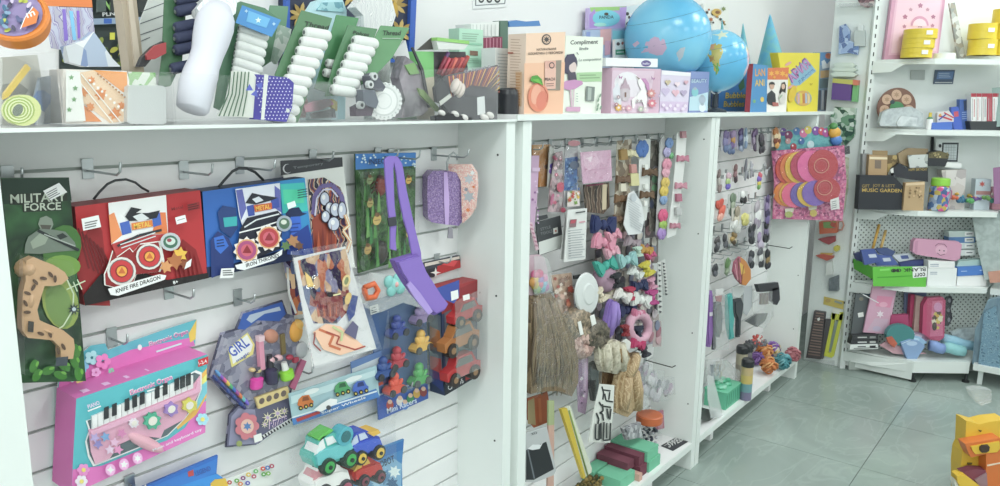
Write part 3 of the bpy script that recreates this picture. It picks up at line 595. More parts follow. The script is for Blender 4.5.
# ---------------------------------------------------------------- glitter purse
cp = (415,140,495,389)
t = thing('glitter_purse','square lilac and pink glitter purse hanging by a ring in the corner','bag', WY(452,225,1.36)); q = MB(); fp = Face(q, WY(429,190,1.36),(-.55,-1,0)); fp.crop(*cp)
GLP = busy(['#765c8e','#8f76a4','#8268a0','#9c84b0','#6f5688'],420,.25); GPK = busy(['#e0a9a0','#e9c0b4','#d89c98','#efd3cb'],420,.3)
rr = lambda x0, y0, x1, y1, c: [(x0+c, y0),(x1-c, y0),(x1, y0+c),(x1, y1-c),(x1-c, y1),(x0+c, y1),(x0, y1-c),(x0, y0+c)]
fp.slab([(88,152),(150,150),(200,158),(224,180),(228,300),(232,400),(215,418),(150,412),(85,402),(66,380),(62,270),(64,180)],-.05,-.004, GLP, q); q.build('purse_body', t)
q = MB(); fp.slab([(140,158),(158,156),(168,300),(164,412),(148,412),(142,300)],-.008,-.001,'#b497cc', q); q.build('zip_band', t)
q = MB(); f2 = Face(q, fp.p(226,180),(-1,-.42,0)); f2.crop(*cp); f2.slab([(160,118),(270,118),(298,160),(302,230),(292,330),(270,370),(232,405),(226,200),(205,160),(160,150)],-.012,.004, GPK, q)
f2.o = f2.o+f2.n*.004
for (x, y, s, c) in ((262,190,26,'#b9bcc2'),(280,160,14,'#e9ece9'),(262,275,30,'#a9adb4'),(258,340,12,'#e07f4a'),(286,228,9,'#d8763f'),(240,365,16,'#c98a86'),(250,240,12,'#8a8f9a')): f2.star(x, y, s, c, 6,.55, x)
q.build('front_flap', t)
q = MB(); fp.pipe([(158,150,0),(156,110,0),(168,75,0),(188,60,0),(204,72,0),(206,98,0)],4.5, STEEL, q); q.build('ring', t)
q = MB(); fp.slab([(164,425),(182,425),(184,478),(160,478)],-.006,.002,'#8a8690', q); q.build('tassel', t)
# ---------------------------------------------------------------- racing car boxes
r, b, f = sheet('car_toy_box','flat red racing car box peeking out above the larger car box','toy box',[(208,10),(318,-14),(324,20),(212,55)],1.395,.01,'#3a3f4a','car toy boxes', crop=cc, pname='carton')
f.poly([(250,18),(318,0),(322,22),(240,48)],'#b3272c'); f.poly([(262,14),(290,0),(312,2),(300,20)],'#d8434a'); f.poly([(212,30),(250,22),(240,52),(214,54)],'#23262f'); f.star(244,38,16,'#e4dfd8',4,.3); f.poly([(210,10),(316,-12),(317,-4),(211,20)],'#d8cdc2'); done(r, b, f)
r, b, f = sheet('car_toy_box','red and navy window box with three toy cars stacked inside','toy box',[(262,112),(380,58),(382,346),(272,412)],1.332,.055,'#31405f','car toy boxes', crop=cc, pname='carton')
f.poly([(262,112),(380,58),(380,110),(263,165)],'#8e2a30'); f.poly([(270,360),(382,305),(382,346),(272,412)],'#1f2634'); f.poly([(334,330),(380,310),(380,345),(335,366)],'#b52d30'); f.text('CARS 95',284,396,330,372,14,'#dfe0e2',.1); f.poly([(342,350),(376,335),(376,328),(355,330)],'#d85a4a')
f.poly([(270,160),(366,115),(366,300),(274,348)],'#59636e')
q = Face(b, f.p(262,112)+V((-.0004,0,0)),(-1,0,0)); q.crop(*cc); q.poly([(226,92),(258,110),(268,400),(226,366)],'#2c3f78'); q.poly([(228,150),(260,170),(266,340),(228,320)],'#5b6673'); q.poly([(228,200),(258,215),(262,270),(228,260)],'#a5622f'); q.poly([(228,290),(262,300),(265,345),(230,330)],'#9c3a38')
q.poly([(232,100),(262,112),(262,150),(232,135)],'#2f4fa8')
done(r, b, f)
q = MB(); q.box(f.p(262,112)+V((0,.0,.0)), f.p(380,58)+V((0,.055,.001)),'#a03238'); q.build('box_top', r)
def side_car(x, y, s, body, eye=None):
    q = MB(); f.slab([(x+u*s, y+v*s-u*s*.42) for u, v in ((-44,24),(-46,0),(-28,-8),(-18,-34),(22,-34),(34,-6),(46,0),(46,22))],.0,.03, body, q); o = q.build('toy_car_body', r)
    q = MB(); f.slab([(x+u*s, y+v*s-u*s*.42) for u, v in ((-24,-8),(-15,-28),(18,-28),(26,-8))],.012,.033, mat('#6a6462',.15), q); q.build('car_window', o)
    for u in (-26,28): q = MB(); f.disc(x+u*s, y+24*s-u*s*.42,13*s, .012,.036,'#2b2220', q); f.disc(x+u*s, y+24*s-u*s*.42,6*s, .036,.037,'#8a6a4a', q); q.build('wheel', o)
side_car(318,150,.95, mat('#b42a30',.25)); side_car(300,228,1.15, mat('#a86a34',.3)); side_car(306,318,1.1, mat('#b32c30',.25))
st = MB(); fz = Face(st, f.o+f.n*.04, f.n); fz.crop(*cc); fz.poly([(248,85),(316,60),(316,110),(300,132),(252,112)],'#33479a'); fz.poly([(290,96),(312,90),(314,116),(292,124)],'#dfe0de'); fz.poly([(326,108),(346,102),(348,118),(328,124)],'#e4e0dd'); st.build('price_stickers', r)
wn = MB(); f.slab([(270,118),(376,70),(377,308),(276,352)],.0385,.0395, clear(gloss=.1), wn); wn.build('window_film', r)
# ---------------------------------------------------------------- board of small figures
r, b, f = sheet('figure_set_card','blue card of small red, yellow, green and blue riders','toy',[(25,135),(215,70),(222,420),(72,486),(62,300)],1.372,.004,'#3f5f92', crop=cc)
f.poly([(72,130),(212,95),(218,350),(80,410)],'#47628c'); f.poly([(65,410),(220,360),(222,420),(72,486)],'#3558a8'); f.line([(64,412),(220,362)],5,'#9fb0cc')
for (x, y, c) in ((105,440,'#b04a3c'),(135,428,'#d8d4cc'),(150,440,'#4a7ac4'),(185,405,'#c9a04a'),(205,400,'#8a3c3c'),(165,420,'#3f8a5a')): f.ell(x, y, 11,14, c); f.ell(x, y-10,7,7,'#d8b49a')
f.text('Mini Racers',95,466,185,432,16,'#c7d2e6',.2); f.poly([(40,140),(66,132),(70,158),(44,166)],'#dfe2e2'); f.lines(46,146,64,140,7,3,3,'#70767c')
done(r, b, f)
for (x, y, c, nm) in ((112,205,'#2c3f8e','navy_rider'),(185,165,'#8d78a4','mauve_rider'),(112,300,'#b02a3c','crimson_rider'),(185,250,'#d8a83a','yellow_rider'),(105,378,'#d8492f','orange_rider'),(180,350,'#3fa04a','green_rider'),(70,330,'#33508e','hidden_rider')):
    q = MB(); z = lambda u, v: (x+u*.8, y+v*.8); M_ = mat(c, .3)
    f.slab([z(-34,22), z(-22,2), z(24,-10), z(34,-4), z(32,8), z(0,24), z(-30,32)],.004,.03, M_, q)
    for (u, v, a_, b_, h, ro, h0) in ((0,-12,12,16,.013,0,.016),(2,-36,10,10,.012,0,.016),(-14,-8,5,12,.008,40,.02),(16,-14,5,12,.008,-40,.02)): f.blob(*z(u, v), a_, b_, h, M_, ro, q, h0)
    for u, v in ((-20,24),(22,8)): f.disc(*z(u, v),8,.006,.034,'#33343a', q)
    q.build(nm, r)
bl = MB(); f.slab([(66,120),(214,85),(220,352),(76,408)],.001,.042, clear(gloss=.06, rough=.05), bl); bl.build('blister', r)
r, b, f = sheet('vehicle_card','blue card of a small truck mostly hidden behind the tattoo sleeve','toy',[(-12,310),(80,275),(86,380),(-6,420)],1.366,.003,'#5876a8', crop=cc); f.poly([(-10,330),(80,292),(82,330),(-8,365)],'#b9c2c8'); f.poly([(5,350),(40,340),(62,330),(74,350),(62,370),(10,392)],'#3556a6'); f.ell(22,388,12,12,'#25282e'); f.ell(55,375,11,11,'#25282e'); f.line([(-6,408),(84,372)],9,'#b8513c'); done(r, b, f)
t = thing('bubble_fidget','mint green flower shaped fidget toy hanging beside the sling bag','toy', WY(395,291,1.33)); q = MB(); ff = Face(q, V((0,1.335,0)),(0,-1,0)); ff.crop(*cc)
for k in range(4): ff.blob(120+20*math.cos(k*1.57+.5),75+20*math.sin(k*1.57+.5),14,14,.007,'#7fc4bf',0, q)
ff.blob(120,75,16,16,.009,'#8ccac6',0, q); q.build('petal_body', t); q = MB(); ff.blob(120,73,7,8,.013,'#e3a9a4',0, q); q.build('centre_dot', t)
t = thing('orange_launcher','small orange plastic ring toy in a clear bag beside the mint flower','toy', WY(370,300,1.34)); q = MB(); ff.pipe([(28,84,0),(58,72,0),(70,92,0),(60,112,0),(36,116,0),(30,100,0),(28,84,0)],7,'#e2662f', q); q.build('ring_body', t)
q = MB(); ff.slab([(60,40),(200,60),(215,150),(150,130),(80,160),(20,140)],-.02,-.004, clear(gloss=.15, haze=.25, wrinkle=16), q); q.build('clear_bag', t)
# ---------------------------------------------------------------- bags at the bottom
ck = (140,400,300,904)
r, b, f = sheet('blue_toy_pack','bright blue pack with folded header at the bottom, under the organ box','toy',[(20,490),(440,312),(432,415),(470,440),(480,600),(0,640)],1.37,.006,'#2c6cc4', crop=ck); f.poly([(20,510),(436,330),(430,412),(60,570)],'#2f78cc'); f.poly([(60,540),(432,415),(470,440),(460,600),(60,600)],'#2e8ad8'); f.poly([(268,405),(300,392),(304,425),(272,434)],'#c24a4a'); f.text('LEGEND',316,430,402,396,28,'#3d5fae'); f.poly([(396,470),(420,448),(480,440),(496,480),(470,520),(400,530)],'#d8b23a'); done(r, b, f)
r, b, f = sheet('magnet_letter_card','white card printed with bright letters, below the girl pack','toy',[(478,452),(742,352),(752,470),(500,580)],1.385,.002,'#dcdeda', crop=ck)
f.poly([(520,405),(600,380),(604,392),(524,415)],'#5a6068') if False else None
for (x, y, c) in ((505,465,'#c04a4a'),(545,455,'#6aa84a'),(580,440,'#8a3a7a'),(610,420,'#d8b84a'),(640,430,'#b84a6a'),(650,400,'#6ab06a'),(690,385,'#d84a3a'),(715,380,'#4a7ac0'),(738,370,'#b03a5a'),(560,470,'#d87a3a'),(600,465,'#4a4ab0'),(690,415,'#5aa04a'),(715,410,'#7ab04a')): f.ell(x, y, 14,12, c); f.ell(x, y, 6,5,'#dcdeda')
done(r, b, f)
r, b, f = sheet('block_toy_bag','blue glossy bag of a toy robot at the lower right of the left bay','toy',[(352,352),(478,305),(470,400),(472,500),(280,500),(290,470),(352,400)],1.372,.006,'#3f7fb8', crop=cb)
f.poly([(355,355),(476,310),(474,345),(352,392)],'#2f6cb0'); f.poly([(300,480),(360,410),(440,380),(468,400),(466,498),(300,498)],'#7aa7c8'); f.text('ROBOT',375,420,442,392,26,'#20324e',.2)
for (x, y, s, c) in ((400,450,34,'#4f7fa8'),(440,430,26,'#d5e2ea'),(370,470,26,'#9cc2d8'),(430,475,26,'#375f86'),(395,440,14,'#e8eef2'),(340,480,20,'#5b8fb4')): f.star(x, y, s, c, 7,.55, x)
done(r, b, f)

# ---------------------------------------------------------------- things on the shelf top: left stretch (spools, bins)
GAIN = 1.0
def upbox(name, label, cat, crop, pts, Y, depth, col, zb, group=None, side=None, pname='carton'):
    """upright box: pts TL TR BR BL in the photo, bottom snapped to the shelf"""
    r, b, f = sheet(name, label, cat, pts, Y, 0, col, group, crop=crop, pname=pname)
    b.v.clear(); b.f.clear(); b.m.clear(); b.sm.clear(); b.mats.clear()
    P = [f.p(*q) for q in pts]; P[2].z = P[3].z = zb
    b.prism([p+V((0, depth, 0)) for p in P], V((0,-depth, 0)), col, side or col); r.location.z = zb
    return r, b, f
def wall_picture(name, label, pts, Y=YW-.004, t=.006, col='#fff', crop=None, cat='poster'): return sheet(name, label, cat, pts, Y, t, col, crop=crop, pname='panel')
# framed panels on the wall behind
r, b, f = wall_picture('framed_picture','navy wall panel with gold leaf pattern and bright blue frame behind the spools',[(283,-26),(415,-30),(411,62),(283,66)], YW-.02,.0195,'#26304c')
def leaf(x, y, s, a, c): f.poly([(x+u*s*math.cos(math.radians(a))-v*s*math.sin(math.radians(a)), y+u*s*math.sin(math.radians(a))+v*s*math.cos(math.radians(a))) for u, v in ((0,0),(.3,.16),(.7,.14),(1,0),(.7,-.14),(.3,-.16))], c)
for (x, y) in ((395,5),(300,15),(350,-5),(398,32),(318,40)):
    for a in range(0,360,40): leaf(x, y, 13, a, ('#a98a3c','#c9aa5c')[a % 80 > 0])
f.ell(386,9,9,10,'#c9a02c'); f.text('FLY',378,12,393,8,7,'#5a4a1c')
for pts in ([(283,-26),(287,-26),(287,66),(283,66)],[(409,-30),(415,-30),(411,62),(406,62)],[(283,62),(411,58),(411,62),(283,66)]): f.slab(pts, 0,.012,'#2a5fc0')
done(r, b, f)
r, b, f = wall_picture('wall_poster','dark poster of garden products with green leaves and V mark at upper left',[(60,-30),(178,-30),(178,70),(60,70)], YW-.006,.0055,'#34403f')
for i in range(60): x = 62+random.random()*112; y = 30+random.random()*36; f.ell(x, y, 2.5,4, random.choice(('#6d7f3a','#8f9c3f','#4d6240','#3b4d42','#b5b43c')), random.random()*90)
f.text('V',101,12,112,10,13,'#8fc46a'); f.text('PLNS',99,17,115,15.5,4,'#d0d4d4'); f.poly([(62,20),(176,16),(176,22),(62,26)],'#8fa4bc'); f.poly([(100,19),(108,19),(108,24),(100,24)],'#2f62b8'); f.poly([(106,33),(111,33),(111,40),(106,40)],'#d8d43c')
for i in range(8): f.poly([(64+i*14,-20),(74+i*14,-20),(74+i*14,12),(64+i*14,13)],('#4a5754','#2a302f')[i % 2])
done(r, b, f)
# clear front guard and bins
CL = clear(gloss=.03, haze=.035, rough=.06)
def bin_(label, x0, x1, ytop0, ytop1, Y0=1.245, Y1=1.40, nm='clear_bin'):
    a = WY(x0,124, Y0); c = WY(x1,122, Y0); h0 = WY(x0, ytop0, Y0).z; h1 = WY(x1, ytop1, Y0).z; z = ZL+.0006
    t = thing(nm, label, 'bin',((a.x+c.x)/2,(Y0+Y1)/2, z),'clear plastic bins on the shelf')
    q = MB(); q.prism([V((a.x, Y0, z)), V((c.x, Y0, z)), V((c.x, Y0, h1)), V((a.x, Y0, h0))], V((0,.002,0)), CL); q.build('bin_front', t)
    q = MB(); q.box((a.x, Y0+.002, z),(c.x, Y1, z+.002), CL); q.build('bin_floor', t)
    for xx, hh in ((a.x, h0),(c.x-.002, h1)): q = MB(); q.box((xx, Y0+.002, z+.002),(xx+.002, Y1, hh), CL); q.build('bin_side', t)
    return t
bin_('clear acrylic bin at the far left holding a yellow stick and round lid',1,62,47,52,1.243)
bin_('low clear acrylic bin holding the orange patterned napkins',64,174,70,76)
bin_('low clear bin holding the white spools and polka dot sachet',176,332,72,82)
bin_('low clear bin holding dark cones and lace doily',334,420,84,92)
bin_('clear bin holding dark striped packs beside the peach box',421,498,70,66)
cA = (0,0,100,374)
# orange lid tub
fl = Face(MB(), WY(14,20,1.262),(-.45,-.8,.5)); c0 = fl.p(14,14)
t = thing('orange_lid_tub','orange round lid with purple and yellow picture lying on the clear bin','tub', fl.p(14,44)); q = MB(); ax = fl.n
q.lathe(c0-ax*.03, ax, [(.038,0),(.043,.004),(.043,.016),(.046,.018),(.046,.03),(.043,.033),(.040,.033),(.0395,.030),(0,.030)], mat('#e2811f',.35),32); q.build('lid_rim', t)
q = MB(); fd = Face(q, c0+ax*.0005, ax); fd.crop(*cA); fd.ell(52,52,108,84,'#8f7fae',0,28)
random.seed(5)
for i in range(34): a = random.random()*6.28; d = random.random()**.5; fd.ell(52+d*92*math.cos(a),52+d*68*math.sin(a),13,7, random.choice(('#5b5f8a','#a78ac0','#c7b9d6','#4a4560','#b9c04a','#7a9ab8','#3d6a8a')), random.random()*180)
fd.poly([(85,118),(100,80),(130,40),(150,60),(140,100)],'#e07a2c'); fd.text('m',108,82,138,70,18,'#f0e6e0'); fd.line([(82,122),(98,82),(128,40)],3,'#eee'); q.build('picture_disc', t)
def freeform(name, label, cat, crop, Y, parts, group=None, n=(0,-1,0)):
    """parts: (part name, list of (pts, h0, h1, material)); pixel outlines extruded on a plane"""
    al = [q for p in parts for s in p[1] for q in s[0]]; k = (crop[2]-crop[0])/crop[3]
    o = WY(crop[0]+al[0][0]*k, crop[1]+al[0][1]*k, Y); f = Face(MB(), o, n); f.crop(*crop)
    P = [f.p(*q) for q in al]; c = ctr(P); r = thing(name, label, cat, (c.x, c.y, min(p.z for p in P)), group); f.r = r
    for nm, sl in parts:
        q = MB()
        for pts, h0, h1, m in sl: f.slab(pts, h0, h1, m, q)
        q.build(nm, r)
    return r, f
def skew(x0, y0, x1, y1, dx): return [(x0+dx, y0),(x1+dx, y0),(x1, y1),(x0, y1)]
freeform('yellow_stick','yellow plastic stick standing in the far left clear bin','stick', cA, 1.29,[('stick',[([(92,240),(108,256),(25,362),(6,372),(8,350)],0,.008,'#d8b83c')])])
r, f = freeform('round_tin','round tin with yellow and green swirls in the far left bin','tin', cA, 1.285,[('tin_body',[([(70+66*math.cos(i*.3142),412+58*math.sin(i*.3142)) for i in range(20)],0,.018,'#d4dc8e')])])
q = MB(); g = Face(q, f.o+f.n*.018, f.n); g.crop(*cA)
for i in range(9): g.ell(70,412,60-i*6,52-i*5,('#9fb84a','#e0e6b0')[i % 2])
g.ell(64,412,18,24,'#6f7a6a',30); q.build('swirl_print', r)
freeform('blue_sachet','crumpled sachet with blue print in the far left bin behind the swirl tin','sachet', cA, 1.33,[('sachet',[([(140,290),(200,280),(225,340),(215,460),(130,465),(120,380)],0,.012, busy(['#b9c0c4','#8fa0b4','#5d7fb4','#c9cfd0'],40,.4))])])
freeform('grey_sachet','flat grey foil packet at the back of the far left bin','sachet', cA, 1.37,[('sachet',[([(0,215),(130,205),(150,320),(120,470),(0,470)],0,.01, busy(['#a8a89e','#bcbcb2','#8f9089','#c9c9bf'],30,.4))])])
r, f = freeform('holographic_pouch','silvery purple pouch with an orange header above the napkins','pouch', cA, 1.40,[('header',[([(150,-20),(338,-20),(342,28),(158,22)],0,.004,'#e8803a')]),('pouch_body',[([(160,24),(342,30),(352,130),(300,200),(190,180)],0,.003, busy(['#b9b7c9','#8f86b8','#d5d4e0','#a6a0c8','#c4c8dc'],18,.25,'wave'))])])
q = MB(); g = Face(q, f.o+f.n*.003, f.n); g.crop(*cA); g.poly([(232,34),(245,34),(255,150),(240,155)],'#8a6fd0'); g.poly([(258,40),(272,42),(286,150),(272,150)],'#7fc8f0'); g.poly([(285,40),(296,40),(300,140),(290,145)],'#8f63d0'); q.build('shiny_stripes', r)
freeform('bubble_bag','crumpled clear bag with pale blue inside between pouch and napkins','bag', cA, 1.36,[('bag_body',[([(225,175),(300,150),(330,120),(352,150),(400,220),(430,250),(300,250),(240,235)],0,.02, busy(['#cfd6dc','#a9b9d0','#8096c0','#e6eaec','#bcc8d6'],26,.2))])])
cB = (0,0,200,748)
r, f = freeform('napkin_pack','pack of white napkins with orange flower print in the low bin','napkins', cB, 1.275,[('napkin_stack',[([(236,258),(474,266),(484,300),(478,455),(440,464),(232,462)],-.05,0,'#e6e0d8')])])
q = MB(); g = Face(q, f.o, f.n); g.crop(*cB)
g.poly([(350,262),(474,270),(476,340),(460,345)],'#e89a52'); g.poly([(296,272),(350,262),(474,372),(474,452),(410,460),(310,385)],'#e9c8a4'); g.poly([(310,390),(380,455),(312,455)],'#e2883f')
for (x, y, s) in ((376,352,26),(428,425,26),(310,345,20),(340,300,16),(452,395,16),(335,400,18)): g.star(x, y, s, '#dd8436',7,.6)
for (a, c) in ((270,'#f2ece4'),(300,'#f2ece4')): g.line([(a, 276),(a+150,460)],4, c)
for i in range(10): g.line([(360+i*11,275+i*9.6),(366+i*11,280+i*9.6)],6,'#b0722f')
for i in range(9): g.ell(330+i*15,300+i*14,5,5,'#f5efe8')
g.poly([(238,262),(290,268),(312,452),(238,455)],'#e4e6e0')
for (x, y) in ((258,290),(268,372),(250,410),(272,330)): g.star(x, y, 11,'#6fa06a',5,.5)
q.build('flower_print', r)
r, f = freeform('screw_cup','frosted square cup with small metal beads at its bottom in the low bin','cup', cB, 1.262,[('cup_body',[([(478,325),(490,318),(608,320),(620,330),(622,460),(610,466),(490,464),(476,455)],-.04,0, clear(gloss=.05, haze=.62, tint='#dfe8e2'))])])
q = MB(); random.seed(3)
for i in range(40): x = 500+random.random()*112; y = 462-random.random()*max(4,(x-490)*.42); f.blob(x, y, 5,5,.003, random.choice(('#8f9690','#6d746e','#b5bcb6')),0, q, -.004)
tag(q.build('metal_beads', r), kind='stuff')
freeform('green_card','small card printed with a green grid behind the frosted cup','card', cB, 1.30,[('card',[([(478,268),(578,272),(582,330),(480,330)],0,.003, busy(['#d6dcd2','#9fc48f','#7fb070'],60,.4))])])
freeform('wooden_tube','beige wooden stick leaning upright above the napkins','stick', cB, 1.42,[('tube',[([(420,-20),(478,-20),(530,465),(480,468)],0,.03,'#b3a48f'),([(440,-20),(456,-20),(492,248),(470,250)],.03,.036,'#c9bba8')])])
r, f = freeform('white_notepad','white pad with three dark ruled lines leaning beside the wooden stick','notepad', cB, 1.45,[('pad',[([(560,-20),(612,-20),(612,470),(500,470),(505,120)],0,.006,'#cfd3cf')])])
q = MB(); g = Face(q, f.o+f.n*.006, f.n); g.crop(*cB)
for y in (20,65,108): g.line([(530-y*.1, y+24),(612, y-8)],3,'#5a6066')
g.line([(512,160),(560,140)],3,'#5a6066'); q.build('ruled_lines', r)
freeform('pliers','pair of pliers with red and black handles lying behind the bin','tool', cB, 1.34,[('black_handle',[([(505,250),(520,215),(560,175),(600,155),(604,172),(560,215),(530,250)],0,.012,'#2b2b2e')]),('red_handle',[([(528,205),(560,172),(602,160),(602,200),(560,222),(532,225)],.012,.018,'#a5383c')])])
# spool packs
def spool_pack(label, crop, card, Y, spools, rad, length, ang, col, ccol, lean=.25, label_art=None, ends=None):
    r, b, f = sheet('thread_spool_pack', label, 'thread', card, Y, .003, ccol, 'packs of thread spools', n=(-.1,-1, lean), crop=crop)
    done(r, b, f)
    a = math.radians(ang)
    for (x, y) in spools:
        q = MB(); c, ax, ay, k = f.axes(x, y); d = (f.p(x+10*math.cos(a), y+10*math.sin(a))-c).normalized(); R = rad*k; L = length*k; o = c+f.n*(R+.0006)
        q.lathe(o, d, [(R*.3,-.0002),(R*.34,0),(R*.72,.001),(R*.86, L*.05),(R, L*.14),(R, L*.86),(R*.86, L*.95),(R*.6, L)], mat(col, .75),12); q.lathe(o-d*.0012, d, [(R*.34,0),(R*.34,.0009)], mat('#6a7370',.6),10, False); q.build('spool', r)
    if label_art: label_art(f, r)
    return r, f
cC = (150,0,250,374)
spool_pack('pack of dark navy thread spools with pale ends on a green card', cC, [(55,-30),(140,-30),(120,230),(78,320),(30,330),(46,200)],1.36,[(86,10),(86,52),(82,113),(83,152),(81,196),(68,265)],21,92,-12,'#2d3452','#3f6a48')
q = None
cD = (230,0,340,411)
def lab1(f, r):
    q = MB(); g = Face(q, f.o+f.n*.032, f.n); g.crop(*cD); g.slab([(45,20),(190,75),(155,138),(20,85)],0,.001,'#2f83c4', q); g.o = g.o+g.n*.0012; g.poly([(70,40),(150,70),(135,105),(60,80)],'#58a8d8'); g.star(105,76,12,'#cfe4d8',5); g.star(60,42,8,'#9fc8e0',4); g.star(163,90,8,'#9fc8e0',4); q.build('blue_label', r)
spool_pack('pack of white thread spools under a bright blue label', cD, [(0,20),(40,5),(130,30),(190,75),(130,140),(-20,420),(-60,400)],1.34,[(22+(-5.2)*i, 112+i*31) for i in range(10)],19,108,18,'#d6dad6','#4a7a5a', label_art=lab1)
def hdr(pts, txt):
    def fn(f, r):
        q = MB(); g = Face(q, f.o+f.n*.001, f.n); g.crop(*cD) if f.t[0] == cD[0] else g.crop(*cE); (x0, y0),(x1, y1) = pts; g.text(txt, x0, y0, x1, y1,18,'#27382c',.2); g.line([(x0, y0+12),(x1, y1+12)],3,'#9fb8a2'); q.build('card_print', r)
    return fn
cE = (320,0,430,411)
spool_pack('tall pack of white thread spools on a green card, right of the blue label pack', cD, [(268,38),(382,68),(368,110),(330,230),(250,470),(140,450),(170,275)],1.335,[(265-14.5*i, 128+i*34.5) for i in range(10)],19.5,96,9,'#dde0dc','#4f7d55', label_art=hdr(((275,96),(366,112)),'Thread'))
spool_pack('narrow green spool card standing edge-on between two white spool packs', cE, [(62,55),(145,68),(128,120),(40,350),(-20,330)],1.36,[(14,240),(4,275)],14,40,9,'#d5d9d5','#4a8a58')
spool_pack('pack of white thread spools on a green card, in front of the narrow card', cE, [(105,93),(215,108),(195,160),(110,350),(20,360),(50,240)],1.325,[(110-13.5*i, 158+i*30) for i in range(7)],18,90,9,'#dbdfdb','#4f8058', label_art=hdr(((120,132),(180,140)),'Polyes'))
r, f = spool_pack('green spool card turned face on beside the lace doily, spools hidden', cE, [(228,95),(335,104),(270,215),(190,300),(95,345),(130,270),(180,190)],1.315,[(100,335),(122,292),(142,270)],13,14,9,'#9fb3a4','#5a8f60', label_art=hdr(((232,132),(300,132)),'Thread'))
freeform('skein_card','green card of pale thread skeins behind the blue label pack','thread', cD, 1.40,[('card',[([(148,20),(215,24),(205,120),(150,230),(90,270),(110,200)],0,.003,'#6f9a7c')]),('skeins',[([(175,95),(215,110),(205,160),(160,240),(148,225)],.003,.014, busy(['#c9d4cc','#a8bcb0','#dfe4df'],60,.7))])])
freeform('light_blue_packet','pale blue rounded packet standing behind the spool packs','packet', cD, 1.46,[('packet',[([(262,130),(280,40),(300,8),(330,-2),(400,0),(415,40),(410,455),(262,455)],0,.02,'#b9dfe8'),([(300,40),(320,12),(395,10),(402,48)],.02,.024, busy(['#7fb8c4','#9fd0d8','#6aa4b4'],60))])])
freeform('lace_bundle','bundle of white gauzy lace hanging between spool packs and gold panel','lace', cE, 1.42,[('lace',[([(100,30),(140,-20),(230,-20),(252,60),(235,110),(225,455),(165,455),(130,60)],0,.03, busy(['#e0e2e2','#c4c8ca','#f0f0f0','#d4d6d8'],20,.6,'wave'))])])
# white elastic roll, twisted in its wrap
q = MB(); f0 = Face(q, WY(200,60,1.29),(-.1,-1,.2)); f0.crop(*cC)
r = thing('elastic_roll','big white wrapped elastic roll pinched at its waist, left of the spools','elastic', f0.p(160,412)); P = []; R_ = []
for (x, y, w) in ((262,20,40),(250,62,66),(240,100,72),(228,150,68),(215,200,60),(200,245,60),(190,278,66),(175,320,68),(168,360,66),(160,405,62),(158,412,54)): P.append(f0.p(x, y)); R_.append(w*.93*f0.axes(x, y)[3])
q.tube(P, R_, mat('#d8d9e4',.5),20); q.build('roll', r)
q = MB(); f0.slab([(175,30),(215,-20),(330,-20),(320,50),(290,75),(200,72)],-.03,.0, busy(['#e6e8ea','#cfd4d8','#f2f3f3'],16,.3,'wave'), q); q.build('gathered_wrap', r)
r, f = freeform('fabric_sachet','sachet half green striped and half purple with white polka dots','sachet', cD, 1.255,[('striped_half',[([(5,265),(72,272),(85,290),(78,440),(-50,432),(-20,380)],0,.012,'#dcdfd6')]),('polka_half',[([(84,278),(200,290),(222,310),(216,400),(195,455),(72,445)],0,.014,'#4a41a0')])])
q = MB(); g = Face(q, f.o+f.n*.014, f.n); g.crop(*cD)
for i in range(6): g.line([(2+i*13,268),(-6+i*13,350),(-42+i*17,434)],4.5,'#4a6b52')
for j in range(13):
    for i in range(10):
        x, y = 92+i*13+(j % 2)*6.5-j*1.2,292+j*12.5
        if x < 214-(max(0, y-400))*.4: g.ell(x, y, 2.6,2.6,'#d5d6ea', n=8)
for (x, y) in ((30,330),(68,320),(50,350)): g.star(x, y, 16,'#5a63c0',3,.5, x)
g.poly([(84,278),(100,280),(84,446),(72,445)],'#d9dbd6'); g.ell(172,412,7,8,'#cfd3d0'); q.build('print', r)
r, f = freeform('pink_clip_tub','clear tub with a pink plastic clip and yellow piece inside','tub', cD, 1.30,[('tub',[([(285,310),(405,315),(402,445),(270,445),(262,400)],-.03,0, clear(gloss=.06, haze=.12))]),('pink_clip',[([(285,395),(330,378),(385,370),(398,390),(350,412),(292,420)],-.02,-.008,'#d88aa0')]),('yellow_piece',[([(395,370),(412,380),(412,415),(392,400)],-.02,-.01,'#d8c44a')]),('dark_piece',[([(320,425),(405,405),(410,440),(325,444)],-.02,-.012,'#45464a')]),('brown_piece',[([(240,380),(290,330),(310,380),(300,440),(240,440)],-.024,-.016,'#8f6f6c')])])
r, f = freeform('thread_cone','pile of dark plum and grey thread cones beside the white doily','thread', cE, 1.275,[('plum_cone',[([(110,400),(140,385),(178,405),(170,432),(112,434)],0,.02,'#4a3a4c')]),('slate_cone',[([(130,335),(175,335),(190,380),(180,405),(135,390)],0,.025,'#59606e')]),('grey_cone',[([(155,285),(180,272),(216,325),(205,342),(165,330)],0,.025,'#5d5f6a')])])
for (x, y) in ((170,286),(155,316),(122,392)): q = MB(); f.disc(x, y, 11,.02,.03,'#c9cdcd', q); f.disc(x, y, 5,.03,.0305,'#4a4d50', q); q.build('spool_end', r)
q = MB(); fd = Face(q, WY(385,100,1.262),(-.2,-1,.2)); fd.crop(*cE); r = thing('lace_doily','round white doily with scalloped rim standing in the bin','doily', fd.p(235,446))
fd.slab([(238+(66+5*(i % 2))*math.cos(i*.1309),378+(68+5*(i % 2))*math.sin(i*.1309)) for i in range(48)],-.003,0,'#d9dcda'); fd.o = fd.o+fd.n*.0005
for R, c in ((54,'#c4c9c7'),(48,'#e2e4e2'),(30,'#cbd0ce'),(26,'#e0e2e0')): fd.ell(238,378, R, R*1.03, c, n=24)
for i in range(24): fd.ell(238+60*math.cos(i*.2618),378+62*math.sin(i*.2618),3.4,3.4,'#b3b9b7', n=8)
q.build('doily', r)
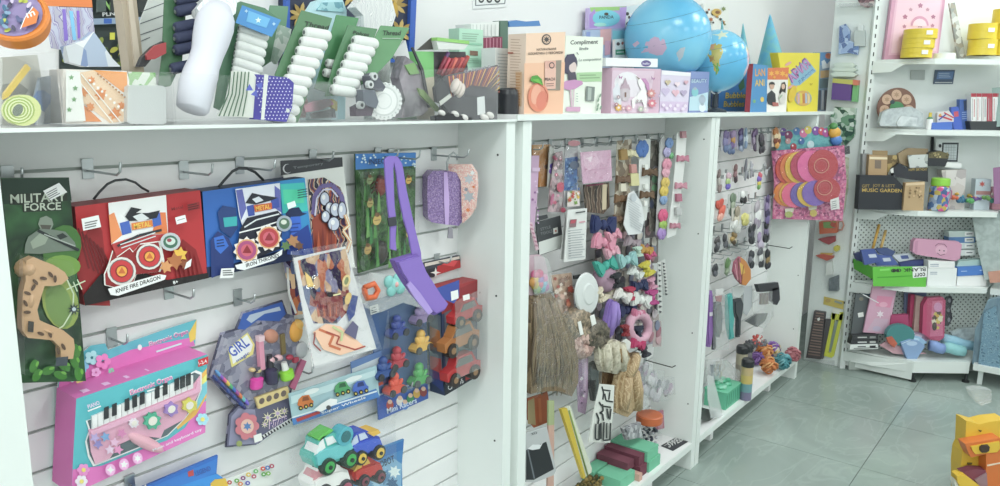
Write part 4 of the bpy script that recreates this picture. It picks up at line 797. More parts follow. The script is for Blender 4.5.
freeform('veil_bag','greyish mauve bag with green leaf and black cords right of the doily','bag', cE, 1.33,[('bag_body',[([(262,290),(285,210),(340,250),(372,410),(350,430),(270,440),(285,370)],0,.03, busy(['#8f8790','#a59da6','#777079','#b8b3ba'],14,.4,'noise'))]),('green_leaf',[([(280,245),(315,235),(335,275),(300,280)],.03,.034,'#7fa86a')]),('black_cord',[([(300,180),(306,178),(345,260),(372,400),(364,402),(338,268)],.034,.038,'#3c3d42')]),('white_lining',[([(270,200),(320,150),(340,240),(300,235)],-.01,0,'#d9dcdd')])])
cF = (405,20,525,530)
# green pencil carton, dark striped pack
r, b, f = upbox('green_carton','open green carton with white lid and red coloured pencils inside','box', cF, [(48,138),(126,140),(130,440),(52,440)],1.34,.07,'#7fca7a', ZL)
f.poly([(50,262),(128,250),(130,440),(52,440)],'#c9c0a8'); done(r, b, f)
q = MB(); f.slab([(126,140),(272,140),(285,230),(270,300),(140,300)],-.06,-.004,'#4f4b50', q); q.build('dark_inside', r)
q = MB(); f.slab([(50,134),(112,80),(128,130)],.0,.003,'#4a4844', q); f.slab([(112,92),(255,108),(236,132),(122,132)],.0,.02,'#d9dcd8', q); f.slab([(115,78),(256,94),(256,108),(112,93)],.0,.022,'#8fca6a', q); q.build('lid', r)
for i, (x, y, c) in enumerate(((140,200,'#8a2f44'),(155,205,'#c2485a'),(172,208,'#9f3038'),(186,205,'#d86a5a'),(200,205,'#8f2f3a'),(214,204,'#c4504e'),(228,202,'#9a3a44'),(150,180,'#5a3a6a'),(238,196,'#b34a3a'))):
    q = MB(); f.pipe([(x, y+40,.004),(x+26, y-36,.012)],6.5, c, q); q.build('pencil', r)
r, b, f = sheet('striped_pack','black pack with a fan of orange and crimson stripes across its top','packet',[(178,245),(410,198),(408,442),(150,448)],1.275,.006,'#34313c', crop=cF, n=(0,-1,.1))
for i in range(24):
    x = 190+i*9.2; c = ('#c9702f','#8f3050','#d8a04a','#6a2f5a','#a8423a')[i % 5]; y = 243-(x-180)*.2; f.poly([(x, y+8),(x+7, y+6),(280+(x-290)*.72, y+70+abs(i-12)*2.5),(276+(x-290)*.72, y+72+abs(i-12)*2.5)], c)
for i in range(6): f.poly([(345+i*10,300+i*4),(408,222+i*18),(408,232+i*18)],('#c9a04a','#8f4a3a')[i % 2])
f.text('SPARKLE',250,238,370,212,12,'#8f8a96',.1)
done(r, b, f)
r, f = freeform('black_sachet_pile','pile of glossy black sachets with a white tag in the clear bin','sachet', cF, 1.262,[('sachet',[([(120,300),(150,255),(190,330),(160,372),(128,362)],0,.01,'#2f2f36')]),('black_wrap',[([(150,370),(200,340),(300,335),(385,345),(390,420),(300,440),(190,425)],0,.012,'#2c2b33')]),('white_tag',[([(302,342),(334,336),(338,412),(304,420)],.012,.013,'#d5d8d8')]),('pale_edge',[([(136,360),(184,325),(190,340),(142,378)],.01,.012,'#c8c9c2')]),('dark_bottom',[([(110,425),(180,412),(270,430),(270,442),(112,444)],.0,.02,'#232329')])])
q = MB()
for (x, y) in ((205,290),(215,300),(228,312)): f.blob(x, y, 24,12,.012,'#d3c6bf',60, q, .012)
for (x, y, s) in ((200,415,16),(240,430,16),(330,430,18),(355,420,16),(140,410,14)): f.blob(x, y, s, 9,.008,'#d3d0cd',-20, q, .016)
tag(q.build('shell_beads', r), kind='stuff')
freeform('olive_strap','olive green strap lying across the clear bin corner','strap', cF, 1.29,[('strap',[([(50,300),(75,310),(150,395),(135,405),(60,330)],0,.006,'#7f9a5c')])])
q = MB(); a = WY(507,121,1.30); r = thing('black_bottle','smooth black bottle standing right beside the peach box','bottle',(a.x, 1.30, ZL)); zt = WY(507,88,1.30).z
q.lathe((a.x, 1.30, ZL),(0,0,1),[(.031,0),(.033,.004),(.031,(zt-ZL)*.8),(.028,(zt-ZL)*.94),(.022, zt-ZL)], mat('#26282f',.3),22); q.build('bottle_body', r)
# boxes behind
def plainbox(name, label, crop, pts, Y, d, col, zb, art=None, cat='box', group=None):
    r, b, f = upbox(name, label, cat, crop, pts, Y, d, col, zb, group)
    if art: art(f)
    done(r, b, f); return r
def a1(f): f.lines(252,60,330,64,10,4,4,'#8fb8a0'); f.poly([(250,100),(340,104),(338,112),(250,108)],'#8fc8ac'); f.poly([(285,135),(320,138),(320,158),(285,156)],'#8a6a5a'); f.lines(256,170,330,172,9,3,3,'#8fb8a0')
plainbox('mint_box','pale mint medicine box standing behind the green carton', cF, [(240,36),(345,44),(345,440),(240,440)],1.44,.04,'#b4e0c8', ZL, a1)
q = plainbox('soap_box','mint box under the crimson stack, left of the peach box', cF, [(345,140),(432,140),(430,440),(345,440)],1.46,.06,'#a8dcc8', ZL)
r, f = freeform('crimson_box','crimson box lying on the mint box with vertical pale lines','box', cF, 1.45,[('carton',[([(345,78),(430,74),(430,138),(345,140)],-.06,0,'#8f3a58')])])
q = MB(); g = Face(q, f.o, f.n); g.crop(*cF)
for i in range(5): g.line([(360+i*15,80),(360+i*15,136)],4,'#c98aa0')
q.build('line_print', r)
r, f = freeform('white_box_row','row of white boxes on top of the crimson one','box', cF, 1.45,[('carton',[([(292,18),(415,6),(414,72),(292,74)],-.06,0,'#e4e8e6')])])
q = MB(); g = Face(q, f.o, f.n); g.crop(*cF)
for i in range(7): g.line([(300+i*16,20),(300+i*16,72)],2.5,'#b8bfbd')
q.build('line_print', r)
plainbox('white_leaflet_box','slim white box with fine grey print hidden left of the peach box', cF, [(398,122),(478,128),(476,440),(400,440)],1.36,.05,'#e6e9e8', ZL, lambda f: f.lines(408,150,468,154,14,12,3,'#b0bcc0'))
r, f = freeform('blue_tube_pack','blue and green packet lying on top of the boxes behind the peach box','packet',(400,0,640,1000),1.46,[('packet',[([(418,86),(450,86),(450,505),(418,505)],-.03,0,'#5a7a6a'),([(450,92),(480,84),(520,90),(575,86),(582,108),(452,112)],-.02,.004,'#4a84c4')])])
# ---------------------------------------------------------------- gift boxes and globes: right stretch
cG = (500,20,610,509)
r, b, f = upbox('peach_gift_box','peach coloured gift box with a large peach and round black logo','gift box', cG, [(122,62),(303,55),(290,430),(110,430)],1.262,.062,'#ecc8ae', ZS, side='#efd6c4')
f.poly([(112,200),(300,195),(290,430),(110,430)],'#eab898')
f.ell(214,90,22,25,'#4a4242'); f.ell(214,90,17,19,'#cfae98'); f.star(214,90,16,'#4a4242',8,.5); f.text('НАТУРАЛЬНАЯ',168,142,258,138,10,'#5a4a44'); f.text('КОСМЕТИКА С ПЕРСИКОМ',130,162,290,156,12,'#5a4a44')
f.poly([(204,190),(282,186),(276,325),(205,325)],'#8f8578'); f.poly([(204,190),(256,188),(252,318),(205,320)],'#d9a596'); f.poly([(204,225),(256,222),(254,318),(205,320)],'#e2b4a4'); f.ell(236,210,13,15,'#4a4242'); f.ell(236,210,9,10,'#d9a596'); f.text('PEACH',204,282,250,280,14,'#4a4242'); f.lines(210,295,248,293,10,2,3,'#8a6a60')
f.ell(172,358,47,66,'#dd8468',0,24); f.ell(180,352,40,58,'#e39278',0,24); f.ell(160,345,22,46,'#e8a68c',10); f.ell(186,372,24,44,'#d97c66',10); f.line([(170,296),(196,312),(214,345),(210,380)],2.5,'#b9503c')
f.poly([(132,280),(140,260),(165,255),(186,275),(192,304),(170,292),(148,290)],'#4f9a3a'); f.poly([(140,276),(170,272),(188,300)],'#6fb84a')
fs = Face(b, f.p(122,62)+V((-.0003,0,0)),(-1,0,0)); fs.crop(*cG)
fs.lines(50,90,100,92,13,24,3,'#c9a48a'); fs.poly([(42,150),(68,150),(68,156),(42,156)],'#b9503c'); fs.poly([(78,240),(108,240),(106,400),(84,400)],'#e0b892'); fs.lines(80,250,104,250,13,12,4,'#c98a5a')
done(r, b, f)
r, b, f = upbox('ballerina_gift_box','white gift box reading Compliment with a dark haired dancer in pink','gift box', cG, [(304,72),(478,80),(466,430),(288,428)],1.266,.06,'#e2e8dc', ZS)
f.text('Compliment',324,120,452,116,26,'#3c4244',.1); f.text('linde',366,140,408,138,14,'#6f787a',.2); f.text('La composition',362,195,466,190,16,'#8a9490',.2)
f.poly([(354,244),(470,240),(468,284),(352,286)],'#a8cc9c'); f.lines(366,256,460,254,13,2,3,'#6f8f6a')
f.ell(322,205,34,48,'#4f4a5c',10); f.ell(334,218,18,26,'#d8c4c0'); f.poly([(294,200),(306,160),(340,156),(352,190),(336,196),(318,210),(312,250),(296,246)],'#45405a'); f.line([(352,150),(360,160)],3,'#4a4a50')
f.poly([(310,245),(345,240),(352,280),(312,285)],'#4a4456'); f.poly([(278,296),(300,282),(340,276),(376,282),(380,296),(345,318),(312,325),(284,315)],'#c48ab8'); f.line([(322,322),(328,400)],6,'#d4b0c4'); f.line([(338,320),(334,400)],4,'#d4b0c4'); f.poly([(302,402),(368,402),(366,424),(300,422)],'#c99ab8')
f.poly([(394,306),(434,310),(430,376),(392,374)],'#7f8884'); f.poly([(402,312),(418,314),(416,370),(400,370)],'#a9b3ac'); f.lines(346,340,356,342,12,4,3,'#9aa7a4')
for (x, y) in ((448,370),(456,350),(446,395),(458,405),(442,412)): f.ell(x, y, 4,10,'#7f9a84',20)
done(r, b, f)
cH = (590,60,710,972)
r, b, f = upbox('unicorn_gift_box','pink gift box printed with a fairy castle and white unicorn','gift box', cH, [(180,62),(576,72),(556,420),(166,426)],1.262,.04,'#d3b0c4', ZS, side='#cda8bc')
f.poly([(182,84),(522,90),(470,424),(168,426)],'#dcc3d4'); f.ell(300,190,105,95,'#e6e2e8'); f.ell(350,230,120,70,'#e4dbe4')
f.poly([(182,240),(220,180),(250,260),(250,380),(190,340)],'#dadce4')
for (x, w, y0, y1) in ((280,10,180,300),(255,14,235,310),(305,14,240,310),(280,26,230,330)): f.poly([(x-w, y0),(x+w, y0),(x+w, y1),(x-w, y1)],'#c9bcc4'); f.poly([(x-w-3, y0),(x, y0-w*3.4),(x+w+3, y0)],'#b89fae')
f.poly([(273,262),(287,262),(287,300),(273,300)],'#7a5c52')
f.poly([(385,200),(378,165),(400,150),(430,165),(440,230),(455,300),(450,385),(430,385),(420,340),(360,345),(350,390),(335,390),(330,320),(370,290),(405,240)],'#eeebea'); f.poly([(388,158),(360,128),(396,150)],'#8f7f74'); f.poly([(402,150),(440,148),(470,190),(475,250),(450,240),(440,200)],'#c48ab8')
for (x, y, c, s) in ((222,385,'#dcae4e',34),(305,390,'#d8a4b4',30),(260,390,'#c99aa8',22),(485,270,'#d48a8a',40),(490,350,'#d8788a',40),(370,330,'#9a8a94',12),(400,330,'#7f6f7a',10),(395,395,'#b8c4b0',26),(195,360,'#a87a8a',20),(430,400,'#d8c8d0',24),(210,300,'#a894a0',20),(540,290,'#b8a0c4',14)): f.star(x, y, s, c, 8,.65); f.ell(x, y, s*.3, s*.3,'#ead9d4')
for (x, y, a) in ((222,140,0),(486,150,20)): f.poly([(x, y),(x-14, y-24),(x-8, y+14)],'#8f4a84'); f.poly([(x, y),(x+20, y-10),(x+6, y+18)],'#a85c98')
done(r, b, f)
r, b, f = upbox('lilac_gift_box','pale lilac puffy gift box with pink hearts beside the unicorn box','gift box', cH, [(580,82),(818,102),(790,416),(562,416)],1.268,.02,'#d9cfe4', ZS)
f.poly([(582,84),(816,104),(814,132),(580,118)],'#ebe8f0'); f.poly([(566,335),(796,340),(790,414),(562,414)],'#d4c0dc')
for (x, y, s, c) in ((610,255,40,'#c8b8d8'),(690,265,34,'#e2b4c4'),(755,265,30,'#b9a8c8'),(625,180,26,'#c9b89a'),(700,195,24,'#eed8e2'),(770,180,20,'#d8a8b8')): f.ell(x-s*.4, y-s*.2, s*.5, s*.5, c); f.ell(x+s*.4, y-s*.2, s*.5, s*.5, c); f.poly([(x-s*.85, y),(x+s*.85, y),(x, y+s*1.0)], c)
for (x, y) in ((585,365),(640,370),(700,368),(760,372),(610,390),(675,395),(740,395)): f.star(x, y, 18,'#e8dcec',6,.6)
done(r, b, f)
r, b, f = upbox('perfume_box','blue violet box with small mint bottles pictured, in front of the globe stand','gift box', cH, [(818,92),(968,96),(952,412),(800,412)],1.275,.02,'#7f90c4', ZS)
f.poly([(816,150),(950,150),(944,168),(816,170)],'#5c6cae'); f.text('BEAUTY',822,185,946,183,30,'#b9d4dc'); f.poly([(806,300),(955,260),(950,410),(800,410)],'#b9d8e4')
for (x, y, c) in ((848,260,'#7fc4cc'),(905,320,'#a8b8c8'),(905,385,'#d8e4ec')): f.ell(x, y, 28,36, c); f.ell(x, y-28,14,12,'#9fb0bc')
done(r, b, f)
cI = (570,0,680,446)
r, f = freeform('white_gift_box','flat white box with purple oval badge lying on the unicorn box','gift box', cI, 1.268,[('carton',[([(146,234),(356,238),(355,273),(145,268)],-.035,0,'#e9ebee')])])
q = MB(); g = Face(q, f.o, f.n); g.crop(*cI); g.ell(308,257,20,13,'#5d4f8f'); g.text('hello',294,262,322,262,9,'#d8d4e8'); q.build('oval_badge', r)
# wall boxes behind the globes
def wallbox(label, pts, Y, d, col, art=None, crop=cI, name='toy_set_box'):
    r, b, f = sheet(name, label, 'box', pts, Y, d, col, crop=crop, pname='carton')
    if art: art(f)
    done(r, b, f); return r
def pan(f):
    f.poly([(80,30),(228,26),(222,40),(85,48)],'#a8d878'); f.poly([(78,60),(100,35),(110,112),(78,114)],'#b890d8'); f.poly([(200,30),(229,28),(222,110),(205,108)],'#c8a0e0'); f.ell(146,74,56,34,'#7fd4e4'); f.text('PANDA',118,77,176,75,13,'#2a3a44'); f.ell(146,57,9,6,'#5a4a3a'); f.ell(120,100,26,8,'#a8e4d8')
wallbox('rainbow pastel box reading PANDA at the back of the shelf',[(76,33),(230,24),(222,114),(74,120)],1.585,.015,'#c8b4e4', pan)
def low(f): f.poly([(66,130),(82,128),(82,150),(66,150)],'#8fa0d8'); f.poly([(122,120),(168,115),(166,180),(122,182)],'#eab4b4'); f.poly([(172,125),(226,122),(222,170),(172,175)],'#8fd8e4'); f.poly([(140,165),(165,165),(162,220),(140,225)],'#d8a8c0')
wallbox('pastel box with pink and aqua fields under the PANDA box',[(64,122),(228,114),(224,450),(64,450)],1.575,.015,'#b4c4e0', low)
def card2(f): f.ell(195,178,7,7,'#5a4a4a'); f.ell(212,175,5,6,'#d87a6a'); f.poly([(184,202),(222,200),(222,222),(184,222)],'#4f9a78'); f.line([(188,212),(218,210)],4,'#d4e4dc')
wallbox('small white card with green base and red figure beside the globe',[(183,160),(226,156),(222,450),(183,450)],1.55,.012,'#e6ebe8', card2)
def pan2(f):
    f.ell(246,70,20,18,'#eef0ee'); f.ell(232,56,7,7,'#2c3030'); f.ell(262,58,7,7,'#2c3030'); f.ell(239,70,5,6,'#2c3030'); f.ell(254,70,5,6,'#2c3030'); f.ell(247,78,3,2,'#2c3030'); f.ell(240,96,14,10,'#2c3030'); f.ell(262,92,9,9,'#2c3030'); f.ell(240,108,16,10,'#eef0ee'); f.poly([(290,30),(330,14),(300,48)],'#e08aa8')
wallbox('white box with a black and white panda picture behind the globe',[(226,28),(336,10),(330,455),(222,455)],1.60,.012,'#dfe8ea', pan2)
cJ = (620,0,760,567)
def ins(f):
    random.seed(9)
    for i in range(16): x = 345+random.random()*90; y = 20+random.random()*80; f.star(x, y, 5+random.random()*6, random.choice(('#3c3a38','#c98a3a','#4a4038','#7a8a4a','#b4622c')),6,.55)
    f.ell(388,50,20,15,'#d8b45a'); f.ell(392,50,10,7,'#8a5a2c')
wallbox('white box printed with brown and black insects behind the small globe',[(338,14),(440,16),(436,452),(338,452)],1.60,.012,'#eceeea', ins, cJ)
# globes
def globe(label, x, y, rp, Y, seed, stand):
    c = WY(x, y, Y); k = (WY(x+1, y, Y)-c).length; d = (c-EYE).length; R = rp/F*((c-EYE).dot(FWD)); c = EYE+(c-EYE)
    m, nt, b_ = node_mat('globe_print'); N = nt.nodes.new; L = nt.links.new; tc = N('ShaderNodeTexCoord'); mp = N('ShaderNodeMapping'); mp.inputs['Location'].default_value = (seed, seed*.7, seed*.3); n1 = N('ShaderNodeTexNoise'); n1.inputs['Scale'].default_value = .95/R*.14*(4.2 if stand else 5.2)*.35; n1.inputs['Detail'].default_value = 4
    L(tc.outputs['Object'], mp.inputs[0]); L(mp.outputs[0], n1.inputs[0]); n2 = N('ShaderNodeTexNoise'); n2.inputs['Scale'].default_value = n1.inputs['Scale'].default_value*2.5; L(mp.outputs[0], n2.inputs[0])
    sea = N('ShaderNodeValToRGB'); e = sea.color_ramp.elements; e[0].position = .35; e[0].color = rgb('#58aedb',1); e[1].position = .65; e[1].color = rgb('#86cbe8',1); L(n2.outputs[0], sea.inputs[0])
    land = N('ShaderNodeValToRGB'); e = land.color_ramp.elements; e[0].position = .4; e[0].color = rgb('#d8b8cc',1); e[1].position = .6; e[1].color = rgb('#9fc48a',1); g = e.new(.5); g.color = rgb('#e0d4a0',1); L(n2.outputs[0], land.inputs[0])
    st = N('ShaderNodeMapRange'); st.inputs[1].default_value = .57; st.inputs[2].default_value = .585; L(n1.outputs[0], st.inputs[0]); mx = N('ShaderNodeMix'); mx.data_type = 'RGBA'; L(st.outputs[0], mx.inputs[0]); L(sea.outputs[0], mx.inputs[6]); L(land.outputs[0], mx.inputs[7]); L(mx.outputs[2], b_.inputs['Base Color']); b_.inputs['Roughness'].default_value = .22
    t = thing('globe', label, 'globe',(c.x, c.y, ZS),'globes on the shelf'); q = MB(); q.ball((0,0,0), R, m, 40,24); o = q.build('globe_ball'); o.parent = t; o.location = c-V((c.x, c.y, ZS))
    if stand:
        q = MB(); q.lathe((c.x, c.y, ZS),(0,0,1),[(.05,0),(.05,.008),(.035,.014),(.012,.02),(.01, max(.03, c.z-R-ZS-.004))], mat('#26313c',.35),24); q.build('stand', t)
        q = MB(); ax = V((.35,0,.94)).normalized(); s_ = V((0,1,0)).cross(ax) ; q.tube([c+(ax*math.cos(a)+s_*math.sin(a))*(R+.007) for a in [math.pi*(.0+i/20) for i in range(21)]],.0035,'#cfd6da',6); q.build('meridian_arc', t)
    else:
        q = MB(); q.lathe((c.x, c.y, ZS),(0,0,1),[(.06,0),(.06,.01),(.04,.018),(.03, max(.03, c.z-R-ZS+.01))], mat('#d8dcdc',.35),24); q.build('stand', t)
    q = MB(); ax = V((-.25,.1,.96)).normalized(); u = ax.orthogonal().normalized(); v = ax.cross(u)
    for h in (0,.5): rr_ = R*math.sqrt(1-h*h)*1.0008; q.tube([c+ax*R*h+(u*math.cos(i*.2094)+v*math.sin(i*.2094))*rr_ for i in range(30)],.0007,'#3a6a8a',4, closed=True)
    q.build('equator_line', t); return t, c, R
t, gc, gR = globe('large pale blue globe behind the unicorn box',667.5,38.5,43,1.40,3.1, False)
def land(t, c, R, pts, col):
    """a country patch lying on the ball"""
    q = MB(); n = 8; ce = (sum(p[0] for p in pts)/len(pts), sum(p[1] for p in pts)/len(pts)); rings = []
    def onball(x, y):
        d = ray(x, y).normalized(); oc = EYE-c; B = oc.dot(d); D = B*B-(oc.length_squared-(R*1.002)**2); return EYE+d*(-B-math.sqrt(max(D, 0)))
    m = len(pts); P = [onball(*ce)]; fs = []
    for k in range(1,5): P += [onball(ce[0]+(x-ce[0])*k/4, ce[1]+(y-ce[1])*k/4) for x, y in pts]
    for i in range(m): fs.append((0,1+i, 1+(i+1) % m))
    for k in range(3):
        for i in range(m): fs.append((1+k*m+i, 1+(k+1)*m+i, 1+(k+1)*m+(i+1) % m, 1+k*m+(i+1) % m))
    q.add(P, fs, mat(col, .25), True); q.build('land_patch', t)
S = lambda L_, cr: [(cr[0]+x*(cr[2]-cr[0])/cr[3], cr[1]+y*(cr[3] and (cr[2]-cr[0])/cr[3])) for x, y in L_]
land(t, gc, gR, S([(85,215),(105,170),(140,148),(180,160),(190,195),(172,222),(150,225),(120,215)], cJ),'#cdb0cc'); land(t, gc, gR, S([(50,180),(70,165),(80,175),(60,192)], cJ),'#d8bcd0'); land(t, gc, gR, S([(228,215),(245,195),(265,190),(255,230),(238,250)], cJ),'#b8c4d0')
t, gc, gR = globe('small blue globe on a dark stand behind the bubble game',717.5,61,30.5,1.305,7.7, True)
land(t, gc, gR, S([(355,225),(360,190),(385,175),(412,180),(418,210),(408,235),(405,270),(395,300),(380,285),(372,250)], cJ),'#c4b45a'); land(t, gc, gR, S([(375,258),(398,255),(402,285),(388,306)], cJ),'#6fae5a'); land(t, gc, gR, S([(360,230),(380,225),(385,245),(365,252)], cJ),'#b88a4a'); land(t, gc, gR, S([(375,140),(410,125),(440,130),(435,150),(400,160)], cJ),'#d8e0c4'); land(t, gc, gR, S([(356,205),(366,180),(384,178),(380,200)], cJ),'#d49a6a')
# party hats
def hat(label, ax_, ay_, bx0, bx1, by, Y):
    a = WY(ax_, ay_, Y); b0, b1 = WY(bx0, by, Y), WY(bx1, by, Y); c = (b0+b1)/2; R = (bx1-bx0)/2*(c-EYE).dot(FWD)/F; t = thing('party_hat', label, 'party hat',(c.x, c.y, c.z),'blue cone party hats')
    q = MB(); q.lathe((c.x, c.y, c.z),(a-c),[(R, 0),(R*.05,(a-c).length*.97),(0.0003,(a-c).length)], busy(['#5fb0d4','#6ab8da','#7cc0c8','#62b2d8'],12,.4,'noise', g=1),28); q.build('cone', t)
    q = MB(); q.torus((c.x, c.y, c.z+.003),(a-c), R, .0022,'#7fc0a0',24,6); q.build('rim', t)
hat('tall blue cone party hat right of the small globe',770,14,746,794,106,1.46)
hat('pale blue party hat tip showing just right of the small globe',743,23,731,757,106,1.52)
hat('blue party hat tip peeking over the top of the small globe',722,18,713,733,106,1.53)
cK = (700,30,840,756)
r, b, f = upbox('bubble_game_box','blue box reading Bubble Bubbles in yellow under the small globe','game box', cK, [(106,195),(262,185),(258,432),(100,430)],1.415,.04,'#2f78b8', ZS, side='#2a3f6a')
f.text('Bubble',138,372,246,370,34,'#3a2f5a',.1); f.text('Bubble',136,370,244,368,32,'#e0c23c',.1); f.text('Bubbles',128,418,238,416,34,'#3a2f5a',.1); f.text('Bubbles',126,416,236,414,32,'#e0c23c',.1); f.poly([(205,300),(235,260),(240,310),(215,330)],'#3a6a4a'); f.ell(160,400,6,6,'#8fc8e8'); done(r, b, f)
r, b, f = upbox('bubble_game_box','blue game box with red spine and orange letters right of the Bubble Bubbles box','game box', cK, [(288,182),(366,192),(360,430),(270,432)],1.262,.025,'#3f8ac0', ZS, side='#a03a4a')
f.text('LAN',298,250,352,248,40,'#e09a3c'); f.text('ANI',296,304,348,302,36,'#e0b84a'); f.ell(335,375,10,14,'#d8b84a'); f.ell(292,385,8,10,'#7ab07a'); done(r, b, f)
r, b, f = upbox('photo_game_box','white box with two people pictured under an orange top','game box', cK, [(366,205),(480,202),(466,428),(352,426)],1.268,.03,'#e6e2dc', ZS)
f.poly([(366,205),(480,202),(474,268),(364,268)],'#d8703a')
for (x, y, s) in ((385,235,16),(415,230,16),(445,235,18),(400,255,10),(465,245,12)): f.star(x, y, s, '#e8a83c',6,.5)
f.poly([(358,380),(362,345),(385,325),(405,345),(408,385),(400,412),(365,400)],'#2e3238'); f.ell(386,302,13,19,'#c9a08a'); f.poly([(370,300),(372,284),(386,279),(400,285),(402,300),(396,294),(376,294)],'#26221f'); f.poly([(388,390),(420,392),(422,410),(390,412)],'#b0605a')
f.poly([(425,340),(440,285),(455,280),(462,300),(458,350),(450,360)],'#2a2623'); f.ell(446,305,10,15,'#d4b09a'); f.poly([(420,360),(440,332),(458,340),(456,395),(430,400)],'#d4cfc8'); f.line([(424,370),(440,350)],6,'#8fb08a'); done(r, b, f)
r, b, f = upbox('yellow_game_box','large yellow game box with slanted purple letters and striped ball','game box', cK, [(420,122),(648,124),(634,436),(476,434)],1.285,.04,'#e0cf1c', ZS)
cL = (770,45,830,417)
f.crop(*cL); f.poly([(130,215),(250,92),(322,180),(205,280),(150,285)],'#7fb0c8'); f.text('АРИЯ',152,268,290,142,74,'#7a4a94',0); f.text('АРИЯ',156,262,288,142,58,'#c07ab4',0); f.text('JUNIOR',205,274,316,182,26,'#3f6aa8',0); f.text('JUNIOR',207,271,314,182,18,'#7fb4d8',0)
f.ell(228,370,60,54,'#8fa0a8'); f.ell(228,370,50,54,'#d8a84a')
for i, c in enumerate(('#c9a0b0','#d8c84a','#c4783a','#a8b4c8','#e0c890')): f.poly([(188+i*17,340-(i % 2)*8),(202+i*17,336),(204+i*17,402),(190+i*17,408)], c)
for (x, y) in ((122,130),(140,290),(160,300)): f.ell(x, y, 26,9,'#d8a0a0',-30)
f.text('3+',276,280,294,274,12,'#8f7a2c'); f.ell(150,340,26,60,'#d9b81a',15); f.crop(*cK)
done(r, b, f)
r, b, f = upbox('blue_figure_box','narrow blue and grey toy box at the right end of the shelf','game box', cK, [(648,120),(722,118),(700,434),(628,436)],1.33,.04,'#7f9cb8', ZS)
f.poly([(650,122),(720,120),(716,180),(648,190)],'#4f8ac0'); f.ell(694,140,18,16,'#d8704a'); f.poly([(655,170),(670,160),(685,185),(700,165),(710,200),(660,210)],'#dfe6ea'); f.poly([(650,220),(712,215),(710,255),(648,260)],'#c9a46a'); f.poly([(646,265),(708,262),(706,310),(644,315)],'#5f7a80')
for i in range(4): f.poly([(640+i*16,325),(652+i*16,325),(650+i*16,430),(636+i*16,432)],('#4a4f5c','#c4c9d0')[i % 2])
done(r, b, f)
# sign frame on the wall
r, b, f = wall_picture('wall_sign','small white sign with dark pictograms at the top of the wall',[(473,-14),(509,-14),(507,7),(473,9)], YW-.004,.006,'#eceeee', cat='sign')
f.poly([(475,-12),(507,-12),(505,4),(475,6)],'#7f8688'); f.poly([(476,-11),(506,-11),(504,3),(476,5)],'#e9ebeb')
for x in (481,489,497): f.ell(x, -1,3,4,'#3c4042'); f.ell(x, -1,1.6,2,'#d8dada')
done(r, b, f)
GAIN = 1.12

GAIN = .95
# ---------------------------------------------------------------- middle bay: hair accessories
def solo(q, name, label, cat, group=None, kind=None):
    zs = min(p.z for p in q.v); c = ctr(q.v); o0 = V((c.x, c.y, zs)); q.v = [p-o0 for p in q.v]; o = q.build(name); o.location = o0; return tag(o, label, cat, group, kind)
def plane(Y, crop, n=(0,-1,0), at=None):
    f = Face(MB(), at or V((0, Y, 0)), n); f.crop(*crop); return f
def packet(label, crop, pts, Y, col, art=None, name='accessory_pack', cat='hair accessory', group=None, t=.003, sleeve=0):
    r, b, f = sheet(name, label, cat, pts, Y, t, col, group, crop=crop)
    if art: art(f)
    done(r, b, f)
    if sleeve: q = MB(); cx = sum(p[0] for p in pts)/len(pts); cy = sum(p[1] for p in pts)/len(pts); f.slab([(cx+(x-cx)*1.12, cy+(y-cy)*1.06) for x, y in pts],.0015, sleeve, clear(gloss=.05, wrinkle=20), q); q.build('clear_sleeve', r)
    return r, f
def dots(f, x0, y0, x1, y1, n, s, cols, seed=1):
    random.seed(seed)
    for i in range(n): f.star(x0+random.random()*(x1-x0), y0+random.random()*(y1-y0), s*(.6+random.random()*.6), random.choice(cols), random.choice((4,5,6)),.6, random.random()*90)
def rail_hooks(x0, x1, zs, step, label, Yp, grp, skip=0):
    for z in zs:
        x = x0
        while x < x1: hook(x, z, label, length=Yp, group=grp, wide=.018, Y=Y2); x += step
def bare_hook(p0, p1, label, grp):
    """single straight prong seen side on; p0 on the wall, p1 its tip"""
    a = WY(p0[0], p0[1], Y2-.002); q = MB(); X = a.x; z = a.z; q.box((X-.01, Y2-.005, z-.02),(X+.01, Y2-.0005, z+.01), STEEL); q.tube([(X, Y2-.003, z),(X, Y2-.13, z-.004),(X, Y2-.145, z+.008)],.0024, DARK, 6); solo(q, 'slatwall_hook', label, 'hook', grp)
Z0 = 1.456; PI_ = .0757
rail_hooks(1.80,2.93,[Z0],.1,'steel hook in the top groove of the middle bay, crowded with hanging packs',.10,'top hooks of the middle bay')
c1_ = (522,125,612,486)
LILP = ['#c9a0c4','#b890b8','#d8b8d4']
packet('slim lilac pack at the left edge of the middle bay', c1_, [(48,165),(94,165),(80,430),(66,560),(44,560)],1.33,'#c8a4c4', lambda f: (dots(f, 50,260,86,540,14,7,['#a070a8','#e0c8e0','#8f5a94'],2), f.poly([(50,230),(92,230),(90,250),(50,250)],'#d8bcd8')))
packet('amber orange card at the upper left of the middle bay', c1_, [(56,108),(152,104),(146,330),(90,335),(92,170),(56,165)],1.36,'#b57a3a', lambda f: (f.ell(132,225,12,13,'#5a3a2c'), f.poly([(60,110),(150,106),(150,140),(60,145)],'#c08a48')), sleeve=.006)
packet('narrow white card with a purple clip beside the amber card', c1_, [(150,112),(176,112),(164,330),(138,338)],1.345,'#c9c8c4', lambda f: (f.ell(166,222,17,16,'#6a50b0'), f.ell(158,250,14,14,'#8a64c0'), f.ell(166,118,4,4,'#666')))
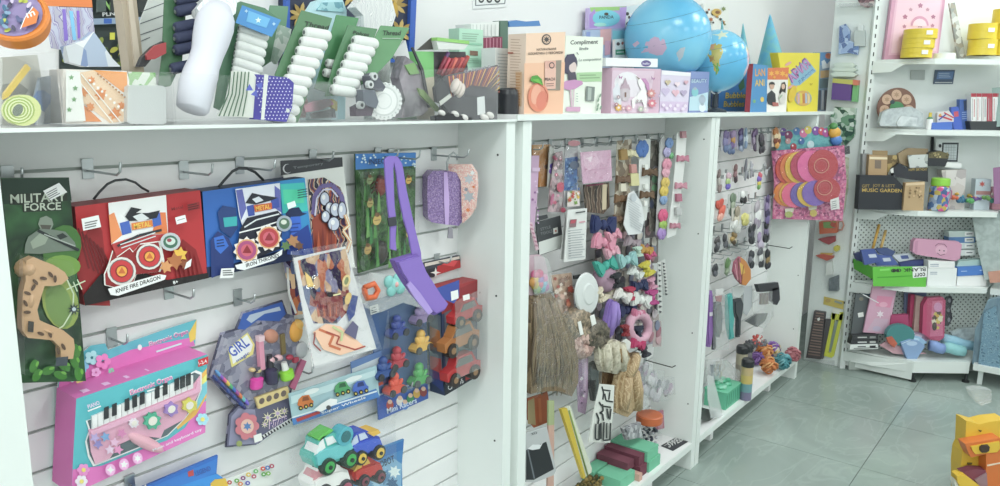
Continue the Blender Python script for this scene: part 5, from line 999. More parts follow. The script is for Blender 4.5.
packet('clear pack of pink hearts and beads left of the blue doll pack', c1_, [(180,150),(218,140),(232,470),(140,470),(150,360)],1.335, busy(['#a58a90','#c0a0a8','#8f7a80','#b8b0b0'],50), lambda f: (dots(f, 170,170,222,460,20,11,['#c85a78','#d89ab0','#a8506a','#e0c0c8','#7a6a70'],3), f.ell(200,335,20,28,'#c0405f'), f.ell(215,458,14,14,'#b83a5a'), f.ell(155,400,9,34,'#b85a80',10)), sleeve=.008)
packet('blue sequinned pack with a white patterned foot', c1_, [(236,120),(270,80),(302,110),(300,440),(226,445),(228,200)],1.33,'#b8b4b8', lambda f: (f.poly([(232,180),(300,170),(296,350),(226,355)],'#3a68a8'), dots(f, 232,180,296,350,34,9,['#2c5596','#5a88c0','#7fa0c8','#46506a','#3a7ab8'],4), f.ell(268,98,34,16,'#c88a94'), f.ell(270,215,26,22,'#5a6478'), f.poly([(232,360),(296,355),(298,436),(230,440)],'#ddd3d0'), dots(f, 240,350,290,420,16,11,['#c0504a','#d8b44a','#7aa04a','#c88a6a','#e8e0d8'],5)), sleeve=.009)
packet('square pink glitter sheet at the top of the middle bay', c1_, [(316,148),(480,134),(486,300),(330,318)],1.31,'#d4a4c0', lambda f: (f.poly([(330,162),(398,150),(420,200),(360,250),(335,220)],'#dfb8ce'), f.poly([(340,180),(380,168),(370,200)],'#eed8e4'), dots(f, 330,160,470,290,30,5,['#e6c8d8','#c890b0','#dcb0c8'],6), f.line([(345,245),(478,228)],2,'#c48cae')), sleeve=.004)
packet('grey tag strip with brown hair strands below the pink sheet', c1_, [(332,322),(470,310),(474,440),(440,480),(345,470)],1.35, busy(['#5a463c','#7a6250','#9a8a78','#46382f'],8,.5,'wave'), lambda f: (f.poly([(434,322),(458,320),(455,455),(432,458)],'#d3c3a4'), f.line([(345,328),(438,318)],8,'#8f3a5c'), f.line([(400,330),(396,450)],8,'#3f3838')))
c3_ = (520,200,620,486)
packet('black and white tool card below the amber card', c3_, [(78,110),(196,76),(206,175),(204,232),(92,272),(86,200)],1.34,'#3d4044', lambda f: (f.poly([(90,205),(206,168),(204,230),(94,268)],'#d5d8d4'), f.poly([(160,138),(182,132),(184,160),(162,166)],'#cfcfca'), f.text('STYLE',100,150,150,136,14,'#7a7d80'), f.text('TOOLS',100,172,158,156,14,'#7a7d80'), f.ell(172,150,5,6,'#b06a5a'), f.poly([(78,80),(130,70),(134,88),(82,104)],'#3a3c40')))
packet('long white instruction card with small print under the blue pack', c3_, [(232,48),(326,40),(318,288),(214,302)],1.30,'#dcdddb', lambda f: (f.lines(232,150,314,142,12,12,4,'#a7abb0'), f.poly([(240,95),(272,92),(268,130),(236,133)],'#8a6a70'), f.poly([(242,98),(270,95),(262,112),(240,114)],'#b8485a'), f.line([(282,108),(312,104)],7,'#d49aa8'), f.line([(265,62),(312,55)],6,'#3c4044'), f.lines(228,140,240,139,12,12,3,'#8a8e92')))
packet('second white card tucked behind the instruction card', c3_, [(222,60),(240,58),(226,290),(198,288)],1.315,'#c9cac8')
packet('pink and white striped straw hanging at the left edge', c3_, [(44,110),(60,108),(92,240),(78,246)],1.325,'#d8b8c4', lambda f: [f.line([(46+i*5.4,118+i*20),(60+i*5,124+i*20)],7,'#b87a94') for i in range(6)])
r, f = packet('pouch of pastel pom-poms at the left edge below the black card', c3_, [(44,268),(90,264),(118,280),(134,340),(136,440),(110,458),(70,466),(44,462)],1.31,'#c8acb8', None, 'pompom_pouch','pouch', t=.002)
for (x, y, c) in ((62,362,'#d86a94'),(84,358,'#d84a84'),(60,385,'#d4b450'),(86,384,'#a080c8'),(106,380,'#d88ab4'),(62,410,'#c8b040'),(84,408,'#d86a8a'),(104,404,'#7ab0c8'),(72,432,'#8ab070'),(96,428,'#60a8b8'),(52,398,'#c89048'),(112,420,'#b878b0')): q = MB(); f.blob(x, y, 14,14,.011, mat(c, .8),0, q, .008); q.build('pompom', r)
q = MB(); f.slab([(46,272),(88,268),(114,284),(130,340),(132,438),(108,454),(70,462),(46,458)],.016,.02, clear(gloss=.08, haze=.12), q); q.build('clear_front', r)
def bows(lst, crop, Y, grp):
    """hair bows: (label, x, y, size, colour, rotation, tails)"""
    for (label, x, y, s, c, rot, tails) in lst:
        f = plane(Y-random.random()*.03, crop); q = MB(); a = math.radians(rot); M_ = mat(c, .7)
        for sg in (-1,1):
            u, v = math.cos(a)*sg, math.sin(a)*sg; px_, py_ = -v*sg, u*sg
            pts = [(x+u*s*.08, y+v*s*.08),(x+u*s*.3-py_*0-math.sin(a)*-s*.40, y+v*s*.3-math.cos(a)*s*.40),(x+u*s*.52-math.sin(a)*-s*.44, y+v*s*.52-math.cos(a)*s*.44),(x+u*s*.56, y+v*s*.56),(x+u*s*.5+math.sin(a)*-s*.44, y+v*s*.5+math.cos(a)*s*.44),(x+u*s*.28+math.sin(a)*-s*.36, y+v*s*.28+math.cos(a)*s*.36)]
            f.slab(pts, -.006,.006, M_, q); f.slab([((p_[0]-x-u*s*.34)*.72+x+u*s*.34,(p_[1]-y-v*s*.34)*.72+y+v*s*.34) for p_ in pts],.006,.011, M_, q)
            if tails: f.slab([(x, y),(x+sg*s*.16, y+s*.1),(x+sg*s*.32, y+s*tails),(x+sg*s*.12, y+s*tails*.95)],-.006,.0, M_, q)
        f.blob(x, y, s*.1, s*.13,.014, M_, 0, q); solo(q, 'hair_bow', label, 'hair bow', grp)
c4_ = (590,215,700,535)
G2 = 'hair bows in the middle bay'
bows([('large navy hair bow below the pink glitter sheet',64,48,105,'#1f2c5e',5,0),('large pink hair bow right under the navy one',66,132,95,'#d88ca4',15,.35),('smaller pink hair bow overlapping the large pink one on its right',112,98,60,'#d894a8',-20,.3),('blush pink bow end with a cream knot between the pink and teal bows',105,182,62,'#d8a0b0',-15,0),('teal hair bow tilted up to the right, lowest of the three stacked bows',76,246,92,'#3aa898',-25,0),
      ('aqua hair bow with soft loops in the middle of the hanging bows',180,218,82,'#8fbcbc',-10,.2),('amber hair bow below the white feather strip',268,172,58,'#b88a3a',15,0),('yellow hair bow under the amber one',276,262,62,'#c8bc3a',60,.3),('white star shaped bow left of the yellow bow',222,280,60,'#d8dcd8',30,.2),('black velvet bow right of the mauve scrunchie',128,318,64,'#23252c',75,0),('navy satin bow below the white star bow',240,345,66,'#232c54',-8,0),('cream bow left of the lavender scarf top',50,388,60,'#d4c8b0',55,0),('second cream bow right of the first, with pointed ends',98,380,60,'#dcd3bc',-60,0),('white bow with crimson edge below the black velvet bow',160,392,66,'#dcd8d4',25,0),('crimson bow peeking behind the white bow',196,382,62,'#b0284c',80,.3),('large white bow with looped ends under the navy satin bow',248,412,84,'#d8dad6',10,.25),('wide navy bow hanging under the white bows',178,462,80,'#252c58',-5,.3),('rosy bow right of the navy satin bow',298,332,50,'#c890a8',70,0),('magenta ribbon bow at the right edge of the bows',300,400,66,'#b03a80',85,.2),('grey mauve bow behind the aqua one',205,135,62,'#9c8c94',20,.2),('mint bow in the gap under the feather strip',232,178,44,'#b4ccbc',80,0),('pink satin bow beside the amber bow',292,195,40,'#c04a7a',-30,0)], c4_, 1.32, G2)
c6_ = (590,290,700,486)
bows([('dark navy bow with a long tail under the pink hair loop',212,190,56,'#22283f',80,0),('magenta bow at the bottom of the pink hair loop',210,240,52,'#b83064',15,0),('small black and white bow under the magenta bow',240,272,42,'#34343f',60,.2),('dark red bow left of the pink hair loop',160,178,46,'#8f2a34',80,0),('pale pink bow topping the hair loop',212,104,44,'#c87090',10,0)], c6_, 1.30, G2)
def ring_thing(name, label, x, y, R, r_, c, crop, Y, cat='scrunchie', grp=None, sq=1):
    f = plane(Y, crop); q = MB(); P = []; k = f.axes(x, y)[3]
    n = 22; q.tube([f.p(x+R*math.cos(i*2*math.pi/n), y+R*sq*math.sin(i*2*math.pi/n)) for i in range(n)],[r_*k*(1+.16*(i % 2)) for i in range(n)], c, 8, closed=True); return solo(q, name, label, cat, grp)
GS = 'scrunchies in the middle bay'
ring_thing('scrunchie','mauve fabric scrunchie under the teal bow',72,312,26,18, mat('#a08094',.8), c4_, 1.325, grp=GS)
ring_thing('scrunchie','dusty pink scrunchie with two loops below the round white hair ring',232,275,26,16, busy(['#b8948c','#d0b0a4','#a07c74'],120),(518,270,618,374),1.31, grp=GS)
ring_thing('scrunchie','taupe scrunchie above the dusty pink one',218,205,30,18, busy(['#8c7c68','#a8957c','#776a58'],120),(518,270,618,374),1.315, grp=GS)
ring_thing('scrunchie','dark olive scrunchie with a white tag right of the taupe one',284,240,26,17, busy(['#5f574a','#776c5c','#4a443a'],120),(518,270,618,374),1.305, grp=GS)
ring_thing('hair_loop','pale pink looped hair band with dangling ends at the lower right of the bows',214,165,42,9, mat('#cc9cb0',.7), c6_, 1.295,'hair band', sq=1.35)
c5_ = (518,270,618,374)
r, f = packet('card of coral and peach hair clips beside the pom-pom pouch', c5_, [(122,20),(200,10),(212,155),(160,172),(142,110)],1.335,'#c9a890', lambda f: dots(f, 130,25,200,150,34,11,['#b0503f','#d8b0a0','#c87a60','#e4d0c0','#8f6a58'],8), sleeve=.008)
q = MB(); f = plane(1.31, c5_); c_, ax, ay, k = f.axes(252,88)
q.lathe(c_+V((0,-.004,0)), V((0,-1,0)),[(.0,.0),(38*k, .0),(36*k, .006),(20*k, .010),(17*k, .013),(.0,.013)],'#d5d9d8',28, squash=1.25); solo(q, 'hair_doughnut','round white plastic hair bun ring on a black clip','hair accessory')
f = plane(1.318, c5_); q = MB(); f.slab([(232,25),(262,20),(262,48),(232,52)],0,.006, DARK, q); f.slab([(205,20),(230,16),(230,30),(205,34)],0,.006, DARK, q); solo(q, 'binder_clip','black plastic clip above the round white bun ring','clip', kind='thing')
for i, (pts, lab) in enumerate((([(222,195),(234,190),(244,240),(232,244)],'small white tag on the taupe scrunchie'),([(268,172),(284,165),(292,200),(276,210)],'small white tag on the dark olive scrunchie'))):
    f = plane(1.28, c5_); q = MB(); f.slab(pts, 0,.0015,'#dcdcd8', q); solo(q, 'price_tag', lab, 'tag')
f = plane(1.28, c6_); q = MB(); f.slab([(140,225),(160,215),(182,232),(176,262),(150,266)],0,.0015,'#dfdfdb', q); solo(q, 'price_tag','white tag on the cream gauze hair piece','tag')
# lavender scarf, cream gauze, long beige piece
def cloth(name, label, cat, crop, Y, pts, col, h=.02, folds=(), fc=None):
    f = plane(Y, crop); q = MB(); f.slab(pts, -h/2, h/2*.4, col, q); cx, cy = sum(p[0] for p in pts)/len(pts), sum(p[1] for p in pts)/len(pts); f.slab([(cx+(x-cx)*.8, cy+(y-cy)*.86) for x, y in pts], h*.2, h*.5, col, q)
    for (x0, y0, x1, y1, w) in folds: f.pipe([(x0, y0, h*.45),((x0+x1)/2+w*.4,(y0+y1)/2, h*.6),(x1, y1, h*.4)], w, fc or col, q)
    return solo(q, name, label, cat)
cloth('hair_scarf','lavender fabric scarf tail hanging in the middle of the bay','scarf', c6_, 1.30,[(92,40),(108,50),(130,120),(128,150),(112,165),(85,212),(58,205),(52,180),(70,110),(80,60)], mat('#8468b4',.75),.018,[(95,50,80,195,8),(104,60,108,150,8)], mat('#9076c0',.75))
LACE = busy(['#bdb6a0','#d4cdb8','#a8a08a','#e2dcca'],40,.7,'noise')
cloth('gauze_hairpiece','wide cream gauze hair piece spreading above the beige braid','hair accessory', c6_, 1.285,[(30,250),(60,222),(110,218),(150,240),(170,300),(150,345),(100,366),(50,360),(36,320)], LACE, .03,[(60,235,55,350,9),(90,225,95,360,10),(125,235,130,350,9)], LACE)
TAN = busy(['#a88c64','#bfa47c','#94784f','#ccb48e'],30,.6,'wave')
cloth('wavy_hairpiece','wavy beige hair piece hanging low in the bay, with golden curl above','hair accessory', c6_, 1.29,[(120,380),(150,330),(190,280),(212,275),(214,310),(196,370),(214,420),(222,500),(160,560),(110,540),(104,470)], TAN, .03,[(190,285,150,380,11),(150,380,130,520,12),(180,360,195,520,12)], TAN)
cloth('curly_hairpiece','small golden brown curl left of the beige braid','hair accessory', c6_, 1.275,[(116,255),(150,245),(168,275),(160,320),(130,325),(120,290)], busy(['#9a7c50','#b89a6c','#7d623c'],30,.6,'wave'),.02)
cloth('brown_hairpiece','dark tan bundle behind the black brush','hair accessory', c6_, 1.34,[(48,362),(110,360),(112,420),(40,420)], busy(['#8a6c4a','#a0825c','#74583a'],14,.6,'wave'),.015)
# bag of brown hair extensions
f = plane(1.30, c5_); q = MB(); HAIR = busy(['#6a543c','#8b7455','#a58f6e','#5a4732','#7d6648'],5,.4,'wave', stretch=(3,3,.5))
f.slab([(36,130),(70,90),(110,85),(130,110),(165,190),(200,260),(215,340),(214,420),(190,470),(150,450),(110,450),(60,455),(36,460)],-.03,.012, HAIR, q); r = thing('hair_extension_bag','large clear bag of long brown hair extensions at the left of the middle bay','hair extensions', f.p(120,420)); q.build('brown_hair', r)
q = MB()
random.seed(12)
for i in range(70):
    u = random.random(); v = random.random(); k = f.axes(80,200)[3]; P = [f.p(*a) for a in ((46+u*84,96+u*14+v*12,.012),(48+u*120+random.gauss(0,5),210+u*40,.018),(42+u*158+random.gauss(0,6),330+u*30,.017),(42+u*152+random.gauss(0,6),400+v*70,.010))]; q.tube(P, [2.4*k, 3*k, 2.4*k, .5*k],(HAIR, mat('#75624a',.5), mat('#8a775a',.5), mat('#655340',.5))[i % 4],6)
tag(q.build('loose_strands', r), kind='stuff')
q = MB(); f.slab([(36,120),(70,78),(112,72),(136,105),(175,190),(212,260),(224,340),(222,430),(195,490),(150,440),(110,425),(60,430),(36,470)],.014,.034, clear(gloss=.06, wrinkle=26, rough=.05), q); q.build('clear_bag', r)
packet('orange hair clip card under the bag of brown hair', c5_, [(36,480),(110,455),(118,500),(112,570),(60,590),(36,560)],1.33,'#a5542c', lambda f: (f.poly([(36,490),(60,478),(66,580),(36,575)],'#9a8a62'), f.line([(80,480),(84,570)],10,'#b8683a')))
packet('purple and white ribbon pack left of the black brush', c5_, [(218,340),(262,330),(262,470),(252,540),(226,530)],1.31,'#a88aa8', lambda f: (f.line([(232,345),(236,480)],14,'#7a4a80'), f.line([(252,345),(250,480)],9,'#c8a8c8'), dots(f, 224,400,256,530,12,8,['#dcd8dc','#5a3a60','#b890b8'],9)), sleeve=.006)
f = plane(1.305, c5_); r = thing('hair_brush','black flat hair brush in a clear pack in the middle bay','brush', f.p(288,490)); q = MB(); f.slab([(275,350),(290,342),(302,360),(302,440),(294,490),(280,490),(272,440)],-.012,0,'#2c3036', q); q.build('brush_body', r); q = MB(); f.slab([(266,330),(310,322),(312,490),(262,500)],.002,.003, clear(gloss=.06), q); q.build('clear_pack', r)
# eyelash strips: hanging accessory cards
c2_ = (590,125,700,486)
def strip(label, pts, Y, col, items, name='accessory_strip'):
    r, b, f = sheet(name, label, 'hair accessory', pts, Y, .002, col, 'long hanging strips in the middle bay', crop=c2_); done(r, b, f)
    for (nm, x, y, s, c, kind) in items:
        q = MB()
        if kind == 'flower':
            s *= .72
            for k in range(6): f.blob(x+s*.55*math.cos(k*1.047), y+s*.55*math.sin(k*1.047), s*.42, s*.42,.006, mat(c, .7),0, q, .005)
            f.blob(x, y, s*.3, s*.3,.01, mat(c, .7),0, q, .006)
        elif kind == 'bow':
            for sg in (-1,1): f.slab([(x, y-s*.1),(x+sg*s*.8, y-s*.55),(x+sg*s*.9, y+s*.5),(x, y+s*.12)],.002,.01, mat(c, .7), q)
            f.blob(x, y, s*.2, s*.22,.012, mat(c, .7),0, q, .004)
        else: f.slab([(x-s*.7, y-s),(x+s*.6, y-s*1.1),(x+s*.8, y+s),(x-s*.6, y+s*1.1)],.002,.012, mat(c, .7), q)
        q.build(nm, r)
strip('cream and brown strip of ribbon clips, leftmost of the long strips',[(120,70),(185,62),(178,300),(160,470),(104,480)],1.33, busy(['#8a7a66','#a89a86','#6f5f4e','#c0b8a8'],40,.5),[('cream_bow',175,125,42,'#d0c8a4','bow'),('yellow_ribbon',186,240,26,'#cfc894','tag'),('gold_clip',138,130,22,'#9a7a44','tag'),('brown_bow',140,240,34,'#6f5440','bow'),('brown_bow',136,325,38,'#77583c','bow'),('pink_clip',182,192,18,'#c08a84','tag'),('taupe_bow',128,415,36,'#7f6450','bow'),('ivory_clip',135,275,16,'#d8d0bc','tag')])
strip('white strip with a blue ribbon flower at its top',[(218,66),(268,60),(262,300),(250,420),(214,430)],1.325,'#d3d5d2',[('blue_flower',226,105,40,'#4a72b4','flower'),('brown_antler_bow',258,208,36,'#5f4630','bow'),('brown_antler_bow',246,308,34,'#6a5038','bow'),('heart_tag',238,185,10,'#e4e4e0','tag'),('heart_tag',238,270,10,'#e4e4e0','tag'),('heart_tag',234,345,10,'#e4e4e0','tag')])
r, f = packet('white lace feather piece hanging below the cream strip', c2_, [(170,305),(195,290),(230,350),(240,420),(226,480),(170,486),(150,440)],1.30,'#dcdee0', lambda f: (f.lines(165,320,225,360,(1,12),11,4,'#c4c8cc'), f.ell(190,320,14,18,'#c0c6cc')))
strip('strip of pastel flower clips in blue, pink and yellow',[(312,60),(362,52),(346,300),(338,480),(290,486),(300,300)],1.322,'#b5b3b4',[('blue_flower',345,80,24,'#7090c0','flower'),('lilac_flower',335,120,22,'#a8a0c8','flower'),('pink_flower',335,175,28,'#d48aa0','flower'),('pink_flower',330,210,24,'#d8a0b0','flower'),('yellow_flower',328,255,26,'#d0b458','flower'),('yellow_flower',322,292,26,'#d4b850','flower'),('blue_flower',320,330,22,'#7f9cc4','flower'),('pink_rose',318,400,30,'#d0507c','flower'),('green_flower',318,440,24,'#98b858','flower'),('lilac_flower',312,478,28,'#a080c0','flower'),('green_bead',354,135,14,'#6fae7a','flower')])
strip('white strip of pink patterned bows, rightmost of the long strips',[(384,34),(428,30),(418,180),(400,320),(388,430),(378,486),(340,500),(362,330),(378,160)],1.305,'#dcdddb',[('patterned_bow',404,148,28,'#c07a90','bow'),('patterned_bow',396,268,28,'#c88a9c','bow'),('patterned_clip',384,320,16,'#b06a80','tag'),('grey_clip',382,380,16,'#b8b8b8','tag'),('patterned_bow',370,445,24,'#b87a8c','bow'),('red_header',404,42,14,'#b08088','tag')])
packet('dark transparent strip of clips between the blue flower strip and the pastel strip', c2_, [(268,70),(306,64),(298,300),(286,470),(262,470),(268,300)],1.345, busy(['#5f5a54','#77716a','#8f8a80','#4a463f'],50), lambda f: (f.ell(285,240,12,16,'#6f9a7a'), f.ell(284,278,12,16,'#7fae84'), f.ell(290,190,10,10,'#8a8a98'), f.ell(272,350,9,20,'#4a4f6a')))
# dark toothed clip strips and bare hooks on the right
for lab, pts in (('white strip of black triangle clips below the rightmost bow strip',[(348,225),(366,215),(380,380),(360,390)]),('darker strip of black triangle clips left of the white one',[(328,230),(346,226),(352,480),(330,482)])):
    r, b, f = sheet('clip_strip', lab, 'hair accessory', pts, 1.335,.002,'#c9cbc8','strips of black clips', crop=c4_)
    (x0, y0),(x1, y1) = pts[0], pts[3]
    for i in range(10): x = x0+(x1-x0)*i/10+4; y = y0+(y1-y0)*(i+.3)/10; f.poly([(x, y),(x+14, y+6),(x+2, y+13)],'#2c2e34')
    done(r, b, f)
G3 = 'bare hooks right in the middle bay'
bare_hook((657,321),(672,320),'bare steel hook below the pink hair loop, upper of two', G3); bare_hook((645,360),(664,359),'bare steel hook above the grey jewellery packs, lower of two', G3)
GJ = 'grey jewellery packs in the middle bay'
random.seed(21)
for (x, y, lab) in ((640,372,'grey jewellery pack at the upper left of its cluster'),(652,378,'grey jewellery pack with a lilac bead, upper right of its cluster'),(643,388,'grey jewellery pack in the middle of its cluster'),(655,391,'grey jewellery pack at the right of its cluster'),(636,400,'grey jewellery pack lowest in its cluster'),(662,385,'grey jewellery pack nearest the side panel')):
    f = Face(MB(), V((0,1.33,0)),(0,-1,0)); q = MB();
    for i in range(9): f.blob(x+random.uniform(-7,7), y+random.uniform(-7,7),2.2,2.2,.006, random.choice(('#8f8f96','#b8b4bc','#6f6f78','#a890a8','#d0ccd0')),0, q, random.uniform(0,.02))
    f.slab([(x-7, y-8),(x+7, y-9),(x+8, y+8),(x-6, y+9)],-.001,.026, clear(gloss=.10, haze=.06, wrinkle=30), q); solo(q, 'jewellery_pack', lab, 'jewellery', GJ)
# filler cards deep behind the bows
random.seed(33); FC = ['#8f8a86','#a89a98','#77706c','#b8a8a8','#9a8fa0','#6f7480','#c0b4a8','#8a7a80']
for j in range(5):
    for i in range(8):
        x = 600+i*8+random.uniform(-2,2); y = 232+j*26+random.uniform(-4,4)-i*.6; f = Face(MB(), V((0,1.375-.01*(j % 2),0)),(0,-1,0)); q = MB(); f.slab([(x-4.5, y-12),(x+4, y-12.5),(x+4, y+13),(x-4.5, y+13.5)],0,.001, random.choice(FC), q)
        for k in range(3): f.blob(x+random.uniform(-2,2), y-8+k*7,2.8,2.2,.005, random.choice(('#c8a0a8','#5f5a66','#d0c8c0','#a06a78','#7a8098','#d8c8d0')), random.random()*180, q, .003)
        solo(q, 'hair_clip_card','small dull hair clip card hanging deep behind the bows of the middle bay','hair accessory','clip cards behind the bows')
# ---------------------------------------------------------------- bottom of the middle bay
c8_ = (580,380,710,596); c7_ = (518,370,608,377)
r, f = packet('white sheet of black abstract stencil shapes hanging low in the middle bay', c8_, [(92,18),(158,24),(152,150),(138,288),(40,285),(62,150)],1.262,'#dcded8', None, 'stencil_sheet','stencil')
q = MB(); g = Face(q, f.o, f.n); g.crop(*c8_)
for pts in ([(100,30),(108,60),(104,90)],[(105,45),(140,50)],[(112,62),(118,95),(150,100)],[(135,55),(130,90)],[(86,100),(96,118),(140,125)],[(100,110),(104,140),(88,150)],[(72,150),(84,180),(78,200)],[(86,150),(100,155),(104,185)],[(120,130),(126,175)],[(138,130),(132,180)],[(68,200),(66,270),(82,272),(84,200)],[(90,195),(90,268)],[(104,190),(100,275),(130,272),(134,195)],[(116,195),(115,265)]): g.line(pts, 7,'#24262a')
q.build('black_shapes', r)
def brick(name, label, cat, P, col, grp, h=None):
    """P: four top-face points (photo px) on height ztop; extruded down to zlow"""
    pts, zt, zl = P; A = [WZ(x, y, zt) for x, y in pts]; q = MB(); q.prism(A, V((0,0, zl-zt)), col); return solo(q, name, label, cat, grp)
FOAMG = mat('#6fc09c',.85); FOAMM = mat('#74384a',.85)
def foam(label, x0, y0, x1, y1, z, zt, col, sx=None):
    q = MB(); q.box((x0, y0, z+.0006),(x1, y1, zt-.0006), col); return solo(q, 'foam_block', label, 'craft block','foam blocks on the base shelf')
def b8(x, y, z): k = 130/596; p = WZ(580+x*k, 380+y*k, z); return p
# placed from their near corners
pA = b8(250,440, ZB+.03); pB = b8(370,300, ZB+.10); pC = b8(375,420, ZB)
foam('mint green foam block on top of the mint stack nearest the bead jar',2.585,1.262,2.68,1.43, ZB+.045, ZB+.09, FOAMG); foam('mint green foam block at the bottom of the mint stack nearest the bead jar',2.59,1.255,2.69,1.43, ZB, ZB+.045, FOAMG)
foam('maroon foam block upper right of the maroon stack',2.535,1.272,2.58,1.43, ZB+.045, ZB+.085, FOAMM); foam('maroon foam block lower right of the maroon stack',2.53,1.262,2.585,1.43, ZB, ZB+.045, FOAMM); foam('maroon foam block upper left of the maroon stack',2.475,1.29,2.528,1.43, ZB+.04, ZB+.075, FOAMM)
foam('mint green foam block lying nearest the shelf edge',2.385,1.27,2.5,1.375, ZB, ZB+.045, FOAMG); foam('mint green foam block at the back behind the yellow strip',2.37,1.38,2.50,1.43, ZB, ZB+.05, FOAMG)
foam('small pale peach block at the shelf edge',2.50,1.25,2.525,1.285, ZB, ZB+.03, mat('#d0a494',.85))
r, f = freeform('yellow_strip_pack','long yellow and white strip leaning on the shelf in the middle bay','craft strip', c7_, 1.262,[('yellow_strip',[([(182,165),(206,160),(284,448),(276,456)],-.012,.0,'#d0b424')]),('white_strip',[([(206,160),(222,152),(312,415),(310,430),(284,450)],-.014,-.002,'#d4d8c4')])])
q = MB(); f.pipe([(214,170,.0),(292,440,.0)],2,'#8aa050', q); q.build('green_edge', r)
freeform('peach_strip','narrow strip fading from green to peach standing left of the yellow one','craft strip', c7_, 1.285,[('upper_green',[([(128,130),(152,128),(152,230),(128,232)],-.006,0,'#a8b484')]),('lower_peach',[([(128,232),(152,230),(150,520),(124,520)],-.006,0,'#cfa494')])])
r, f = packet('black fabric item in a shiny white headed pack, low at the left side', c7_, [(34,262),(120,236),(160,420),(150,440),(70,472),(34,470)],1.262,'#b9bcbe', lambda f: (f.poly([(34,335),(118,300),(150,415),(66,460),(34,460)],'#151a22'), f.line([(40,330),(68,455)],6,'#6a7078'), f.poly([(40,330),(60,312),(95,312),(105,300),(90,330),(60,335)],'#e0e4e6'), f.text('XO',55,274,80,266,10,'#3c4044')))  # pale patch over the black is a painted highlight, standing in for a glossy sleeve
tag(r, None, None)
q = MB(); random.seed(8)
for i in range(150): x = 548+random.random()*56; y = 472+random.random()*20-(x-548)*.03; p = WZ(x, y, ZB+.012+random.random()*.02); p.y = min(max(p.y, 1.245),1.39); q.ball(p, (.012,.008,.006+random.random()*.006), random.choice((mat('#6a5a2c',.9), mat('#857238',.9), mat('#57502a',.9), mat('#9a8444',.9))),6,4)
solo(q, 'dried_moss','heap of dry brown green moss on the base shelf','moss', kind='stuff')
r = None
q = MB(); p = WZ(650,440, ZB); r = thing('bead_jar','clear jar with orange lid and dark beads at the bottom right of the middle bay','jar',(p.x, 1.335, ZB)); X = WY(650,405,1.335).x; z1 = WY(650,420,1.335).z; r.location.x = X
q.lathe((X, 1.335, ZB+.001),(0,0,1),[(.052,0),(.056,.006),(.056, z1-ZB-.008),(.05, z1-ZB-.003)], clear(gloss=.06),24); q.build('jar_body', r)
q = MB(); q.lathe((X, 1.335, z1-.004),(0,0,1),[(.054,0),(.055,.004),(.055,.03),(.050,.034)], mat('#c8622c',.4),24); q.build('orange_lid', r)
q = MB(); random.seed(4)
for i in range(70): a = random.random()*6.28; d = random.random()**.5*.044; q.ball((X+d*math.cos(a),1.335+d*math.sin(a), ZB+.008+random.random()*(z1-ZB-.04)),.007, random.choice(('#2c3040','#44485a','#b8b8c0','#5a5f70')),6,4)
tag(q.build('dark_beads', r), kind='stuff')
p = WZ(632,428, ZB); cloth('pink_pack','small pink and grey pack leaning by the bead jar','hair accessory',(0,0,1000,1000),1.36,[(656,412),(663,410),(664,428),(656,430)], mat('#b87a8c',.6),.012)
cloth('silver_pack','crumpled silvery pack left of the bead jar','hair accessory',(0,0,1000,1000),1.33,[(622,428),(640,422),(642,437),(626,440)], busy(['#9a9aa0','#c4c4c8','#77777e'],60),.02)
A = [WZ(x, y, ZB+.001) for x, y in ((661,446),(684,433),(696,437),(673,451))]; q = MB(); q.prism(A, V((0,0,.002)),'#2c2f36'); g = Face(q, V((0,0, ZB+.003)),(0,0,1))
g.text('SWEDISH',669,448,692,436.5,6,'#d8dad8'); g.line([(664,446),(685,434)],.6,'#c0c4c4'); solo(q, 'shelf_sign','small black sign with white letters lying on the base shelf','sign')

# ---------------------------------------------------------------- bay nearest the corner
GAIN = 1.0
d1 = (705,115,785,486); d2 = (765,115,855,398); d3 = (700,185,790,486); d4 = (695,260,795,540); d5 = (690,330,810,583)
rail_hooks(3.12,4.35,[Z0],.11,'steel hook in the top groove of the bay nearest the corner',.09,'top hooks of the corner bay'); rail_hooks(3.10,4.0,[Z0-PI_*2.6],.11,'steel hook in the second row of the bay nearest the corner',.09,'second row hooks of the corner bay'); rail_hooks(3.10,4.1,[Z0-PI_*4.6],.11,'steel hook in the third row of the bay nearest the corner',.09,'third row hooks of the corner bay'); rail_hooks(3.10,4.05,[Z0-PI_*6.2, Z0-PI_*7.7],.11,'steel hook in the lower rows of the bay nearest the corner',.09,'lower hooks of the corner bay')
def light(h): return '#'+''.join('%02x' % min(225, int(int(h[i:i+2],16)*.55+95)) for i in (1,3,5))
def clips(lst, crop, Y, grp):
    """(label, x, y, w, h, card colour, [clip colours])"""
    for (label, x, y, w, h, cc, cols) in lst:
        w *= .86; h *= .9; f = plane(Y-random.random()*.02, crop); q = MB(); f.slab([(x-w/2, y-h/2),(x+w/2, y-h/2-w*.12),(x+w/2, y+h/2-w*.12),(x-w/2, y+h/2)],0,.0015, light(cc), q)
        n = len(cols)
        for i, c in enumerate(cols):
            yy = y-h/2+h*(i+.5)/n; f.blob(x+random.uniform(-.12,.12)*w, yy, w*.27, h*.3/n, .006, mat(c, .5), random.uniform(-30,30), q, .004); f.blob(x+random.uniform(-.3,.3)*w, yy+h*.1/n, w*.14, h*.26/n, .008, mat(c, .4), random.uniform(-60,60), q, .006)
        solo(q, 'hair_clip_card', label, 'hair accessory', grp)
GC = 'hair clip cards in the corner bay'; random.seed(14)
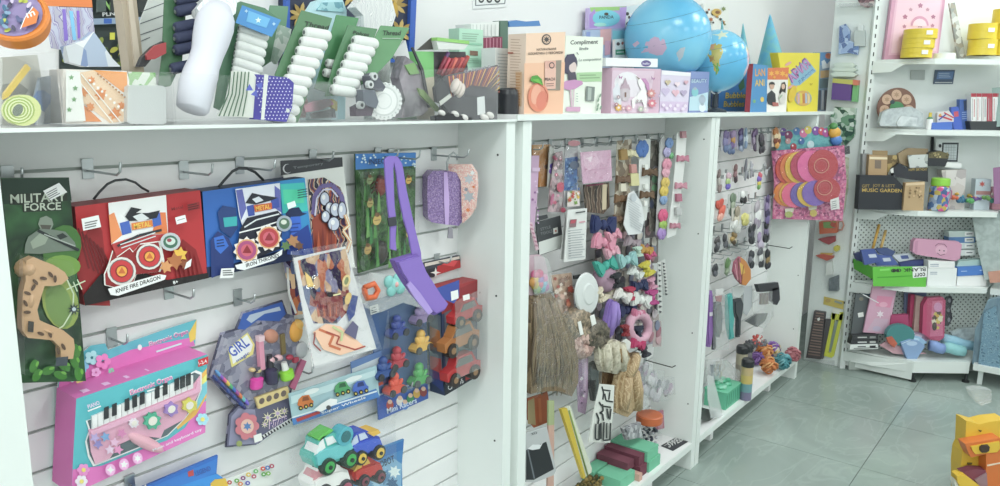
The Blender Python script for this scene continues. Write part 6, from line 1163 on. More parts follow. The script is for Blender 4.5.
clips([('lilac and blue ribbon clip card, first in the top row beside the divider',118,160,50,130,'#9a94a8',['#7a6a9a','#8a84b0','#5f6f94']),('purple card with an orange yellow flower clip in the top row',165,150,58,110,'#7a5a98',['#a88fb8','#c89a5c','#6a5488']),('grey blue ribbon clip hanging under the orange flower card',150,205,66,60,'#7f8aa4',['#6f7f9c','#55668a']),('violet and navy ribbon card right of the orange flower card',215,150,54,140,'#7a7490',['#5a4a7a','#7a7aa8','#3f4a6a','#8f9ab0']),('pale blue clip card in the middle of the top row',245,140,26,120,'#b8c4d0',['#8fa4bc','#c8d4dc','#7f94b0']),('mauve bow card in the top row before the black claw clip',300,150,50,130,'#8f7f94',['#705a80','#a08fa8','#5f5068']),('large black claw clip card in the top row',342,170,70,110,'#6f6a70',['#4a4450','#26262c','#33303a']),('amber tortoiseshell clip card at the end of the top row',430,140,60,120,'#a88a70',['#b8743a','#e0c8a0','#7a3f2a','#c8904a'])], d1,1.335, GC)
clips([('white card with violet print at the left of the second row',134,400,48,100,'#d4d0d4',['#c8a8b4','#a8c080','#6a5ab4']),('brown hair grip card in the second row',182,355,40,110,'#b8a8a8',['#6a4a4a','#8a6468','#4a3840']),('silver chain card at the left end of the second row',82,400,30,140,'#a8a09c',['#7a6a68','#c0b8b4','#8a7a78']),('long silver hair pin card in the second row',244,330,22,120,'#b0aeae',['#6f7078','#8f9098']),('pale hair pin card in the second row right of the silver one',275,330,20,90,'#c8c8c6',['#a8a8b0','#98949c']),('white card with rainbow printed clips in the second row',325,400,40,100,'#d8d8d4',['#c85a6a','#7a5ab0','#d8c050','#7aa860']),('pale card of small grey clips at the right of the second row',360,330,24,70,'#c4c4c0',['#98989c','#b0b0b4'])], d1,1.34, GC)
clips([('clear pack with orange red scrunchie at the left of the third row',108,135,80,110,'#b8a8a4',['#c84a38','#d8604a','#e0a090']),('green grey hair tie card right of the orange red pack',172,105,50,120,'#a8aca4',['#6f7f6a','#9aa48f','#5f6a5c']),('white skull shaped clip card in the middle of the third row',232,65,56,60,'#c8c8c8',['#e0e0de','#2c2c30']),('pale yellow star clip card in the third row',240,185,66,60,'#c8c4a4',['#d4cc7a','#c0b86a']),('beige hair band card behind the yellow star clip',195,165,60,90,'#b4ac9c',['#9a8f7c','#c8c0ac']),('clear pack of white ribbons in the third row',305,160,60,140,'#c0bcbc',['#a8a0a8','#d8d8d8','#9a8fa0']),('dark purple comb strip at the right end of the third row',362,130,40,150,'#6a5a80',['#4f3f6a','#8a78a0','#3f3458','#6f5f90'])], d3,1.335, GC)
clips([('dark floral clip card at the left of the fourth row',90,320,60,80,'#8f8f90',['#4f4a4c','#6a6a70','#33343a']),('white cap shaped clip card in the fourth row',190,225,70,60,'#c4c4c0',['#dadad6','#b8b8b4']),('golden clip card under the white cap clip',175,290,54,60,'#a89a7c',['#7a6238','#a88a50','#4f4030']),('black ribbon clip card in the fourth row',280,265,66,100,'#8f8f94',['#2c2d34','#44454e','#26272c']),('black velvet clip card at the right of the fourth row',355,250,50,110,'#6f6a78',['#2a2b33','#6a5f80','#1f2026']),('lilac net clip card right of the black ribbon card',320,300,44,80,'#b4aab8',['#9a8aa8','#c0b4c8']),('black clip card in the fourth row left of the golden one',130,300,36,70,'#97979a',['#3a3a40','#5a5a60'])], d3,1.33, GC)
clips([('dark small clip card at the left of the fifth row',80,460,60,60,'#8f8f92',['#2f3036','#55565e']),('green and grey clip card in the fifth row',145,440,36,90,'#8a9484',['#5a7a4a','#7a8a70']),('grey clip card in the fifth row right of the leaf shaped pack',270,400,46,90,'#8f8f94',['#3a3b42','#6a6a74','#2a2b30']),('silver and black clip card in the fifth row',320,390,46,100,'#b0aeb0',['#55565e','#d0d0d0','#33343a']),('black and tan clip card at the right of the fifth row',360,400,44,100,'#77726e',['#23242a','#8a7448','#2c2d34'])], d3,1.325, GC)
bare_hook((772,229),(783,229),'bare steel hook under the frisbee pack, upper of two','bare hooks in the corner bay'); bare_hook((767,245),(777,245),'bare steel hook under the frisbee pack, lower of two','bare hooks in the corner bay')
# leaf shaped orange pack
r, f = freeform('fan_pack','leaf shaped pack in orange, yellow and pink below the clip cards','hair accessory', d4,1.30,[('orange_half',[([(232,-20),(262,5),(288,50),(290,100),(262,136),(240,130),(236,60)],0,.012,'#c8803a')]),('pink_half',[([(232,-20),(238,60),(242,130),(215,100),(198,60),(206,10)],0,.012,'#a85a70')])])
q = MB(); g = Face(q, f.o+f.n*.012, f.n); g.crop(*d4); g.poly([(240,10),(262,30),(270,70),(250,80)],'#d8b04a'); g.line([(232,-10),(240,130)],5,'#6a3a2a'); g.line([(262,30),(250,125)],4,'#8a4a2a'); g.line([(215,20),(230,110)],4,'#d8a0a8'); q.build('vein_print', r)
# brushes and combs
def brush(label, pts, col, Y=1.31, nm='hair_brush', cat='brush', extra=None):
    f = plane(Y, d4); q = MB(); f.slab(pts, -.012,0, col, q); cx = sum(p[0] for p in pts)/len(pts); cy = sum(p[1] for p in pts)/len(pts); f.slab([(cx+(x-cx)*.7, cy+(y-cy)*.9) for x, y in pts],0,.005, col, q)
    if extra: extra(f, q)
    return solo(q, nm, label, cat, 'brushes in the corner bay')
brush('lilac plastic hair brush beside the divider',[(70,170),(92,165),(98,230),(92,300),(96,400),(84,470),(70,470),(62,380),(70,290)],'#8a5fa8', extra=lambda f, q: f.slab([(72,282),(88,280),(88,300),(72,302)],.005,.007,'#d8d4dc', q))
brush('dark grey hair brush in a clear pack right of the lilac one',[(112,230),(140,220),(150,290),(146,380),(130,420),(112,400),(102,320)],'#4f565c')
brush('dark comb behind the grey brush',[(96,260),(106,255),(112,480),(102,486)],'#3f444c', nm='comb', cat='comb')
brush('turquoise hair brush in the middle of the brushes',[(176,190),(200,180),(202,260),(212,320),(204,380),(212,420),(190,430),(178,370),(172,290)],'#4aa8a4')
brush('black paddle brush right of the turquoise one',[(206,215),(250,205),(262,240),(256,290),(246,320),(242,415),(228,418),(230,320),(208,280)],'#3a4046')
r, f = freeform('red_white_pack','small white pack with red heart above the grey brush','hair accessory', d4,1.315,[('header',[([(108,158),(150,150),(152,185),(112,192)],0,.002,'#d0d0d0')]),('red_part',[([(108,195),(140,190),(136,225),(112,222)],0,.006,'#b0383c')])])
freeform('brush_header','white card header above the black paddle brush','card', d4,1.315,[('header',[([(196,145),(258,138),(262,170),(240,205),(205,200)],0,.002,'#c4c8c8')])])
f = plane(1.30, d4); q = MB(); f.slab([(98,190),(160,180),(172,300),(170,480),(98,486)],0,.012, clear(gloss=.10, haze=.10, wrinkle=16), q); solo(q, 'clear_pack','clear plastic pack over the grey brush','pack')
packet('pale grey card hanging right of the black paddle brush', d4,[(262,145),(310,138),(308,250),(280,300),(262,285)],1.33,'#b4b8bc')
freeform('black_bag_pack','dark scarf pack with black straps hanging lowest on the right','hair accessory', d4,1.32,[('black_top',[([(318,130),(430,118),(436,150),(400,165),(330,170)],0,.02,'#2f3037')]),('black_strap',[([(398,150),(436,145),(440,210),(424,240),(398,220)],0,.02,'#2b2d36')]),('clear_pack',[([(318,170),(400,165),(404,300),(360,365),(310,350)],0,.02, clear(gloss=.1, haze=.18, wrinkle=16))]),('brown_content',[([(345,180),(385,175),(385,235),(345,240)],.002,.012,'#6a5a50')]),('dark_content',[([(270,330),(330,290),(385,285),(370,330),(330,360)],-.004,.008,'#55595c')])])
# base shelf of the corner bay
def wz3(x, y, z=ZB): k = 120/583; return WZ(690+x*k, 330+y*k, z)
def cyl_tub(label, x, yb, yt, w, cols, lid, nm='bead_tube', grp='bead tubes on the base shelf'):
    p = wz3(x, yb); k = 120/583; Y = p.y; zt = WY(690+x*k, 330+yt*k, Y).z; d = (p-EYE).dot(FWD); R = w*k*d/F/2; t = thing(nm, label, 'tube',(p.x, p.y, ZB), grp); H = zt-ZB; n = len(cols)
    q = MB()
    for i, c in enumerate(cols): q.lathe((p.x, p.y, ZB+.0005+H*.82*i/n),(0,0,1),[(R, 0),(R, H*.82/n)], mat(c, .4),18)
    q.build('bead_body', t); q = MB(); q.lathe((p.x, p.y, ZB+H*.82),(0,0,1),[(R*1.05,0),(R*1.08, H*.03),(R*1.08, H*.14),(R*.9, H*.18)], mat(lid, .3),18); q.build('black_lid', t)
cyl_tub('tube of yellow, teal and lilac beads with black lid, nearest the shelf edge',268,335,150,56,['#77708f','#6a9aa0','#c8b060','#c0a878'],'#23252a'); cyl_tub('tube with pale beads and black lid, behind on the left',242,268,85,54,['#7a7468','#8f887a','#a89f88'],'#23252a'); cyl_tub('tube with dark beads and black lid, behind on the right',268,262,78,46,['#4a4a54','#5f5a66','#6f6a70'],'#26282d')
p = wz3(190,380); k = 120/583
r = thing('mint_basket','mint green plastic basket on the base shelf behind the sloping sign','basket',(p.x+.02, p.y+.06, ZB)); q = MB(); MINT = mat('#5cb894',.45)
A = [wz3(150,385), wz3(242,335)]; w_ = .11; x0, x1 = A[0].x, A[1].x; y0 = max(1.245, min(a.y for a in A)); y1 = y0+w_; H = .085
for (a0, a1, b0, b1) in ((x0, x1, y0, y0+.004),(x0, x1, y1-.004, y1),(x0, x0+.004, y0+.004, y1-.004),(x1-.004, x1, y0+.004, y1-.004)): q.box((a0, b0, ZB+.004),(a1, b1, ZB+H), MINT)
q.box((x0, y0, ZB+.0005),(x1, y1, ZB+.004), MINT); q.build('basket_body', r); q = MB()
for i in range(7): q.box((x0+(x1-x0)*(i+.3)/7, y0-.002, ZB+.012),(x0+(x1-x0)*(i+.6)/7, y0-.0004, ZB+H-.012), mat('#48a080',.5))
q.box((x0-.004, y0-.004, ZB+H),(x1+.004, y1+.004, ZB+H+.004), mat('#6cc4a0',.4)); q.build('rim_and_ribs', r)
q = MB(); random.seed(2)
for i in range(12): q.ball((x0+random.random()*(x1-x0)*.8+.02, y0+.02+random.random()*.07, ZB+H+.01),(.018,.014,.01), random.choice(('#7ac8a8','#4fae88','#8fd0b4')),8,5)
tag(q.build('mint_filling', r), kind='stuff')
f = plane(1.25, d5); q = MB(); f.slab([(82,215),(110,225),(160,420),(100,428),(84,330)],0,.003, clear(gloss=.12, haze=.35, rough=.2), q); solo(q, 'acrylic_stand','sloping clear acrylic sign at the front of the corner bay base','sign stand')
f = plane(1.27, d5); q = MB(); f.slab([(54,400),(80,382),(125,395),(130,430),(90,442),(54,435)],-.03,0, mat('#3f4844',.5), q); solo(q, 'dark_pack','dark green wrapped pack in the near corner of the corner bay base','pack')
f = plane(1.345, d5); q = MB(); f.slab([(95,150),(160,140),(200,180),(235,200),(240,260),(150,262),(100,230)],-.02,.02, clear(gloss=.14, haze=.25, wrinkle=14), q); f.slab([(110,170),(150,165),(150,240),(112,235)],-.012,.0, busy(['#7f8a98','#a8b0bc','#5f6a78'],40), q); solo(q, 'clear_pack','crumpled clear pack with grey blue contents behind the mint basket','pack')
GB = 'tinsel balls on the base shelf'
for i, (x, y, s, c, c2, lab) in enumerate(((362,100,40,'#c87a38','#e0a060','orange hair bobble ball at the back of the colourful row'),(384,172,42,'#c8783c','#d89a5c','orange hair bobble ball at the front of the colourful row'),(322,132,36,'#6a4288','#8a64a8','purple hair bobble ball left of the two orange ones'),(450,150,40,'#3f8a94','#68a8b0','teal hair bobble ball right of the front orange one'),(434,80,32,'#d0ccb8','#c8a850','white and yellow hair bobble ball at the back'),(456,52,34,'#77489c','#9068b4','purple hair bobble ball farthest back'),(500,118,36,'#a86068','#c08088','dusty red hair bobble ball at the right end of the row'))):
    k = 120/583; z = ZB+.001; p = wz3(x, y+s*.9); d = (p-EYE).dot(FWD); R = 1.3*s*k*d/F; pc = WZ(690+x*k, 330+y*k, ZB+R*.85); q = MB(); random.seed(i); m1, m2 = mat(c, .6), mat(c2,.5)
    pc.y = min(pc.y, Y2-R*.72); pc.x = min(pc.x, 4.385-R*.72)
    for j in range(26):
        v = V((random.gauss(0,1), random.gauss(0,1), random.gauss(0,.8))).normalized(); q.torus(pc+v*R*.42, v.orthogonal(), R*.34, R*.09,(m1, m2)[j % 3 == 0],9,5)
    q.ball(pc, R*.6, m1,10,7); lo = min(v.z for v in q.v); q.v = [V((v.x, v.y, max(v.z, ZB+.0005))) for v in q.v]; solo(q, 'hair_bobble', lab, 'hair bobble', GB)
f = plane(1.36, d5); q = MB()
for (x, y, s, c) in ((318,48,26,'#c8504a'),(330,40,14,'#d8d4d0'),(300,65,18,'#5a5a62'),(280,70,22,'#4a4a50'),(345,60,16,'#77787f')):
    for j in range(8): f.pipe([(x, y, .004),(x+s*math.cos(j*.785), y+s*math.sin(j*.785),.012)],2.5, c, q)
solo(q, 'ribbon_pack','pack of red white and grey ribbon stars above the bead tubes','hair accessory')
# ---------------------------------------------------------------- frisbee pack on the end of the bay
f = plane(1.20, d2); P = [(36,160),(358,135),(368,300),(350,470),(40,462),(48,300)]
o = WY(765+200*90/398,115+300*90/398,1.22); f = Face(MB(), o, (-.78,-.62,0)); f.crop(*d2); al = [f.p(*q) for q in P]; r = thing('frisbee_pack','pink glittery pack of colourful frisbee discs hanging at the end of the wall','toy',(ctr(al).x, ctr(al).y, min(a.z for a in al)))
q = MB(); f.slab(P, -.03,-.02, busy(['#b0487c','#c86a94','#d88aa8','#8f3a6a','#c85a88'],90,.3), q); q.build('pink_backing', r)
def half(cx, cy, rx, ry, c, nm, h): q = MB(); f.slab([(cx+rx*math.cos(i*.2618), cy+ry*math.sin(i*.2618)) for i in range(24)], h, h+.008, c, q); q.build(nm, r)
for i, (x, y, c) in enumerate(((112,240,'#c8402f'),(130,236,'#d8702f'),(150,232,'#d8b02f'),(172,228,'#b8385a'),(200,226,'#e0609c'),(250,222,'#b83440'))): half(x, y, 62-(i == 5)*-4,70, mat(c, .35),'frisbee',-.018+i*.0065)
for i, (x, y, c) in enumerate(((100,350,'#d87a2f'),(122,352,'#d8a030'),(132,354,'#e05a84'),(168,352,'#6a58a8'),(196,348,'#d8b038'),(216,344,'#7a5ab0'),(266,328,'#b83a44'))): half(x, y, 58,56 if i < 6 else 54, mat(c, .35),'frisbee',-.018+i*.006)
q = MB()
for (x, y, h) in ((250,224,.024),(264,322,.028)):
    g = Face(q, f.o+f.n*h, f.n); g.crop(*d2); c_, ax, ay, k = g.axes(x, y); q.torus(c_, f.n, 32*k, 2.2*k, '#d89a88',24,5); q.torus(c_, f.n, 22*k, 1.4*k, '#c8606c',20,5)
tag(q.build('raised_rings', r), kind='thing')
st = MB(); g = Face(st, f.o+f.n*.031, f.n); g.crop(*d2); g.poly([(288,375),(326,362),(330,415),(292,420)],'#dcdcda'); g.lines(294,385,322,378,9,4,3,'#77797c'); st.build('price_sticker', r)
st = MB(); g = Face(st, f.o+f.n*-.012, f.n); g.crop(*d2); g.poly([(88,415),(128,410),(126,428),(90,434)],'#d8d4c0'); g.ell(105,440,18,14,'#a8b060'); g.poly([(190,402),(230,396),(228,416),(194,422)],'#d8d4c0'); g.ell(214,434,16,16,'#c8b050'); st.build('hang_stickers', r)
q = MB(); f.slab([(352,142),(382,138),(384,172),(356,178)],-.03,-.022,'#2e3134', q); q.build('black_hanger', r)
bl = MB(); f.slab(P, .032,.033, clear(gloss=.07, wrinkle=18), bl); bl.build('clear_film', r)
# balloons header pack above
P = [(60,70),(330,50),(340,150),(330,165),(50,172)]; f2 = Face(MB(), o+V((.03,.05,0)),(-.78,-.62,0)); f2.crop(*d2); al = [f2.p(*q) for q in P]; r = thing('balloon_pack','teal pack with colourful balloon pictures hanging behind the frisbee pack','toy',(ctr(al).x, ctr(al).y, min(a.z for a in al)))
q = MB(); f2.slab(P, -.004,0, busy(['#3f8a94','#55a0a8','#6ab4b8','#3a7a88'],30,.4,'noise'), q); g = Face(q, f2.o, f2.n); g.crop(*d2); random.seed(6)
for (x, y, s, c) in ((80,75,16,'#6a4a98'),(105,90,18,'#8a3f6a'),(140,72,16,'#4a7ab0'),(170,80,18,'#c86a94'),(190,66,16,'#c8b850'),(225,70,18,'#7a4a9a'),(250,72,16,'#c84a5a'),(270,78,18,'#a84a94'),(125,140,14,'#a83a44'),(200,130,16,'#b8d8dc'),(160,115,14,'#3f6aa0'),(290,60,16,'#4a9a5a'),(100,115,12,'#c89a9a')): g.ell(x, y, s, s*1.1, c); g.ell(x-s*.3, y-s*.35, s*.25, s*.3,'#e0d8e0')
q.build('pack_front', r)
for (x, y, R, c, nm) in ((305,78,28,'#d8a030','yellow_ball'),(312,112,26,'#3f78c0','blue_ball'),(300,50,18,'#4a8a4a','green_ball')): q = MB(); f2.blob(x, y, R, R*.95,.02, mat(c, .3),0, q, .008); q.build(nm, r)
GAIN = 1.12

# ---------------------------------------------------------------- corner shelving unit
GAIN = 1.15
U0 = V((4.80,1.08,0)); UD = V((.616,-.788,0)).normalized(); UN = V((-.788,-.616,0)).normalized(); U2 = V((5.33,.40,0))
SZ = [1.84,1.455,1.0,.557]; CO = V((4.80,.755,0)); RO = V((5.07,.40,0))
def pegboard():
    m, nt, b = node_mat('perforated_steel'); N = nt.nodes.new; L = nt.links.new; tc = N('ShaderNodeTexCoord'); sp = N('ShaderNodeSeparateXYZ'); L(tc.outputs['Object'], sp.inputs[0]); xy = N('ShaderNodeMath'); L(sp.outputs['X'], xy.inputs[0]); L(sp.outputs['Y'], xy.inputs[1])
    def cell(off):
        o = []
        for ax in ('X','Z'):
            a = N('ShaderNodeMath'); a.operation = 'MULTIPLY_ADD'; a.inputs[1].default_value = 1/.03; a.inputs[2].default_value = off; L(xy.outputs[0] if ax == 'X' else sp.outputs[ax], a.inputs[0]); f = N('ShaderNodeMath'); f.operation = 'FRACT'; L(a.outputs[0], f.inputs[0]); s = N('ShaderNodeMath'); s.operation = 'SUBTRACT'; s.inputs[1].default_value = .5; L(f.outputs[0], s.inputs[0]); q = N('ShaderNodeMath'); q.operation = 'POWER'; q.inputs[1].default_value = 2; ab = N('ShaderNodeMath'); ab.operation = 'ABSOLUTE'; L(s.outputs[0], ab.inputs[0]); L(ab.outputs[0], q.inputs[0]); o.append(q)
        t = N('ShaderNodeMath'); L(o[0].outputs[0], t.inputs[0]); L(o[1].outputs[0], t.inputs[1]); c = N('ShaderNodeMath'); c.operation = 'LESS_THAN'; c.inputs[1].default_value = .022; L(t.outputs[0], c.inputs[0]); return c
    a, c = cell(0), cell(.5); mx = N('ShaderNodeMath'); mx.operation = 'MAXIMUM'; L(a.outputs[0], mx.inputs[0]); L(c.outputs[0], mx.inputs[1]); mi = N('ShaderNodeMix'); mi.data_type = 'RGBA'; L(mx.outputs[0], mi.inputs[0]); mi.inputs[6].default_value = rgb('#d4dbd8',1); mi.inputs[7].default_value = rgb('#4a5152',1); L(mi.outputs[2], b.inputs['Base Color']); b.inputs['Roughness'].default_value = .4
    return m
PEG = pegboard(); WHC = mat('#e4eae8',.35, g=1)
t = thing('corner_shelving','white steel corner shelving unit with perforated back and five shelves','shelving unit',(5.05,.75,0))
LN = (U2-U0).length; rz = math.atan2(UD.y, UD.x)
def back(nm, z0, z1, m):
    q = MB(); q.box((0,0, z0),(LN, .012, z1), m); o = q.build(nm); o.parent = t; o.rotation_euler = (0,0, rz); o.location = U0-UN*.002-V(t.location)
back('upper_back_panel',1.0,2.5, WHC); back('pegboard_panel',.12,1.0, PEG)
q = MB(); q.box((4.80,1.085,.0),(4.815,1.30,2.5), WHC); q.build('side_panel', t)
for P, nm in ((U0,'upright'),(U2,'upright')):
    q = MB(); q.obox(P+UN*.012+V((0,0,1.25)), UD, UN, V((0,0,1)),(.016,.014,1.25), WHC)
    for i in range(46): q.obox(P+UN*.0265+V((0,0,.12+i*.05)), UD, UN, V((0,0,1)),(.003,.0006,.011), DARK)
    q.build(nm, t)
def shelf(z, co, ro, th=.03, nm='shelf'):
    q = MB(); P = [U0+UN*.028+UD*.02, co, ro, U2+UN*.028-UD*.02]; P = [V((p.x, p.y, z-.012)) for p in P]; q.prism(P, V((0,0,.012)), EDGE, EDGE)
    q.prism([V((co.x, co.y, z-th)), V((ro.x, ro.y, z-th)), V((ro.x, ro.y, z-.012)), V((co.x, co.y, z-.012))],-UN*.012, EDGE)
    o = q.build(nm, t); q = MB(); A = U0+UN*.03
    q.prism([V((A.x-.0, A.y, z-.075)), V((A.x-.0, A.y-.1, z-.07)), V((A.x, A.y-.16, z-th)), V((co.x, co.y, z-th)), V((co.x, co.y, z-.0125)), V((A.x, A.y, z-.0125))], V((.004,0,0)), EDGE); q.build('bracket', o)
    return o
for z in SZ: shelf(z, CO, RO)
CB, RB = V((4.80,.685,0)), V((5.0,.43,0)); shelf(.125, CB, RB, .07,'base_shelf')
q = MB(); q.prism([V((4.796,.69,.012)), V((4.796,.69,.118)), V((4.796,1.10,.075)), V((4.796,1.10,.02))], V((.004,0,0)), EDGE); q.build('base_side', t)
for P in ((4.80,.685),(4.99,.44)): q = MB(); q.lathe((P[0]+.012, P[1]+.0,0),(0,0,1),[(.02,0),(.02,.012),(.008,.014),(.008,.05)], DARK, 14); q.build('levelling_foot', t)
q = MB(); q.obox(U0+UD*LN*.5+UN*.05+V((0,0,.03)), UD, UN, V((0,0,1)),(LN*.47,.004,.028), GRV); q.build('kick_board', t)
t2 = thing('gondola_shelving','white shelving run on the far wall, right of the corner unit','shelving unit',(5.2,-.2,0))
q = MB(); q.box((5.335,-1.2,.1),(5.35,.385,2.5), PEG); q.build('pegboard_panel', t2)
for z, xf in zip([1.84,1.455,1.0,.557,.125],[5.08]*4+[4.97]):
    q = MB(); q.box((xf, -1.2, z-.035),(5.33,.385 if xf > 5 else .41, z), EDGE); q.build('shelf', t2)
q = MB(); q.box((5.01,.36,0),(5.03,.385,.09), WHC); q.build('leg', t2)
# helpers: things standing on the corner unit, on a plane parallel to its back
def cface(dd, crop): f = Face(MB(), U0+UN*dd, UN); f.crop(*crop); return f
def cbox(name, label, cat, crop, pts, dd, t_, col, zb=None, art=None, group=None, side=None, pname='carton', build=True):
    f = cface(dd, crop); P = [f.p(*q) for q in pts]
    if zb is not None:
        lo = sorted(range(len(P)), key=lambda i: P[i].z)[:2]
        for i in lo: P[i].z = zb+.0008
    c = ctr(P); r = thing(name, label, cat, (c.x, c.y, min(p.z for p in P)), group); f.b.prism([p-UN*t_ for p in P], UN*t_, col, side or col); f.r = r
    if art: art(f)
    f.b.build(pname, r); return r, f
e1 = (840,0,1000,997); e2 = (850,60,1000,999); e3 = (850,130,1000,999); e4 = (850,205,1000,999); e5 = (840,270,1000,997); e6 = (825,0,885,194)
# top shelf
def princess(f):
    f.poly([(350,-20),(640,-20),(606,330),(300,345)],'#d8acc0'); f.poly([(360,-10),(630,-10),(598,315),(318,330)],'#e0bccb')
    for (x, y, s, c) in ((405,105,18,'#a86a84'),(440,60,14,'#b88a9c'),(500,35,18,'#a8708a'),(545,60,14,'#b88a9c'),(580,105,16,'#a8708a'),(400,165,14,'#b07a90'),(575,160,14,'#b07a90'),(497,155,20,'#8a5a6a')): f.star(x, y, s, c, 5,.6)
    f.ell(495,160,56,60,'#c890ac',0,20,180,360); f.ell(495,165,44,48,'#e4c4d2',0,20,180,360)
cbox('princess_set_box','tall pink gift set box with small arched pictures on the top shelf','gift box', e1,[(328,-30),(660,-30),(612,335),(276,352)],.034,.028,'#c994ae', SZ[0], princess)
def tape(label, cx, y0, y1, w, dd, group='rolls of yellow tape'):
    f = cface(dd, e1); a = f.p(cx, y1); b_ = f.p(cx, y0); R = (f.p(cx+w/2, y1)-f.p(cx-w/2, y1)).length/2; q = MB(); h = b_.z-a.z; r = thing('tape_roll', label, 'tape', a, group)
    q.lathe(a, (0,0,1),[(R*.6,0),(R, 0),(R*1.0, h*.46),(R*.985, h*.5),(R, h*.54),(R, h*.995),(R*.6, h*.995),(R*.6,0)], mat('#d8bf1f',.3),28); q.build('roll', r); q = MB(); o = a+UN*R*.99+V((0,0, h*.55)); q.obox(o-RGT*-.004, UD, UN, V((0,0,1)),(.017,.0025,.011),'#e4e4de'); q.build('white_sticker', r)
tape('bottom yellow tape roll of the three stacked before the pink box',472,304,362,176,.122); tape('middle yellow tape roll of the three stacked before the pink box',484,244,303,182,.122); tape('top yellow tape roll of the three stacked before the pink box',498,184,243,190,.122)
tape('lower yellow tape roll of the pair at the right of the top shelf',880,248,346,160,.122); tape('upper yellow tape roll of the pair at the right of the top shelf',882,150,247,160,.122); tape('lowest yellow tape roll at the picture edge on the top shelf',1020,250,346,140,.12); tape('middle yellow tape roll at the picture edge on the top shelf',1022,152,249,140,.12); tape('highest yellow tape roll at the picture edge on the top shelf',1024,58,151,140,.12)
f = cface(.12, e1); q = MB(); a = f.p(650,350); q.lathe((a.x, a.y, SZ[0]+.0005),(0,0,1),[(.055,0),(.055,.03),(.05,.032)],'#e4e8e6',24); solo(q, 'white_tape_roll','white roll lying between the yellow tape stacks','tape')
cbox('clear_tube_pack','slanted clear pack with grey print leaning between the tapes','pack', e1,[(682,20),(716,15),(792,345),(742,345)],.07,.015, busy(['#b0b4b0','#8f9490','#c8ccc8','#a09a8c'],40), SZ[0])
# second shelf
f = cface(.06, e2); q = MB(); c_, ax, ay, k = f.axes(310,315); q.lathe(c_-UN*.008, UN, [(128*k, 0),(128*k, .008)], mat('#7a5648',.5),36, False); f.b = q; f.o = f.o+UN*.0004
for i in range(7): a = math.radians(-90+i*51.4); f.ell(310+84*math.cos(a),315+84*math.sin(a),34,34,'#c4a288'); f.star(310+84*math.cos(a),315+84*math.sin(a),20,'#a8866c',6,.5)
f.ell(310,320,48,44,'#4a8a5c'); f.ell(280,280,16,14,'#3a4a50'); solo(q, 'round_plaque','round brown plaque with tan circles and green middle standing on the second shelf','plaque')
f = cface(.13, e2); q = MB(); f.slab([(190,420),(210,350),(260,325),(330,318),(400,310),(440,330),(480,355),(480,445),(200,440)],-.02,.01, busy(['#a8b0b2','#b4bcbe','#a0a8ac','#bcc4c6'],22,.3,'noise'), q); f.slab([(300,420),(330,372),(440,385),(430,440),(310,440)],.01,.016, busy(['#b4bcbe','#c8ced0','#a0a9ac'],14,.3,'noise'), q); solo(q, 'grey_bag','crumpled grey plastic bag in front of the round plaque','bag')
for lab, pts, c in (('small grey card stuck on the back panel above the plaque',[(405,68),(500,66),(497,132),(402,130)],'#a8aeac'),('small blue picture card stuck on the back panel',[(566,66),(700,66),(686,160),(554,160)],'#4a5a70')):
    r, f = cbox('notice_card', lab, 'card', e2, pts, .004,.002, c, None, (lambda f: (f.poly([(585,78),(692,76),(680,128),(575,128)],'#5a78a4'), f.lines(590,90,680,88,12,3,4,'#a8b8cc'), f.line([(565,150),(680,150)],6,'#c4c8c8'))) if c == '#4a5a70' else None, 'small cards on the back panel', pname='card')
f = cface(.15, e2); q = MB(); a = f.p(525,450); b_ = f.p(525,350); a.z = SZ[1]; H = b_.z-a.z; q.lathe(a, (0,0,1),[(.016,.0005),(.017, H*.3),(.017, H*.62),(.009, H*.75)],['#dfe4e0','#dfe4e0','#4f7a5a'],16); q.lathe(a+V((0,0, H*.75)),(0,0,1),[(.009,0),(.008, H*.25)],'#d0b83a',12); solo(q, 'glue_bottle','small white and green bottle with yellow cap','bottle')
GS2 = 'stationery boxes on the second shelf'
cbox('stationery_box','flat blue box at the front of the second shelf','box', e2,[(548,418),(680,412),(684,448),(545,452)],.17,.02,'#3f66b8', SZ[1], None, GS2)
cbox('stationery_box','red and white striped pack on top of the flat blue box','box', e2,[(582,350),(660,338),(692,380),(690,412),(580,416)],.15,.02,'#c8c4c4', None, lambda f: (f.line([(590,370),(680,400)],12,'#b83a44'), f.line([(590,400),(640,360)],9,'#3a4f94'), f.line([(625,350),(690,385)],9,'#b83a44'), f.ell(600,365,8,8,'#d8a84a')), GS2)
cbox('stationery_box','royal blue pack standing right of the striped pack','box', e2,[(672,315),(722,310),(760,420),(700,430),(676,400)],.12,.02,'#3a5ab4', SZ[1], lambda f: f.poly([(690,345),(720,340),(724,375),(695,380)],'#b84a5a'), GS2)
cbox('stationery_box','tall blue and navy box beside the red topped boxes','box', e2,[(730,262),(800,262),(795,415),(735,415)],.10,.03,'#3f62a8', SZ[1], lambda f: (f.poly([(755,270),(800,265),(798,330),(760,340)],'#2f3f5c'), f.lines(745,350,790,346,14,4,5,'#8fa4cc')), GS2)
for i, (x, c, l) in enumerate(((806,'#dfe0de','first'),(842,'#e2e2e0','second'),(878,'#dcdcda','third'),(914,'#b04a58','fourth'),(950,'#dfe2de','fifth'),(988,'#8fae9c','sixth'))): cbox('medicine_box','%s red topped box from the left in the row on the black tray' % l, 'box', e2,[(x, 222),(x+34,222),(x+32,408),(x+1,408)],.14,.05, c, None, lambda f, x=x, i=i: (f.poly([(x, 222),(x+34,222),(x+34,246),(x, 246)],'#a83444'), f.line([(x+10,256),(x+9,400)],4,('#a8a8ac','#b04a58','#c0a8ac')[i % 3]), f.line([(x+22,262),(x+21,380)],5,('#b8686f','#c8c8ca','#8a8f94')[i % 3])),'red topped boxes on the second shelf')
